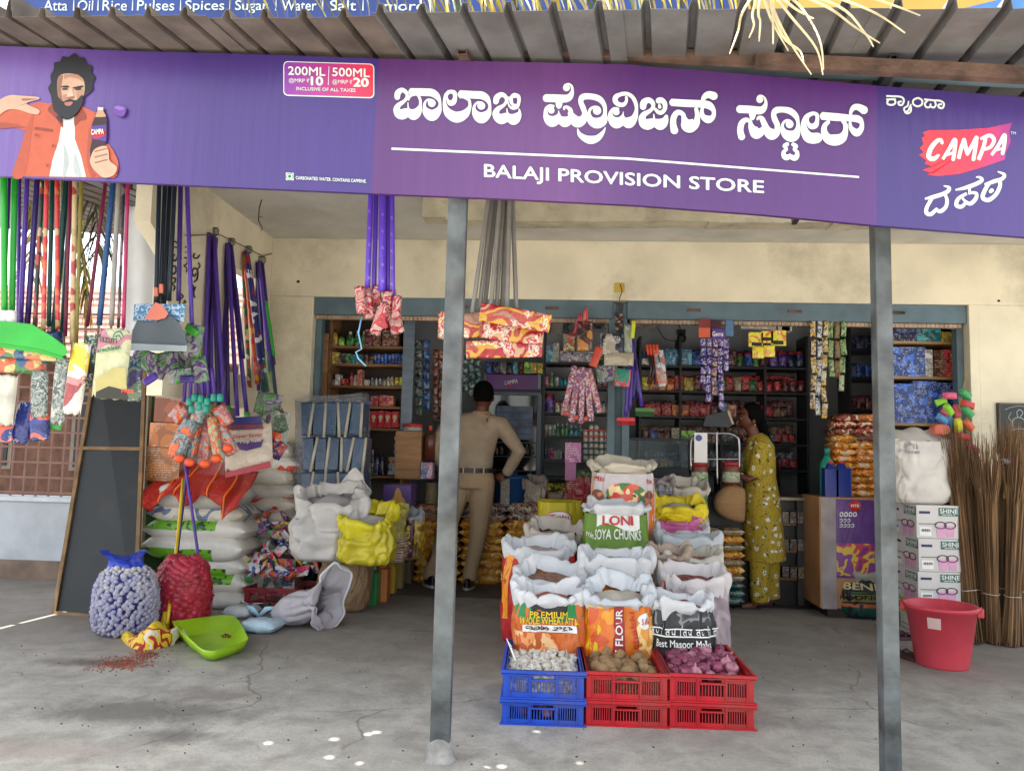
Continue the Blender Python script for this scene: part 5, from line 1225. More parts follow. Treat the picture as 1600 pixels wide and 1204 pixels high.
for(a,b_)in(((0,0),(0,1)),((1,0),(1,1)),((0,0),(1,0)),((0,1),(1,1)),((0,.615),(1,.615))):
 p,q=bl_(*a),bl_(*b_);d=(q-p);l=d.length;d.normalize();s2=d.cross(nb).normalized()
 M=Matrix((d,s2,nb)).transposed();mb=MB();mb.box((p+q)/2+nb*.004,(l,.028,.028),M);mb.build('frame_bar',mat((120,92,58),.6,var=.25,vs=8,key='frame_wood'),bb,bevel=.002)
gp_=thing('green_board','green painted panel with pale edging leaning behind the blackboard','panel',gnd(222,945))
a_,b_,c_,d_=at(236,588,yb_t+.05),at(288,588,yb_t+.12),gnd(292,935),gnd(218,940)
mb=MB();quad_panel(mb,*[p-gp_.location for p in(a_,b_,c_,d_)],.02);mb.build('board',mat((52,92,36),.5,var=.12,vs=4,dirt=.2,key='green_paint'),gp_)
mb=MB();mb.tube([a_-gp_.location,d_-gp_.location],.016,4,up=(1,0,0));mb.build('pale_edge',mat((165,160,140),.6,key='pale_edging'),gp_)
mb=MB();mb.tube([a_-gp_.location,b_-gp_.location],.014,4);mb.build('pale_edge',mat((165,160,140),.6,key='pale_edging'),gp_)
for i,(x0,y0,x1,y1,c_,lb)in enumerate(((240,605,272,660,(150,75,40),'top orange carton behind the green panel'),(232,660,268,700,(170,95,35),'plain orange carton behind the green panel'),(226,698,262,752,(165,100,40),'orange carton with small print beside the red cloth'))):
 mb=MB();bpx(mb,x0,y0,x1+20,y1,Y0+.1,.3);tag(mb.build('carton',prt([c_,tuple(int(v*.8)for v in c_),c_,tuple(int(v*1.15)for v in c_)],3,text=.3,seed=i,rnd=False)),lb,'carton')
# yellow floor mop and purple handles leaning on the pile, lime dustpan
def stick(t,a,b_,r,m,name='handle',bend=0):
 a,b_=Vector(a),Vector(b_);n=8;pts=[a.lerp(b_,i/n)+Vector((bend*math.sin(i/n*PI),0,0))-t.location for i in range(n+1)]
 mb=MB();mb.tube(pts,r,10);return mb.build(name,m,t)
M_pur=mat((80,52,150),.35,var=.12,vs=8,key='purple_plastic');M_purd=mat((52,34,105),.35,var=.15,vs=8,key='dark_purple_plastic')
hb=gnd(260,975);ht=at(286,748,Y0-.06)
t=thing('floor_mop','yellow handled floor mop with a yellow and red cloth head standing before the net bags','mop',gnd(235,1005))
stick(t,gnd(258,990)+Vector((0,.02,.06)),ht,.0105,mat((205,172,25),.35,var=.15,key='yellow_plastic_tube'),bend=.006)
mb=MB();mb.smooth=True;p0=gnd(257,985)
M_mopc=prt([(215,180,35),(220,188,45),(165,30,35),(222,190,50),(215,205,195)],11,.6,'blob',3,.6,0,rnd=False)
mb.tube([p0-t.location+Vector((0,0,z))for z in(.12,.08,.04,.0)],[.016,.022,.03,.03],10);mb.build('socket',mat((205,172,25),.35,key='yellow_plastic_tube'),t)
pl=[gnd(184,997),gnd(206,1010),gnd(240,1013),gnd(278,1004)]
def moph(u,v):
 pts=catmull([tuple(p)for p in pl],6);k=u*(len(pts)-1);i=min(int(k),len(pts)-2);p=Vector(pts[i]).lerp(Vector(pts[i+1]),k-i)
 q=v*PI;hh=.02+.10*math.exp(-((u-.62)/.26)**2)+.03*math.sin(u*9)**2;wd=.02+.07*math.sin(min(1,u*1.3)*PI*.5)
 return p-t.location+Vector((0,.05-math.cos(q)*wd,math.sin(q)**.7*hh*(1+.15*math.sin(u*22))))
mb=MB();mb.smooth=True;mb.grid(moph,40,14);mb.build('cloth_head',M_mopc,t)
t=thing('purple_mop','straight purple mop handle leaning on the rice bags beside the yellow one','mop',gnd(322,968));stick(t,gnd(322,966)+Vector((0,.01,.02)),at(289,722,Y0-.12),.0105,M_pur)
t=thing('purple_mop','darker purple handle crossing behind the yellow mop handle','mop',gnd(272,955));stick(t,at(276,870,Y0-.2),at(294,722,Y0-.1),.0105,M_purd)
dp=thing('dustpan','lime green plastic dustpan lying on the floor','dustpan',gnd(322,1012))
out=[(268,970),(352,960),(372,968),(386,992),(384,1000),(345,1014),(325,1016),(308,1008)]
Q=catmull([(*p,0)for p in out+[out[0]]],5)[:-1];n=len(Q)
top_=[]
for(x,y,_)in Q:top_.append(gnd(x,y,.075 if x>300 else .09)-dp.location)
cen=sum(top_,Vector())/n
lo=[Vector((cen.x+(p.x-cen.x)*.82,cen.y+(p.y-cen.y)*.82,.006))for p in top_];inn=[p+(cen-p).normalized()*.006 for p in top_];inl=[Vector((cen.x+(p.x-cen.x)*.78,cen.y+(p.y-cen.y)*.78,.012))for p in top_]
mb=MB();mb.smooth=True
mb.add(lo+top_+inn+inl,[(k*n+i,k*n+(i+1)%n,(k+1)*n+(i+1)%n,(k+1)*n+i)for k in range(3)for i in range(n)]+[tuple(range(3*n,4*n)),tuple(range(n-1,-1,-1))])
mb.build('pan',mat((150,195,25),.35,var=.1,vs=6,bump=.1,dirt=.2,key='lime_plastic'),dp)
mb=MB()
for k in range(24):mb.box(Vector(gnd(353+random.uniform(-8,8),992+random.uniform(-3,3),.02))-dp.location,(.008,.005,.006),(random.random()*3,0,random.random()*3))
o=mb.build('grit',mat((110,60,45),.9,key='red_grit'),dp);o['kind']='stuff'
mb=MB()
for k in range(420):
 x=random.gauss(195,26)if k%3 else random.gauss(226,12);y=1030-(x-190)*.12+random.gauss(0,5.5)+(6 if k%3 else-4)
 g=gnd(x,y);mb.box((g.x,g.y,.003),(.007,.005,.005),(random.random()*3,random.random(),random.random()*3))
tag(mb.build('spilled_grain',mat((160,82,60),.8,var=.3,key='red_grain')),'reddish grain spilled on the floor left of the dustpan',kind='stuff')
mb=MB()
for k in range(110):
 g=gnd(random.uniform(0,1600),random.uniform(985,1200));mb.box((g.x,g.y,.002),(.006*random.uniform(.4,1.6),.004,.004),(0,0,random.random()*3))
tag(mb.build('floor_litter',mat((60,50,42),.9,var=.4,key='litter')),'small dark crumbs scattered over the concrete',kind='stuff')
# lying bags on the floor
LY=gnd(480,985).y
t=thing('lying_sack','pale sack lying on its side with its wide mouth open towards the right','sack',gnd(470,985))
mb=MB();mb.smooth=True
ax0,ax1=at(428,955,LY+.12),at(486,936,LY+.10);ax2=at(520,932,LY+.05)
def ly(u,v):
 q=u*2*PI;ks=[(0,.02),(.12,.6),(.3,.95),(.5,1.0),(.62,.78),(.72,.80),(.86,1.0),(1,1.12)]
 for i in range(len(ks)-1):
  if ks[i][0]<=v<=ks[i+1][0]:f=ks[i][1]+(ks[i+1][1]-ks[i][1])*(v-ks[i][0])/(ks[i+1][0]-ks[i][0])
 A_=at(425,962,LY+.16);B2=at(530,930,LY+.02);c_=A_.lerp(B2,v);d=(B2-A_).normalized()
 up=Vector((0,0,1));sd=d.cross(up).normalized();up=sd.cross(d)
 wr=1+.05*math.sin(q*13+v*9)*(v>.35)+.14*noise.noise(Vector((math.cos(q)*2,math.sin(q)*2,v*4)))+.10*math.sin(q*8+v*6)*math.exp(-((v-.65)/.14)**2)
 ra,rb_=.135*f*wr*(1-.35*max(0,v-.7)/.3),.105*f*wr*(1+((.75+.55*max(0,math.sin(q))**6+.5*noise.noise(Vector((math.cos(q)*2,math.sin(q)*2,4))))*max(0,v-.7)/.3))
 p=c_+sd*math.cos(q)*ra+up*math.sin(q)*rb_+Vector((.06*max(0,v-.75)*math.sin(q)*3.2,0,0))
 if v>.66:
  LP=[(486,945,-.03),(500,902,.02),(522,878,.07),(541,890,.13),(546,915,.16),(538,952,.15),(520,984,.09),(498,988,.02),(487,970,-.03),(486,945,-.03)]
  k=(u%1.0)*9;i=min(int(k),8);f2=k-i;x_,y_,d2=[LP[i][j]*(1-f2)+LP[i+1][j]*f2 for j in range(3)]
  e=at(x_,y_,LY+d2);k=(v-.66)/.34;k=k*k*(3-2*k);p=p*(1-k)+e*k+Vector((.022,.02,.02))*noise.noise(Vector((u*9,v*7,1)))*2
 p.z=max(p.z,.004);return p-t.location
mb.grid(ly,48,36,True);o=mb.build('sack_cloth',mat((172,166,172),.6,var=.1,vs=6,bump=.5,bs=24,dirt=.25,key='pale_sackcloth'),t);q=o.modifiers.new('t','SOLIDIFY');q.thickness=.004
mb=MB();mb.tube([ly(u/40,1.0)for u in range(41)],.008,6);mb.build('hem',M_rimw,t)
for(x0,x1,y0,y1,rz,lb,c_)in((352,400,950,968,-10,'white crumpled bag lying beside the lime dustpan',(190,195,198)),(376,438,962,992,-6,'pale blue tied bag lying on the floor beside the dustpan',(170,192,205))):
 Yg=gnd((x0+x1)/2,y1).y;c2=at((x0+x1)/2,(y0+y1)/2,Yg+.08)
 pillow('crumpled_bag',lb,'bag',(c2.x,Yg+.10,max(.04,c2.z)),(x1-x0)*ss(Yg),.2,.085,mat(c_,.4,var=.1,vs=8,bump=.8,bs=18,key='pale_bag_plastic'),(0,0,R(rz)),3,wr=2.6)
mb=MB();mb.smooth=True;kp=at(405,962,LY+.1)
for s_ in(-1,1):mb.tube([kp+Vector((0,0,0)),kp+Vector((.05*s_,-.01,.05)),kp+Vector((.09*s_+.02,0,.06)),kp+Vector((.07*s_,.01,.015))],[.012,.02,.018,.01],8,flat=.4)
tag(mb.build('bag_knot',mat((150,185,205),.4,key='pale_blue_bag')),'pale blue knotted handles of the tied bag','bag')
mb=MB();g=gnd(388,962);mb.lathe([(.10,0),(.12,.01),(.135,.075),(.142,.08),(.13,.07),(.115,.012),(0,.012)],(g.x,g.y+.2,0),28)
tag(mb.build('steel_bowl',mat((150,150,150),.25,metal=.9,var=.1,key='steel')),'shallow steel bowl behind the white crumpled bag','bowl')
# dark red crate of toy packets
gC=gnd(382,957);gD=gnd(484,952)
cw=(gD-gC).length
tc_=crate('dark red crate holding a heap of bright toy packets',((gC.x+gD.x)/2,gC.y+.22,0),cw,.38,.13,mat((120,20,32),.42,var=.12,dirt=.3,key='dark_red_crate_plastic'))
crate('lower dark red crate under the toy packets crate',((gC.x+gD.x)/2+.01,gC.y+.23,0),cw*.98,.36,.03,mat((120,20,32),.42,var=.12,dirt=.3,key='dark_red_crate_plastic'))
tc_.location.z=.045
pal=[(190,40,90),(210,90,40),(60,140,70),(60,80,150),(120,40,120),(200,170,60),(170,180,185),(40,60,90),(215,60,60)]
rng=random.Random(4);seen_={}
hues=['pink','orange','green','blue','purple','yellow','silver','dark blue','red']
for i in range(46):
 px=rng.uniform(378,505);py=rng.uniform(806,905);Yp=gC.y+.10+(905-py)/100*.35+rng.uniform(-.05,.05)
 k=rng.randrange(9);k2=rng.randrange(9);c_=at(px,py,Yp)
 pillow('toy_packet','%s and %s shiny toy packet %s of the crate heap'%(hues[k],hues[k2]if k2!=k else 'clear',('at the left' if px<415 else 'in the middle' if px<465 else 'at the right')+(' top' if py<850 else ' bottom')),'packet',c_,rng.uniform(.09,.16),rng.uniform(.06,.1),rng.uniform(.02,.04),prt([pal[k],pal[k2],(185,180,180),pal[(k+3)%9]],9,.18,'blob',k,.8,.3),(rng.uniform(-1.2,1.2),rng.uniform(-1,1),rng.uniform(0,3)),i,'toy packets on the dark red crate',wr=2,low=True)
 _o=[q_ for q_ in bpy.data.objects if q_.name.startswith('toy_packet')];_l=_o[-1]['label']
 if _l in seen_:_o[-1]['label']=['smaller ','creased ','half buried '][seen_[_l]%3]+_l
 seen_[_l]=seen_.get(_l,-1)+1
mb=MB();c_=at(400,880,gC.y+.3);mb.box((c_.x+.1,c_.y+.1,c_.z-.13),(.45,.3,.36));tag(mb.build('packet_heap',prt([(150,40,70),(60,90,80),(50,55,95),(160,150,140),(190,90,40)],14,.25,'cell',1,.9,.2)),'mixed packets packed deep in the heap behind the dark red crate',kind='stuff')
# rolled cups and clear roll
t=thing('cup_roll','lying roll of nested cups shading from violet to orange','roll of cups',at(460,838,gC.y+.42))
colr=[(120,110,150),(110,110,165),(95,105,170),(85,110,165),(90,135,150),(110,150,80),(165,160,45),(205,150,40),(215,140,40)]
ang=Matrix.Rotation(R(90),3,'Y')@Matrix.Identity(3);d_=(at(490,834,gC.y+.30)-at(432,840,gC.y+.55))
Lr=d_.length;qd=d_.to_track_quat('Z','Y').to_matrix()
for i,c_ in enumerate(colr):
 mb=MB();z=-Lr/2+Lr*i/9;r_=.075
 mb.lathe([(r_*.86,z),(r_*.98,z+Lr/9*1.05),(r_*1.03,z+Lr/9*1.1),(r_*.97,z+Lr/9*1.1),(r_*.80,z+.01)],(0,0,0),22,M=qd);mb.build('cup',mat(c_,.3,key='cup_plastic'),t)
t=thing('clear_roll','large clear plastic roll of cups with a red spot leaning on the rice bags','roll of cups',at(415,820,gC.y+.62));d_=at(432,792,gC.y+.5)-at(398,852,gC.y+.6);qd=d_.to_track_quat('Z','Y').to_matrix();Lr=d_.length
mb=MB();mb.lathe([(0,-Lr/2),(.085,-Lr/2),(.088,0),(.086,Lr/2),(0,Lr/2)],(0,0,0),24,M=qd);mb.build('film',film((200,190,190),.35),t)
for i in range(8):mb=MB();z=-Lr/2+Lr*(i+.4)/8;mb.lathe([(.07,z),(.078,z+Lr/8),(.066,z+Lr/8)],(0,0,0),18,M=qd);mb.build('cup',mat((150,135,135)if i<6 else(150,60,60),.4,key='cup_plastic'),t)
# oil cans
for i,(x0,x1,yt,yb,c_,lb)in enumerate(((563,588,888,946,(45,140,75),'green'),(584,604,882,941,(215,130,75),'orange'),(600,616,878,928,(205,175,60),'yellow'),(612,628,874,920,(150,140,90),'olive'),(624,642,872,912,(105,95,80),'brown grey'))):
 Yc=gnd((x0+x1)/2,yb).y;c2=gnd((x0+x1)/2,yb);s_=ss(Yc);w_=(x1-x0)*s_;h=(yb-yt)*s_
 t=thing('plastic_can','%s rectangular plastic can in the row beside the tan sack'%lb,'plastic can',(c2.x,Yc+w_*.6,0));m=mat(c_,.35,var=.08,vs=5,dirt=.15,key='can_plastic')
 mb=MB();mb.box((0,0,h*.44),(w_,w_*1.3,h*.88));mb.box((0,0,h*.92),(w_*.7,w_*.9,h*.08),tp=(.8,.8));mb.build('can_body',m,t,bevel=.012)
 mb=MB();mb.lathe([(.018,h*.95),(.018,h*1.02),(0,h*1.02)],(w_*.2,-w_*.3,0),12);mb.build('cap',mat((200,200,200),.4,key='cap'),t)
 mb=MB();mb.tube([(0,-w_*.3,h*.95),(0,-w_*.1,h*1.06),(0,w_*.3,h*1.06),(0,w_*.4,h*.95)],.009,8);mb.build('grip',m,t)
# right side: boxes, sacks, bucket, brooms
def boxobj(mb_parent,c,d,m,name='box_body',rot=0,bevel=.003):
 mb=MB();mb.box(c,d,(0,0,rot));return mb.build(name,m,mb_parent,bevel=bevel)
M_card=mat((165,120,82),.75,var=.12,vs=4,bump=.1,dirt=.15,key='cardboard')
M_cartw=mat((200,196,194),.55,var=.06,vs=4,dirt=.1,key='white_carton_print')
def facemap(t,c0,ux,uy,off):
 n=ux.cross(uy).normalized()
 return lambda u,v:c0+ux*u+uy*v+n*off
gS=gnd(1437,1002);gS2=gnd(1503,1004)
rzb=R(30)
CW,CDp=.40,.36
fx=Vector((math.cos(R(-12)),math.sin(R(-12)),0));fy=Vector((-fx.y,fx.x,0))
A0=Vector((gS.x,gS.y,0))
zs_=[]
YS=gS.y
def zof(py,Yd=None):return at(1437,py,Yd or YS).z
tops=[(1000,942),(942,892),(892,840),(840,788)]
P_pink,P_teal,P_navy,P_grey=P((215,130,160)),P((45,105,100)),P((40,45,90)),P((120,110,110))
fw_=(gS2-gS).length*1.02
left_dir=(at(1398,775,gS.y+.42)-at(1437,788,gS.y));left_dir.z=0;ll_=left_dir.length;left_dir.normalize()
order=['green edged carton at the bottom of the stack behind the pink bucket','white kitchen set carton resting on the green edged one','white kitchen set carton in the middle of the white three','topmost white kitchen set carton under the tall white sack']
fxd=(gS2-gS).normalized()
for i,(yb,yt)in enumerate(tops):
 z0,z1=max(0,zof(yb)),zof(yt)-.002;j=Vector(((i*7%3-1)*.006,(i*5%3-1)*.005,0))
 a=Vector((gS.x,gS.y,0))+j;b_=a+fxd*fw_;c_=b_+left_dir*ll_;d_=a+left_dir*ll_
 t=thing('carton',order[i],'carton',(a.x,a.y,z0),group='cartons stacked at the right')
 mb=MB();h=z1-z0
 vs=[p-a for p in(a,b_,c_,d_)];vs=vs+[v+Vector((0,0,h))for v in vs]
 mb.add(vs,[(3,2,1,0),(4,5,6,7),(0,1,5,4),(1,2,6,5),(2,3,7,6),(3,0,4,7)])
 mb.build('box_body',M_cartw,t,bevel=.003)
 up=Vector((0,0,h));Ff=facemap(t,Vector((0,0,0)),fxd*fw_,up,.0022)
 Fl=lambda u,v,off=0:(left_dir*ll_*(1-u))+up*v+left_dir.cross(Vector((0,0,-1))).normalized()*-1*(.0022+off)
 nL=Vector((-left_dir.y,left_dir.x,0));nL=nL if nL.x<0 else-nL
 def Fl(u,v,off=0,nL=nL,up=up):return left_dir*ll_*(1-u)+up*v+nL*(.0022+off)
 def Ff(u,v,off=0,up=up):n=Vector((fxd.y,-fxd.x,0));n=n if n.y<0 else-n;return fxd*fw_*u+up*v+n*(.0022+off)
 def patch_(F_,u0,v0,u1,v1,m,nm,off=0):mb=MB();mb.add([F_(u0,v0,off),F_(u1,v0,off),F_(u1,v1,off),F_(u0,v1,off)],[(0,1,2,3)]);return mb.build(nm,m,t)
 def txt_(F_,s_,u0,v0,u1,v1,m,off=.001,bold=.01,nm='lettering'):mb=MB();text_fit(mb,s_,lambda a_,b2:F_(u0+(u1-u0)*a_,v0+(v1-v0)*b2,off),bold=bold);o=mb.build(nm,m,t);o['kind']='stuff'
 if i:
  for F_ in(Ff,Fl):
   s2=1
   patch_(F_,.52,.68,.99,.93,P_teal,'printed_badge');txt_(F_,'SHINE',.55,.76,.97,.90,W_);txt_(F_,'SIMPLY',.60,.70,.92,.74,W_,.001)
   for cx_ in(.56,.78):
    mb=MB();mb.add([F_(cx_-.11,.38,.0005),F_(cx_-.085,.04,.0005),F_(cx_+.085,.04,.0005),F_(cx_+.11,.38,.0005)],[(0,1,2,3)]);mb.build('printed_pot',P((205,150,185)),t)
    mb=MB();strokes(mb,[[(cx_+.13*math.cos(k*PI/6),.40+.10*math.sin(k*PI/6),.03)for k in range(13)]],lambda x,y:F_(x,y,.001),Vector((0,-1,0)),2e-6);o=mb.build('printed_handle',P((70,25,50)),t);o['kind']='stuff'
   patch_(F_,.06,.74,.32,.82,P_navy,'printed_strip');patch_(F_,.05,.42,.48,.45,P_grey,'printed_line');patch_(F_,.06,.08,.34,.34,W_,'printed_label',.0006)
   mb=MB()
   for k in range(12):mb.add([F_(.10+k*.018,.2,.0014),F_(.10+k*.018+.007+.004*(k%3),.2,.0014),F_(.10+k*.018+.007+.004*(k%3),.28,.0014),F_(.10+k*.018,.28,.0014)],[(0,1,2,3)])
   o=mb.build('barcode',K_,t);o['kind']='stuff'
 else:
  for F_ in(Ff,Fl):
   patch_(F_,0,.90,1,1,P((150,175,50)),'printed_band');patch_(F_,.06,.1,.3,.55,P((75,140,50)),'printed_leaf_block',.0005)
   mb=MB();mb.add([F_(.08,.55,.001),F_(.45,.86,.001),F_(.12,.86,.001)],[(0,1,2)]);mb.build('printed_corner',P((35,90,170)),t)
   mb=MB();mb.add([F_(.3,.60,.0012),F_(.55,.60,.0012),F_(.75,.88,.0012),F_(.5,.88,.0012)],[(0,1,2,3)]);mb.build('printed_stripe',P((220,170,40)),t)
   patch_(F_,.35,.15,.9,.18,P_grey,'printed_line',.001);patch_(F_,.35,.28,.9,.31,P_grey,'printed_line',.001)
   txt_(F_,'HOME',.6,.62,.95,.8,P_navy)
ztop_box=zof(788)
t,G=sack('tall white sack with a faint grey leaf print standing on the white cartons',1452,788,690,94,YS+.02,clothm((205,200,194)),None,None,51,.10,z0=ztop_box,dep=.36,bulge=.04,wr=1.2)
dtx(t,G,P((150,145,145)),'Plate',-.75,.80,-.2,.86,bold=0,shear=.2)
for k in range(5):dell(t,G,P((160,155,158)),-.45+.17*math.sin(k-2),.92+.03*math.cos((k-2)*1.2),.07,.03,'printed_leaf',off=.004)
mb=MB();mb.smooth=True
def ear(u,v):
 b0=G(-1.0+.5*u,.97,.0);return b0+Vector((-.07*v*(1-u),.02+.10*v,.07*v*(1-u)-.0))
mb.grid(ear,8,5);o=mb.build('folded_corner',clothm((205,200,194)),t);q=o.modifiers.new('t','SOLIDIFY');q.thickness=.006
mb=MB();mb.smooth=True
mb.grid(lambda u,v:Vector(((u-.5)*.33,-.14+v*.30,(at(1452,690,YS).z-ztop_box)+.0+.05*math.sin(u*PI)*math.sin(v*PI)+.09*v+.010*math.sin(u*14))),16,12);mb.build('closed_top',clothm((205,200,194)),t)
fm=thing('scrubber_net','net of bright foam bath scrubbers hanging above the tall white sack','net of scrubbers',at(1500,590,YS+.25))
fc=[('pink',(205,80,110)),('lime',(140,200,60)),('orange',(215,110,75)),('sky blue',(90,140,190)),('green',(70,160,100)),('red',(195,70,70)),('yellow',(210,205,50)),('rose',(205,95,125))]
sp_=[(1484,618,7,0),(1508,616,4,.5),(1470,627,1,-.3),(1512,632,5,.3),(1482,640,1,.9),(1494,642,0,1.3),(1512,643,4,.8),(1472,655,3,.6),(1484,658,3,1.0),(1497,664,6,1.5),(1513,664,2,.8),(1468,674,7,-.2),(1505,682,5,.2),(1520,700,7,.6),(1478,646,7,.7)]
for i,(px,py,k,a)in enumerate(sp_):
 c_=at(px,py,YS+.2+.03*(i%3))-fm.location;mb=pillow_mb(.10,.05,.055,i,n=14,k=8);o=mb.build('foam_scrubber',mat(fc[k][1],.6,var=.15,vs=20,bump=.3,bs=90,key='foam'),fm,loc=c_);o.rotation_euler=(R(80),a,.2*(i%3));o['label']=fc[k][0]+' foam scrubber'
mb=MB();mb.tube([at(1513,570,YS+.3)-fm.location,at(1498,640,YS+.22)-fm.location],.003,5);mb.tube([at(1499,620,YS+.3)-fm.location,at(1501,670,YS+.2)-fm.location],.003,5);mb.build('cord',P((180,160,60)),fm)
t=pillow('scrubber_block','salmon pink foam block lying on the tall white sack','scrubber',at(1468,671,YS+.12),.13,.07,.08,mat((195,105,85),.7,var=.2,bump=.3,bs=60,key='salmon_foam'),(0,0,.2),2)
pk=thing('packet_card','hanging packets with red tops beside the tall white sack','packet',at(1518,700,YS+.25))
for i in range(6):mb=pillow_mb(.06,.03,.07,i,n=10,k=6);mb.build('packet',prt([(170,50,60),(90,110,160),(190,180,180)],14,.2,'blob',i,.5,.4),pk,loc=(.055*(i%2)-.02,.02*(i%3),-.02-.065*(i//2)))
# bucket
gB=gnd(1485,1048);rB=43*ss(gB.y+.18);hB=88*ss(gB.y+.15)
bk=thing('bucket','pink red plastic bucket standing in front of the cartons','bucket',(gB.x+.02,gB.y+rB*.78,0))
M_bk=mat((205,70,84),.38,var=.10,vs=4,dirt=.2,bump=.05,key='pink_red_plastic')
r1=48*ss(gB.y+.15)
mb=MB();mb.lathe([(rB*.80,0),(rB*.82,.01),(r1*.985,hB*.93),(r1*1.04,hB*.93),(r1*1.06,hB*.97),(r1*1.03,hB),(r1*.985,hB*.99),(rB*.79,.02),(0,.018)],(0,0,0),40);mb.build('pail',M_bk,bk)
for a in(150,-30):
 mb=MB();q=R(a);mb.box((math.cos(q)*r1*1.05,math.sin(q)*r1*1.05,hB*.92),(.035,.05,.05),(0,0,q));mb.build('handle_lug',M_bk,bk,bevel=.006)
mb=MB();mb.tube([(r1*1.06*math.cos(R(150+180*k/12)),r1*1.06*math.sin(R(150+180*k/12)),hB*.97+.012-.012*math.sin(k/12*PI))for k in range(13)],.007,8);mb.build('carry_handle',M_bk,bk)
mb=MB();mb.smooth=True;mb.grid(lambda u,v:Vector((math.cos(R(222+22*u))*r1*(.93+.045*v),math.sin(R(222+22*u))*r1*(.93+.045*v),hB*(.66+.18*v))),6,4);mb.build('sticker',P((200,170,165)),bk)
# slippers
def slipper(c,rz,label,s_=.24):
 t=thing('slipper',label,'slipper',c,(0,0,rz));out=[]
 for k in range(28):
  q=2*PI*k/28;x=math.cos(q)*s_/2;y=math.sin(q)*s_*(.19+.04*math.cos(q)-.035*math.cos(2*q)*0);out.append((x,y))
 mb=MB();mb.ext(out,.022,lambda x,y,z:(x,y,z));mb.build('sole',mat((75,38,48),.6,key='maroon_rubber'),t,bevel=.004)
 mb=MB();mb.ext([(x*.88,y*.82)for x,y in out],.002,lambda x,y,z:(x,y,.0225+z));mb.build('insole',mat((45,28,34),.7,var=.3,key='dark_insole'),t)
 for sg_ in(-1,1):mb=MB();mb.tube([(s_*.28,0,.024),(s_*.18,sg_*.022,.045),(s_*.02,sg_*.042,.026)],[.006,.009,.007],8,flat=.5);mb.build('strap',mat((95,45,60),.5,key='maroon_strap'),t)
slipper(gnd(1419,1028)+Vector((0,0,.0)),R(105),'maroon slipper lying nearest to the pink bucket')
slipper(gnd(1406,998)+Vector((0,0,.0)),R(15),'maroon slipper half hidden behind the right post')
# brooms
M_brm=mat((112,84,58),.85,var=.45,vs=3,stretch=(14,14,1),key='broom_straw');M_brm2=mat((146,114,80),.85,var=.4,vs=3,stretch=(14,14,1),key='pale_broom_straw');M_tie=mat((175,165,150),.6,key='twine')
names_=['first','second','third','fourth','fifth','sixth','seventh','eighth','ninth','tenth']
for i in range(10):
 px=1508+i*14;bz=gnd(px,996+(i%2)*9+(4 if i>3 else 0));hh=(1010-712)*ss(bz.y)*(1+.04*math.sin(i*2))
 t=thing('straw_broom','tall coconut rib broom leaning on the right pier, %s from the cartons'%names_[i],'broom',bz,(R(-4),0,R(i*50)),'brooms leaning against the right pier')
 rng=random.Random(i+60);mbs=[MB(),MB()]
 for k in range(170):
  q=rng.uniform(0,2*PI);rr_=rng.uniform(0,1)**.5
  p0=Vector((math.cos(q)*rr_*.062,math.sin(q)*rr_*.055,rng.uniform(0,.04)))
  p1=Vector((math.cos(q)*rr_*.048,math.sin(q)*rr_*.044,hh*.25));sp2=rng.uniform(.6,1.5)
  p2=Vector((math.cos(q)*rr_*.06,math.sin(q)*rr_*.06,hh*.7));q2=q+rng.uniform(-.5,.5)
  p3=Vector((math.cos(q2)*rr_*.085*sp2,math.sin(q2)*rr_*.08*sp2,hh*rng.uniform(.88,1.06)))
  m_=mbs[k%2];m_.tube([p0,p1,p2,p3],[.0045,.004,.003,.0009],3,cap=False)
 for m_,mt in zip(mbs,(M_brm,M_brm2)):o=m_.build('ribs',mt,t);o['kind']='stuff'
 for z in((.25,)if i%2 else(.11,.25)):
  mb=MB();mb.tube([(math.cos(k*PI/6)*.054,math.sin(k*PI/6)*.050,hh*z+.003*math.sin(k))for k in range(13)],.0035,5);mb.build('tie',M_tie,t)
t=pillow('snack_packet','red and blue packet stuck between the broom tops','packet',at(1572,722,gnd(1580,1005).y-.02),.09,.05,.1,prt([(170,40,40),(60,80,140),(190,185,180)],20,.2,'blob',2,.4,.3),(R(80),0,.1),1)
t=pillow('snack_packet','narrow yellow and red packet tucked in the broom straws','packet',at(1574,765,gnd(1580,1005).y-.06),.035,.03,.13,prt([(200,160,60),(150,40,40),(190,150,110)],14,.2,'bandz',1,.4,.2),(0,.3,0),1)
# framed picture on the right pier
t=thing('framed_picture','dark framed line picture of a seated deity on the right pier','picture',at(1590,668,WY-.03))
mb=MB();bpx(mb,1562,631,1624,708,WY-.025,.02);mb.v=[tuple(Vector(v)-t.location)for v in mb.v];mb.build('board',P((30,38,40)),t)
Fp=lambda x,y:at(x,y,WY-.029)-t.location
mb=MB()
strokes(mb,[[(1574,680,1.5),(1580,672,1.5),(1600,670,1.5),(1612,680,1.5)],[(1584,672,1.6),(1582,658,1.6),(1590,652,1.6),(1600,656,1.6),(1602,671,1.6)],[(1590,651,1.5),(1589,643,1.5),(1594,640,1.5),(1598,645,1.5),(1594,651,1.5)],[(1582,660,1.2),(1576,652,1.2),(1580,644,1.2)],[(1600,660,1.2),(1607,652,1.2),(1604,643,1.2)],[(1572,690,2),(1590,689,2),(1612,692,2)],[(1574,697,1.5),(1600,696,1.5)],[(1570,640,1),(1580,636,1),(1594,634,1),(1608,637,1)]],lambda x,y:Fp(x,y),Vector((0,-1,0)),2e-6)
o=mb.build('line_drawing',P((135,145,145)),t);o['kind']='stuff'
mb=MB()
for a,b_ in(((1562,631),(1624,631)),((1562,708),(1624,708)),((1562,631),(1562,708))):mb.tube([Fp(*a),Fp(*b_)],.006,4)
mb.build('frame',P((110,100,90)),t)
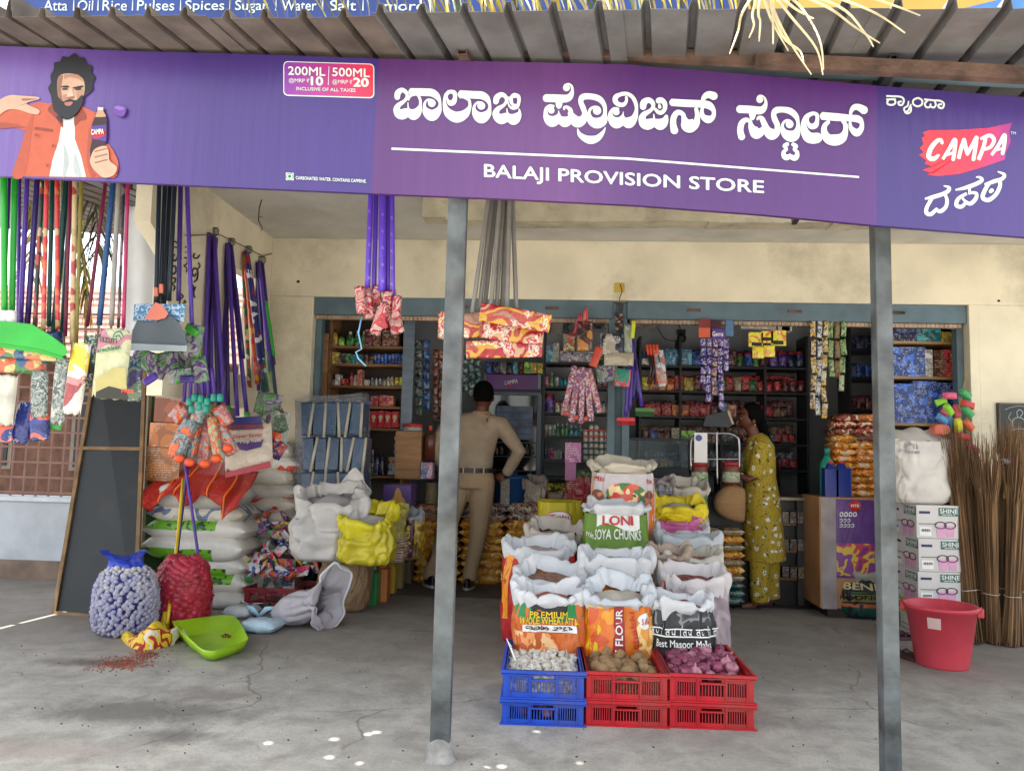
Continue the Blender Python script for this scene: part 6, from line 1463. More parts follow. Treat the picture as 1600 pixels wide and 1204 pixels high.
# right of the woman: purple carton, dal sacks, oil cans, snack packs
YC=6.15
t=thing('purple_carton','big purple printed carton standing behind the dal sacks','carton',at(1330,945,YC))
def tb(x0,y0,x1,y1,Y,dep,m,name,t,bevel=.003,pad=0):
 mb=MB();bpx(mb,x0,y0,x1,y1,Y,dep,pad=pad);mb.v=[tuple(Vector(v)-t.location)for v in mb.v];return mb.build(name,m,t,bevel=bevel)
tb(1284,781,1392,946,YC,.42,M_card,'carton_body',t);tb(1308,783,1366,900,YC-.002,.003,prt([(78,42,110),(86,48,118),(92,55,125)],3,text=0,rnd=False),'printed_front',t,0)
tb(1309,850,1365,898,YC-.0035,.002,prt([(110,50,120),(180,60,80),(200,170,60),(120,60,130)],9,text=0,rnd=False,seed=4),'printed_packets',t,0)
tb(1284,781,1306,946,YC-.003,.003,mat((150,140,140),.6,var=.2,dirt=.4,key='grey_side'),'grey_side',t,0)
mb=MB();mb.smooth=True;c_=at(1336,790,YC-.006)-t.location;mb.lathe([(0,0),(.045,0),(.045,.002),(0,.002)],c_,20,1,1,Matrix.Rotation(R(90),3,'X'));mb.build('round_badge',P((190,50,55)),t)
c_=at(1336,790,YC-.0085)-t.location
mb=MB();text_fit(mb,'MTR',lambda u,v:c_+Vector(((u-.5)*.06,-.002,(v-.5)*.022)),bold=.01);mb.build('badge_lettering',W_,t)
mb=MB();q2=lambda x,y:at(1312+x,800+y,YC-.006)-t.location
strokes(mb,[[(0+k*7,2,1.6),(4+k*7,0,1.6),(5+k*7,5,1.6),(1+k*7,6,1.6),(1+k*7,3,1.6)]for k in range(4)]+[[(0+k*6,12,1.1),(3+k*6,10,1.1),(4+k*6,14,1.1),(k*6,15,1.1)]for k in range(3)]+[[(0+k*6,20,1.1),(3+k*6,18,1.1),(4+k*6,22,1.1),(k*6,23,1.1)]for k in range(4)],q2,Vector((0,-1,0)),2e-6)
o=mb.build('kannada_lettering',W_,t);o['kind']='stuff'
YD=gnd(1350,968).y
t,G=sack('white rimmed sack with red and black print in front of the purple carton',1338,945,872,66,YD+.34,clothm((190,186,184)),M_rimg,None,53,.05,z0=0,rimh=.05,dep=.28)
dec(t,G,prt([(40,30,30),(170,50,30),(30,25,25)],14,text=0,rnd=False),-.9,.72,.6,.86,'printed_picture',off=.003);dtx(t,G,P((170,60,60)),'CHICKEN',-.9,.48,.5,.58)
t,G=sack('dark moong dal bag with gold lettering and green base behind the right post',1362,968,900,88,YD,weave((28,28,30)),clothm((150,146,135)),None,54,.05,z0=0,rimh=.045,dep=.28)
dec(t,G,P((20,70,60)),-1.2,.05,1.2,.28,off=.002);dec(t,G,P((170,85,40)),-1.2,.28,1.2,.36,off=.002);dec(t,G,P((120,110,50)),-1.2,.38,1.2,.55,off=.002,curve=lambda u,v,a,b_:(u,v+.03*(1-u*u)))
dec(t,G,P((30,90,65)),-1.2,.60,1.2,.63,off=.002);dtx(t,G,K_,'MOONG DAL',-.9,.43,.9,.53,bold=.02,arc=.03);dtx(t,G,P((190,175,130)),'BENDRE',-.75,.68,.9,.82,bold=.02)
YK=6.5
t=thing('side_counter','dark counter with glass front and pale steel edge right of the woman','counter',(at(1240,775,YK).x,YK,0))
a,b_=at(1212,776,YK),at(1345,780,YK)
mb=MB();mb.box(((a.x+b_.x)/2-t.location.x,.30,a.z-.012),(b_.x-a.x,.62,.024));mb.build('counter_top',mat((120,110,95),.4,metal=.5,key='steel_edge'),t)
mb=MB();mb.box(((a.x+b_.x)/2-t.location.x,.34,(a.z-.03)/2),(b_.x-a.x-.02,.5,a.z-.03));mb.build('cabinet',mat((30,25,24),.4,var=.3,key='dark_cabinet'),t)
for k in range(3):mb=MB();mb.box(((a.x+b_.x)/2-t.location.x,.07,a.z*(.25+.25*k)),(b_.x-a.x-.04,.03,.02));mb.build('shelf',M_wood,t)
mb=MB();mb.box((at(1252,800,YK).x-t.location.x,.05,a.z/2),(.05,.05,a.z-.03));mb.build('upright',M_rack,t)
rng=random.Random(77)
for k in range(3):
 for j in range(5):
  x=at(1228+j*12,800,YK).x;h=.09
  mb=MB();mb.box((x,YK+.035,a.z*(.25+.25*k)+.012+h/2),(.05,.05,h));c3=rng.choice([(70,60,50),(110,90,50),(60,40,35),(80,80,85)]);tag(mb.build('jar',prt([c3,(90,70,50),c3],10,text=.4,seed=j)),'small packet in the dark counter right of the woman, shelf %s, place %s from left'%(['bottom','middle','top'][k],['one','two','three','four','five'][j]),'packet','packets in the side counter')
def bottle(name,label,x0,x1,yt,yb,Y,c,capc,prof=None,z0=None,group=None,cat='bottle',m=None):
 s_=ss(Y);w_=(x1-x0)*s_;b0=at((x0+x1)/2,yb,Y);h=(yb-yt)*s_
 t=thing(name,label,cat,(b0.x,Y+w_/2,b0.z if z0 is None else z0),group=group)
 prof=prof or[(.40,0),(.5,.03),(.5,.62),(.44,.72),(.2,.82),(.16,.86)]
 mb=MB();mb.lathe([(a*w_,z*h)for a,z in prof],(0,0,0),16,1,.75);mb.build('bottle_body',m or mat(c,.3,var=.06,key='bottle_plastic'),t)
 mb=MB();mb.lathe([(.19*w_,h*.85),(.19*w_,h*.99),(.15*w_,h),(0,h)],(0,0,0),12);mb.build('cap',mat(capc,.4,key='cap'),t)
 return t
bottle('liquid_bottle','teal green bottle standing behind the blue cans',1286,1308,702,778,6.27,(25,140,115),(30,120,110))
for i,(x0,x1,lb)in enumerate(((1290,1312,'blue handled can directly beside the teal bottle'),(1306,1331,'bigger blue can with a red cap beside the snack packs'))):
 t=thing('blue_can',lb,'plastic can',at((x0+x1)/2,778,6.17));h=54*ss(6.2);w_=(x1-x0)*ss(6.2)
 mb=MB();mb.box((0,w_*.4,h*.42),(w_,w_*.8,h*.84));mb.box((0,w_*.4,h*.90),(w_*.6,w_*.5,h*.14),tp=(.6,.6));mb.build('can_body',mat((25,45,130),.3,key='blue_can_plastic'),t,bevel=.01)
 mb=MB();mb.lathe([(.018,0),(.018,.02),(0,.02)],(w_*.05,w_*.4,h*.95),12);mb.build('cap',P((190,50,55)),t)
fcol=[((190,110,45),'light orange'),((140,55,40),'red brown'),((150,60,45),'dark red'),((120,65,45),'brown'),((205,135,35),'orange'),((210,125,30),'bright orange')]
seq=[0,1,2,3,4,5,5,4,5,4,5,4]
for col_ in range(2):
 for i in range(12):
  py=652+i*10.8;Yp=6.34;c_=at(1322+32*col_+(6 if i==0 else 0),py,Yp);k=seq[i]if col_ else seq[(i+1)%12 if i<4 else i]
  pillow('snack_pack','%s clear wrapped snack pack, %s from the top of the %s column'%(fcol[k][1],(names_+['eleventh','twelfth'])[i],['left','right'][col_]),'snack pack',(c_.x,Yp+.12,c_.z),35*ss(Yp)*1.08,.24,11*ss(Yp)*1.15,prt([fcol[k][0],tuple(int(v*.7)for v in fcol[k][0]),tuple(min(255,int(v*1.2))for v in fcol[k][0]),(210,190,160)],22,.15,'blob',k,.8,0),(0,0,R(rng.uniform(-5,5))),i,'snack packs stacked beside the blue cans',wr=1.5,low=True)
mb=MB();c_=at(1340,780,6.2);mb.box((c_.x,6.42,c_.z/2-.0),(.5,.5,c_.z-.01));tag(mb.build('low_cupboard',mat((50,38,32),.6,var=.2,key='dark_wood')),'low dark cupboard carrying the snack packs behind the purple carton','cupboard')
# hanging mops, brooms and packets
def flo(c,d,e,sc=26):return prt([c,d,c,e,c],sc,.35,'cell',1,.1,0,rnd=False,key='floral_sleeve')
HM=dict(green=mat((38,150,48),.3,key='green_plastic'),purp=M_pur,dpur=M_purd,black=mat((28,36,48),.35,key='navy_plastic'),dgreen=mat((18,62,58),.35,key='dark_green_plastic'),maroon=mat((110,25,60),.35,key='maroon_plastic'),blue=mat((35,72,120),.35,key='blue_plastic'),grey=mat((125,122,118),.35,key='grey_plastic'),mag=mat((150,35,80),.35,key='magenta_plastic'),olive=mat((135,125,60),.4,key='olive_plastic'),f1=flo((40,50,45),(150,60,60),(170,150,120)),f2=flo((170,45,50),(190,90,60),(160,140,100)),f3=flo((165,145,105),(140,50,50),(150,130,90)),f4=flo((40,45,60),(130,110,120),(90,60,60)),f5=flo((40,90,50),(190,60,40),(210,190,150)),f6=flo((35,45,110),(210,210,215),(160,40,60)),f7=flo((210,90,40),(190,40,50),(225,170,60)),pink=mat((190,75,100),.4,key='pink_plastic'),peach=mat((205,115,95),.4,key='peach_plastic'),vio=mat((95,62,190),.35,key='violet_tube'))
words=dict(green='bright green',purp='purple',dpur='dark purple',black='navy black',dgreen='dark green',maroon='maroon',blue='blue',grey='grey',mag='magenta',olive='olive',f1='dark flowered',f2='red flowered',f3='beige flowered',f4='thin dark patterned',f5='green flowered',f6='blue and white patterned',f7='orange red patterned',pink='pink',peach='peach',vio='violet')
def hang(x0,y0,x1,y1,w_,Y,k,label,name='hanging_mop',cat='mop',group=None,Y1=None,cap=None):
 a,b_=at(x0,y0,Y),at(x1,y1,Y1 or Y);t=thing(name,label,cat,a,group=group);r=w_*ss(Y)/2
 mb=MB();n=6;mb.tube([a.lerp(b_,i/n)-a for i in range(n+1)],r,9);mb.build('tube',HM[k],t)
 if cap:d=(b_-a).normalized();mb=MB();mb.tube([b_-a-d*.03,b_-a+d*.035],r*1.35,9);mb.build('end_cap',P(cap),t)
 return t
def pk(x0,y0,x1,y1,Y,m,label,rot=0,th=.4,name='mop_packet',cat='packet',wr=1.6,group=None,seed=0,low=False,yaw=0):
 s_=ss(Y);c_=at((x0+x1)/2,(y0+y1)/2,Y);L_,H_=(x1-x0)*s_,(y1-y0)*s_
 return pillow(name,label,cat,c_,L_,H_,min(L_,H_)*th,m,(R(90),R(rot),R(yaw)),seed,group,wr=wr,low=low)
g_='handles hanging behind the left end of the signboard'
HL=[(6,7,492,10,'green',0),(14,3,560,5,'dpur',.1),(23,18,498,10,'green',.05),(42,32,505,8,'purp',.1),(58,43,505,9,'dpur',.12),(66,53,535,7,'f1',.05),(73,67,540,7,'f2',0),(82,76,510,7,'dgreen',.1),(89,90,515,7,'f2',0),(104,84,520,10,'dgreen',.12),(112,97,520,8,'dgreen',.2),(110,102,525,6,'maroon',.1),(117,113,535,8,'f3',0),(127,119,540,6,'olive',.1),(177,155,508,9,'blue',.1),(165,136,510,6,'maroon',.15),(186,174,508,8,'grey',0),(194,185,512,5,'f4',.05),(200,193,512,6,'mag',0),(30,28,560,6,'purp',.2),(97,100,560,5,'olive',.25)]
pos=['first','second','third','fourth','fifth','sixth','seventh','eighth','ninth','tenth','eleventh','twelfth']
srt=sorted(range(len(HL)),key=lambda i:HL[i][0])
for n_,i in enumerate(srt):
 x0,x1,y1,w_,k,dy=HL[i]
 hang(x0+(x0-x1)*.2,240,x1,y1,w_,3.35+dy,k,'%s mop handle, %s of those hung at the far left'%(words[k],pos[n_]+' from the left' if n_<12 else pos[20-n_]+' from the right'),group=g_)
beam('hanging_rail',at(-60,235,3.5),at(330,240,3.5),.02,.02,M_rust,aw)
t=thing('floor_wiper','big lime green floor wiper head at the left edge','floor wiper',at(50,530,3.3))
mb=MB();fr=lambda x,y,d:at(x,y,3.27+d)-t.location
mb.ext([(-30,500),(10,502),(50,506),(80,524),(104,542),(105,553),(98,557),(60,545),(-30,532)][::-1],.05,fr);mb.build('wiper_blade',HM['green'],t,bevel=.004)
mb=MB();mb.ext([(-30,532),(60,545),(98,557),(97,562),(58,551),(-30,538)][::-1],.03,fr);mb.build('blade_edge',mat((30,140,40),.4,key='dark_lime'),t)
for xx in(6,18):mb=MB();mb.tube([at(xx,486,3.32)-t.location,at(xx,510,3.32)-t.location],.022,10);mb.build('socket',M_white,t)
fl_=prt([(190,90,60),(70,120,70),(200,180,120),(60,90,130),(200,110,80)],26,.25,'cell',2,.5,0)
clr=film((190,195,190),.35)
brs=prt([(95,105,100),(130,138,132),(70,78,76),(150,155,150)],30,.3,'blob',4,.6,.2)
navy=prt([(30,40,95),(40,55,120),(200,85,60),(35,45,105)],7,.25,'blob',2,.5,.3)
for a in[(-20,540,104,562,3.36,fl_,'flowered wiper packet directly under the lime wiper',4),(-20,558,75,584,3.40,fl_,'flowered orange and green packet below the lime wiper',2),(-10,582,26,668,3.34,mat((175,172,160),.4,var=.2,vs=12,key='white_bristles'),'cream wrapped brush roll at the left edge',2),(48,575,76,655,3.36,brs,'grey bristle tube in clear wrap above a blue bag',-3),(82,552,106,668,3.34,brs,'long grey bristle tube beside the pink mop packet',1),(22,625,52,695,3.4,navy,'navy and orange bag under the cream brush roll',8),(46,642,78,690,3.38,navy,'navy bag with an orange line left of the bristle tube',-6),(-10,662,22,692,3.38,navy,'red and navy bag at the left edge',0),(104,530,136,652,3.32,prt([(190,185,175),(140,60,65),(175,120,120),(195,190,182),(205,180,60)],5,.25,'blob',6,.5,.4),'white and maroon mop packet with a yellow top',5),(126,520,150,610,3.42,prt([(40,45,45),(30,90,50),(60,60,60)],8,.3,'blob',1,.5,.5),'black and green packet behind the cream cushion pack',4),(22,664,74,682,3.44,P((190,60,50)),'red bag bottom under the navy bags',2),(78,655,98,672,3.4,P((50,130,60)),'small green bag tip below the bristle tubes',10),(196,555,222,630,3.45,prt([(50,110,50),(40,45,90),(90,110,90),(60,50,90)],9,.3,'blob',7,.5,.3),'green and blue packet right of the cream cushion pack',-6),(0,500,60,560,3.5,prt([(140,150,140),(120,130,120),(160,90,80)],9,.3,'blob',8,.5,.2),'pale crumpled wrap behind the lime wiper',12),(60,515,100,570,3.48,prt([(40,60,110),(20,90,60),(90,110,140)],9,.3,'blob',8,.5,.2),'blue and green wrap behind the flowered handles',-8)]:
 pk(*a[:6],a[6],a[7],.45,wr=1.8)
t=thing('cushion_pack','cream and pink mop pack with dark lettering and a green swirl','packet',at(175,568,3.3))
o=pk(146,508,202,628,3.3,prt([(165,165,130),(172,172,138),(165,110,120),(170,168,135)],4,.25,'blob',2,.5,0,rnd=False),None,3,.35);o.location=(0,0,0);o.parent=t;o.name='mop_pack_body';del o['category']
mb=MB();mb.smooth=True;q0=lambda x,y,l=0:at(x,y,3.262-l)-t.location
text_fit(mb,'Mazuri',quadmap(q0(149,533),q0(183,537),q0(183,525),q0(149,521)),bold=.005);mb.build('brand_lettering',P((25,55,50)),t)
mb=MB();text_fit(mb,'arechleen',quadmap(q0(152,551),q0(188,545),q0(188,538),q0(152,544)),bold=.03);mb.build('lettering',P((25,95,60)),t)
mb=MB();strokes(mb,[[(175,530,1),(180,520,2),(188,518,2.5),(193,527,1)],[(178,526,1),(186,524,2),(190,532,1)]],q0,Vector((0,-1,0)));mb.build('swirl',P((25,95,70)),t)
mb=MB();flat(mb,[(149,592),(175,575),(196,574),(198,614),(150,612)],q0);mb.build('printed_field',P((160,150,95)),t)
mb=MB();flat(mb,[(150,612),(170,603),(198,610),(201,624),(149,622)],lambda x,y:q0(x,y,.002));mb.build('dark_foot',P((40,38,30)),t)
mb=MB();text_fit(mb,'FREE',quadmap(q0(190,613,.004),q0(209,614,.004),q0(209,609,.004),q0(190,608,.004)),bold=.02);mb.build('free_lettering',P((215,70,50)),t)
g_='navy handles hung beside the left wall'
for i,(x0,x1,y1,k)in enumerate(((250,243,490,'black'),(259,249,500,'black'),(267,256,480,'black'),(275,264,470,'black'),(283,279,470,'dpur'),(291,300,520,'purp'))):
 hang(x0,250,x1,y1,7.5,3.7+.03*(i%3),k,'%s broom handle, %s of the six hanging before the lettered wall'%(words[k],pos[i]),group=g_)
for i,(x,y)in enumerate(((244,449),(252,444))):hang(x,y,x,y+14,7,3.68,'peach','peach coloured handle tip %s of the navy handles'%['left','right'][i],name='peach_stick')
t=thing('dustpan_set','dustpan pack with blue dotted card and peach handle plate, hung by the navy handles','dustpan set',at(245,510,3.6))
tb(206,474,291,503,3.62,.004,prt([(60,120,165),(50,105,150),(170,190,205),(60,120,165)],40,.3,'dot',1,.1,.3,rnd=False),'blue_card',t,0)
mb=MB();fr=lambda x,y,d:at(x,y,3.57+d)-t.location
mb.ext([(226,498),(236,480),(243,472),(252,476),(263,490),(258,497),(245,500)][::-1],.006,fr);mb.build('peach_plate',HM['peach'],t)
mb=MB();mb.ext([(205,520),(214,500),(245,503),(262,490),(275,498),(290,520),(290,543),(204,545)][::-1],.04,lambda x,y,d:at(x,y,3.58+d)-t.location);mb.build('grey_pan',mat((75,82,88),.3,var=.1,bump=.2,bs=12,key='smoky_plastic'),t,bevel=.006)
mb=MB();mb.ext([(202,536),(292,540),(292,549),(202,547)][::-1],.05,lambda x,y,d:at(x,y,3.56+d)-t.location);mb.build('pan_lip',mat((140,150,152),.25,key='clear_lip'),t)
gp2=prt([(95,105,100),(60,130,50),(120,128,122),(85,55,110),(130,135,130)],14,.2,'blob',3,.8,0)
for i,(x0,y0,x1,y1,r_)in enumerate(((205,545,245,580,15),(240,548,280,585,-10),(270,545,315,590,12),(288,505,318,560,4),(300,555,325,600,-14),(232,560,262,592,20),(262,575,300,600,-8))):
 pk(x0,y0,x1,y1,3.75+.06*(i%3),gp2,'clear packet with a green and purple brush, %s below the dustpan set'%pos[i],r_,.5,wr=2.2,seed=i,group='brush packets under the dustpan set')
for i,(x,y)in enumerate(((235,592),(292,592),(300,516))):pillow('scrub_brush','small %s brush sticking out of the clear packets, %s'%(['violet','violet','green'][i],['left','low right','top right'][i]),'brush',at(x,y,3.72),.08,.04,.03,[HM['purp'],HM['dpur'],P((50,140,40))][i],(R(90),.6*(i-1),0),i)
def Yw(px):return max(4.6,min(6.2,(XL+.12)/((px-870)/FPX)))
def wallbundle(px,py,bots,ks,lb,w_=6.5):
 Y=Yw(px)
 for i,((bx,by),k)in enumerate(zip(bots,ks)):
  hang(px+(i-len(bots)/2)*2.6,py+abs(i-2)*2,bx,by,w_,Y-.04*(i%3),k,'%s handle, %s in the %s'%(words[k],pos[i],lb),group=lb,cap=(80,175,90)if 'second' in lb and i%2 else None)
 mb=MB();p=at(px,py,Y)
 for j in range(4):mb.tube([p+Vector((math.cos(k*PI/5)*.02+.01*j,0,math.sin(k*PI/5)*.03+.01))for k in range(11)],.003,4)
 tag(mb.build('hanging_loops',P((35,40,45))),'dark hanging loops on top of the %s'%lb,'hook')
wallbundle(331,364,[(300,560),(308,640),(318,640),(330,650),(342,650),(350,640),(322,600)],['purp','dpur','purp','purp','dpur','purp','dpur'],'first purple bundle on the porch wall',7)
wallbundle(357,380,[(347,640),(356,640),(371,650),(386,650),(380,560)],['purp','dpur','purp','purp','dpur'],'second purple bundle on the porch wall',7)
wallbundle(384,392,[(390,605),(402,600),(412,615),(418,612)],['f5','f7','f6','f6'],'flowered bundle on the porch wall',6.5)
wallbundle(406,408,[(404,610),(414,600),(422,580),(428,570),(433,640)],['purp','dpur','purp','dgreen','dpur'],'last bundle before the lintel corner',6)
mb=MB();mb.tube([lw(285,368)+Vector((.02,0,0)),lw(330,362)+Vector((.06,0,-.02)),lw(357,378)+Vector((.05,0,0)),lw(405,400)+Vector((.03,0,0)),lw(425,396)],.004,5);tag(mb.build('hanging_wire',M_rust),'thin wire strung along the left porch wall','wire')
t=hang(416,470,428,555,5,5.6,'green','green mop handle ending in a green net near the left pier');
mb=MB();mb.smooth=True;mb.grid(lambda u,v:at(416+6*v+(u-.5)*(6+36*v),545+120*v,5.6+.04*math.sin(u*9))-t.location,14,14);mb.build('net_bag',netmat((60,130,60),.45),t)
def uniq(base,i):return base%pos[i]
fish=[(272,650,300,722,22),(290,648,312,726,8),(310,645,332,728,0),(328,648,345,725,-14),(338,650,362,716,-34),(268,630,295,662,40),(300,625,322,662,10),(336,630,360,668,-30),(318,628,338,660,-6)]
fm_=[prt([(110,125,130),(140,152,155),(90,100,108),(215,95,45)],20,.2,'blob',1,.8,.2),prt([(175,95,100),(190,120,120),(150,160,160),(215,90,40)],18,.2,'blob',2,.8,.2),prt([(150,145,110),(200,95,45),(165,160,130)],18,.2,'blob',5,.8,.2)]
for i,(x0,y0,x1,y1,r_)in enumerate(fish):
 pk(x0,y0,x1,y1,4.7+.05*(i%3),fm_[(0,0,1,2,1,1,0,1,2)[i]],'%s mop head wrapped in clear film in the bunch with teal caps'%pos[i].capitalize().lower(),r_,.7,name='wrapped_mop',cat='mop',wr=1.8,seed=i,group='wrapped mop heads over the red cloth')
 mb=MB();c_=at([296,304,314,324,334,300,312,344,322][i],[628,622,624,628,622,640,636,622,640][i],4.68);mb.lathe([(.014,-.022),(.02,-.015),(.02,.02),(.012,.028),(0,.028)],c_,10);tag(mb.build('teal_cap',P((45,150,130))),'teal plastic cap, %s above the wrapped mop heads'%pos[i],'cap','teal caps above the wrapped mop heads')  # plastic cap of a wrapped mop head
 if i<5:mb=MB();mb.ball(at([280,296,320,338,356][i],[716,722,724,716,700][i],4.66),.035,8,6,(1,.5,.8));tag(mb.build('orange_tip',P((215,80,35))),'orange tip under the wrapped mop heads, %s'%pos[i],'mop tip','orange tips of the mop heads')
for i in range(6):hang(291+i*8,575,287+i*10,628,6,4.75,'purp','short purple rod above the teal caps, %s'%pos[i],group='purple rods above the teal caps')
t=thing('mop_pack','big cream and red mop packet with blue headline beside the teal capped mop heads','packet',at(388,698,5.0))
o=pk(346,655,424,735,5.0,prt([(178,165,150),(185,172,158),(175,160,148)],4,.25,'blob',2,.5,0,rnd=False),None,-5,.25);o.location=(0,0,0);o.parent=t;o.name='packet_body';del o['category']
q1=lambda x,y,l=0:at(x,y,4.945-l)-t.location
for(P_,c_,nm)in(([(354,652),(408,650),(410,662),(352,664)],(50,50,110),'blue_band'),([(353,664),(410,661),(412,670),(352,672)],(150,60,60),'red_band'),([(360,692),(412,686),(408,698),(385,704),(364,700)],(70,45,100),'violet_field'),([(352,738),(422,720),(424,730),(352,746)],(150,40,60),'red_foot')):mb=MB();flat(mb,P_,q1);mb.build(nm,P(c_),t)
for s_,a_,c_ in(('DOUBLE CLEAN',(362,672,408,665),(60,65,100)),('Super Saver',(364,686,410,679),(170,60,60)),('Mop Refill',(376,694,408,687),(190,185,185))):mb=MB();text_fit(mb,s_,quadmap(q1(a_[0],a_[1],.003),q1(a_[2],a_[1]-3,.003),q1(a_[2],a_[3]-3,.003),q1(a_[0],a_[3],.003)),bold=.02);mb.build('lettering',P(c_),t)
for i,a in enumerate([(398,612,440,650,5.3,gp2,'clear packet with green bristles right of the blue capped handles',10),(410,640,448,680,5.2,prt([(80,100,80),(120,130,110),(90,60,80)],9,.2,'blob',5,.7,.2),'grey green packet under the green net',-20),(405,672,440,690,5.1,P((195,80,45)),'orange packet right of the cream mop packet',12),(412,684,446,715,5.1,prt([(40,45,110),(150,60,60),(190,180,170)],14,.2,'blob',5,.7,.3),'navy and red packet above the white flour bags',30),(424,640,452,700,5.35,clr,'empty clear film hanging from the green net',5)]):pk(*a[:6],a[6],a[7],.4,wr=2.2)
for i,(x0,x1,y1)in enumerate(((580,574,452),(588,584,460),(598,597,455),(606,606,460),(613,614,468))):
 hang(x0,285,x1,y1,(9,8,13,8,7)[i],3.55+.03*(i%2),'vio','violet printed mop tube, %s of five hanging under the signboard'%pos[i],name='mop_tube',group='violet tubes under the signboard')
mb=MB()
for i,x in enumerate((577,598,612)):
 for k in range(5):p=lambda a,b_:at(a,b_,3.50);text_fit(mb,'XL',quadmap(p(x-2,332+k*26+5*i),p(x+2,332+k*26+5*i),p(x+2,328+k*26+5*i),p(x-2,328+k*26+5*i)))
tag(mb.build('tube_print',P((165,150,215)),None),'tiny pale print repeated down the violet tubes','lettering');
redw=prt([(170,120,115),(165,40,50),(180,145,140),(150,30,45),(175,130,125)],13,.2,'blob',3,.9,0)
for i,(x0,y0,x1,y1,r_)in enumerate(((555,445,572,492,-8),(566,448,584,500,-12),(582,444,596,476,-8),(584,470,602,526,16),(596,452,612,505,4),(604,450,626,525,-14),(590,480,606,515,-6),(612,460,627,500,4))):
 pk(x0,y0,x1,y1,3.5+.03*(i%3),redw,'red and white wrapped mop head, %s of the bunch on the violet tubes'%pos[i],r_,.6,name='wrapped_mop',cat='mop',wr=2.4,seed=i,group='mop heads on the violet tubes')
for i,(x0,x1,y1)in enumerate(((766,738,488),(772,748,490),(778,756,490),(783,766,492),(788,775,490),(793,784,488),(797,792,488),(800,807,492))):
 hang(x0,290,x1,y1,7.5,3.6+.03*(i%3),'grey','grey wiper tube, %s from the left of the fan behind the post'%pos[i],name='wiper_tube',group='grey tubes fanning out under the signboard')
wp=prt([(165,25,35),(175,140,110),(150,30,38),(185,140,50),(160,60,50),(150,110,90)],5.5,.2,'blob',3,.6,.5)
for i,a in enumerate([(684,484,722,532,3.62,'red and yellow wiper pack behind the left of the post',0),(718,485,790,528,3.6,'red and yellow wiper pack right behind the post',-6),(748,480,862,512,3.5,'longest red wiper pack tilted across the front',9),(750,505,850,535,3.56,'middle wiper pack under the longest one',6),(727,530,848,560,3.58,'lowest wiper pack with pale yellow print',-2)]):
 pk(*a[:5],wp,a[5],a[6],.25,name='wiper_pack',cat='wiper pack',wr=1.2,seed=i,group='wiper packs on the grey tubes')
mb=MB();w0=at(570,525,3.55);ws=[(565,495),(560,520),(565,545),(556,550),(560,560),(572,572)]
mb.tube([at(x,y,3.52)for x,y in ws],.004,6,flat=.5);tag(mb.build('blue_strap',P((110,160,190))),'pale blue strap dangling below the red and white mop heads','strap')
mb=MB();mb.tube([at(x,y,5.3)for x,y in((415,292),(405,325),(404,345),(410,357),(408,360))],.004,5);mb.tube([at(x,y,5.31)for x,y in((404,338),(411,340))],.002,4);tag(mb.build('loose_wire',M_black),'loose black wire dangling from the porch ceiling','wire')
t=thing('tube_light','tube light batten fixed to the porch ceiling near the violet tubes','tube light',at(545,312,5.25));mb=MB();a,b_=at(522,303,5.3),at(578,330,5.6);mb.tube([a-t.location,b_-t.location],.018,8);mb.build('batten',P((180,175,165)),t)
# hung in the shop opening
YH=6.2
for i,(x0,y0,x1,y1)in enumerate(((908,488,888,550),(915,485,904,548),(916,480,918,556),(907,490,905,520))):
 hang(x0,y0,x1,y1,5.5,YH,['pink','peach','pink','pink'][i],'%s mop handle, %s of those hooked on the shutter box'%(['pink','peach','pink','short pink'][i],pos[i]),group='pink handles on the shutter box')
pkm=[prt([(150,90,100),(190,180,185),(110,70,130),(200,120,110)],75,.3,'cell',s,.4,0)for s in range(3)]
for i,(x0,y0,x1,y1,r_)in enumerate(((884,568,894,652,12),(893,572,904,662,7),(904,570,914,664,1),(914,572,925,660,-6),(923,572,934,648,-15))):
 pk(x0,y0,x1,y1,YH,pkm[i%3],'speckled microfibre mop head, %s in the cluster left of the shutter post'%pos[i],r_,.9,name='speckled_mop',cat='mop',wr=1.2,seed=i,group='microfibre mop heads');
for i,(x,y)in enumerate(((886,646),(900,652),(915,654))):mb=MB();mb.ball(at(x,y,YH-.03),.022,8,6);tag(mb.build('orange_knob',P((200,90,80))),'orange knob at the foot of the speckled mop heads, %s'%pos[i],'ball')  # round knob of a mop head, built as a separate object
dk=prt([(70,65,80),(100,95,110),(50,45,60),(140,130,130)],16,.3,'blob',2,.7,.2)
mix_=prt([(150,50,40),(60,90,60),(170,140,90),(50,60,90)],14,.3,'blob',2,.6,.3)
for i,a in enumerate([(874,548,928,566,dk,'dark crumpled packet tying the pink handles together',0),(880,520,900,552,mix_,'reddish sachets behind the pink handles',0),(902,500,926,550,prt([(90,40,35),(180,120,50),(60,30,30)],20,.3,'cell',4,.5,.3),'brown and gold sachets between the pink handles',0),(937,520,975,560,prt([(150,145,135),(28,38,58),(160,152,140),(30,40,60)],4,.3,'blob',3,.4,.5),'navy and cream towel pack left of the shutter post',2),(944,550,990,572,prt([(160,150,130),(175,168,150),(140,110,80)],6,.3,'bandz',3,.4,.4),'cream long pack under the navy towel pack',0),(975,505,988,565,prt([(120,135,125),(150,155,140)],9,.3,'blob',3,.4,.4),'pale green pack hanging on the shutter post',0),(925,540,938,575,P((195,75,55)),'orange red packet left of the towel pack',20),(932,568,966,598,gp2,'clear green brush packet under the cream long pack',-8),(960,575,985,605,prt([(40,130,110),(190,60,80),(120,150,150)],12,.3,'blob',6,.6,.2),'green and pink toy pack on the shutter post',5)]):pk(*a[:4],YH-.05+.02*(i%2),a[4],a[5],a[6],.3,wr=1.6,low=True)
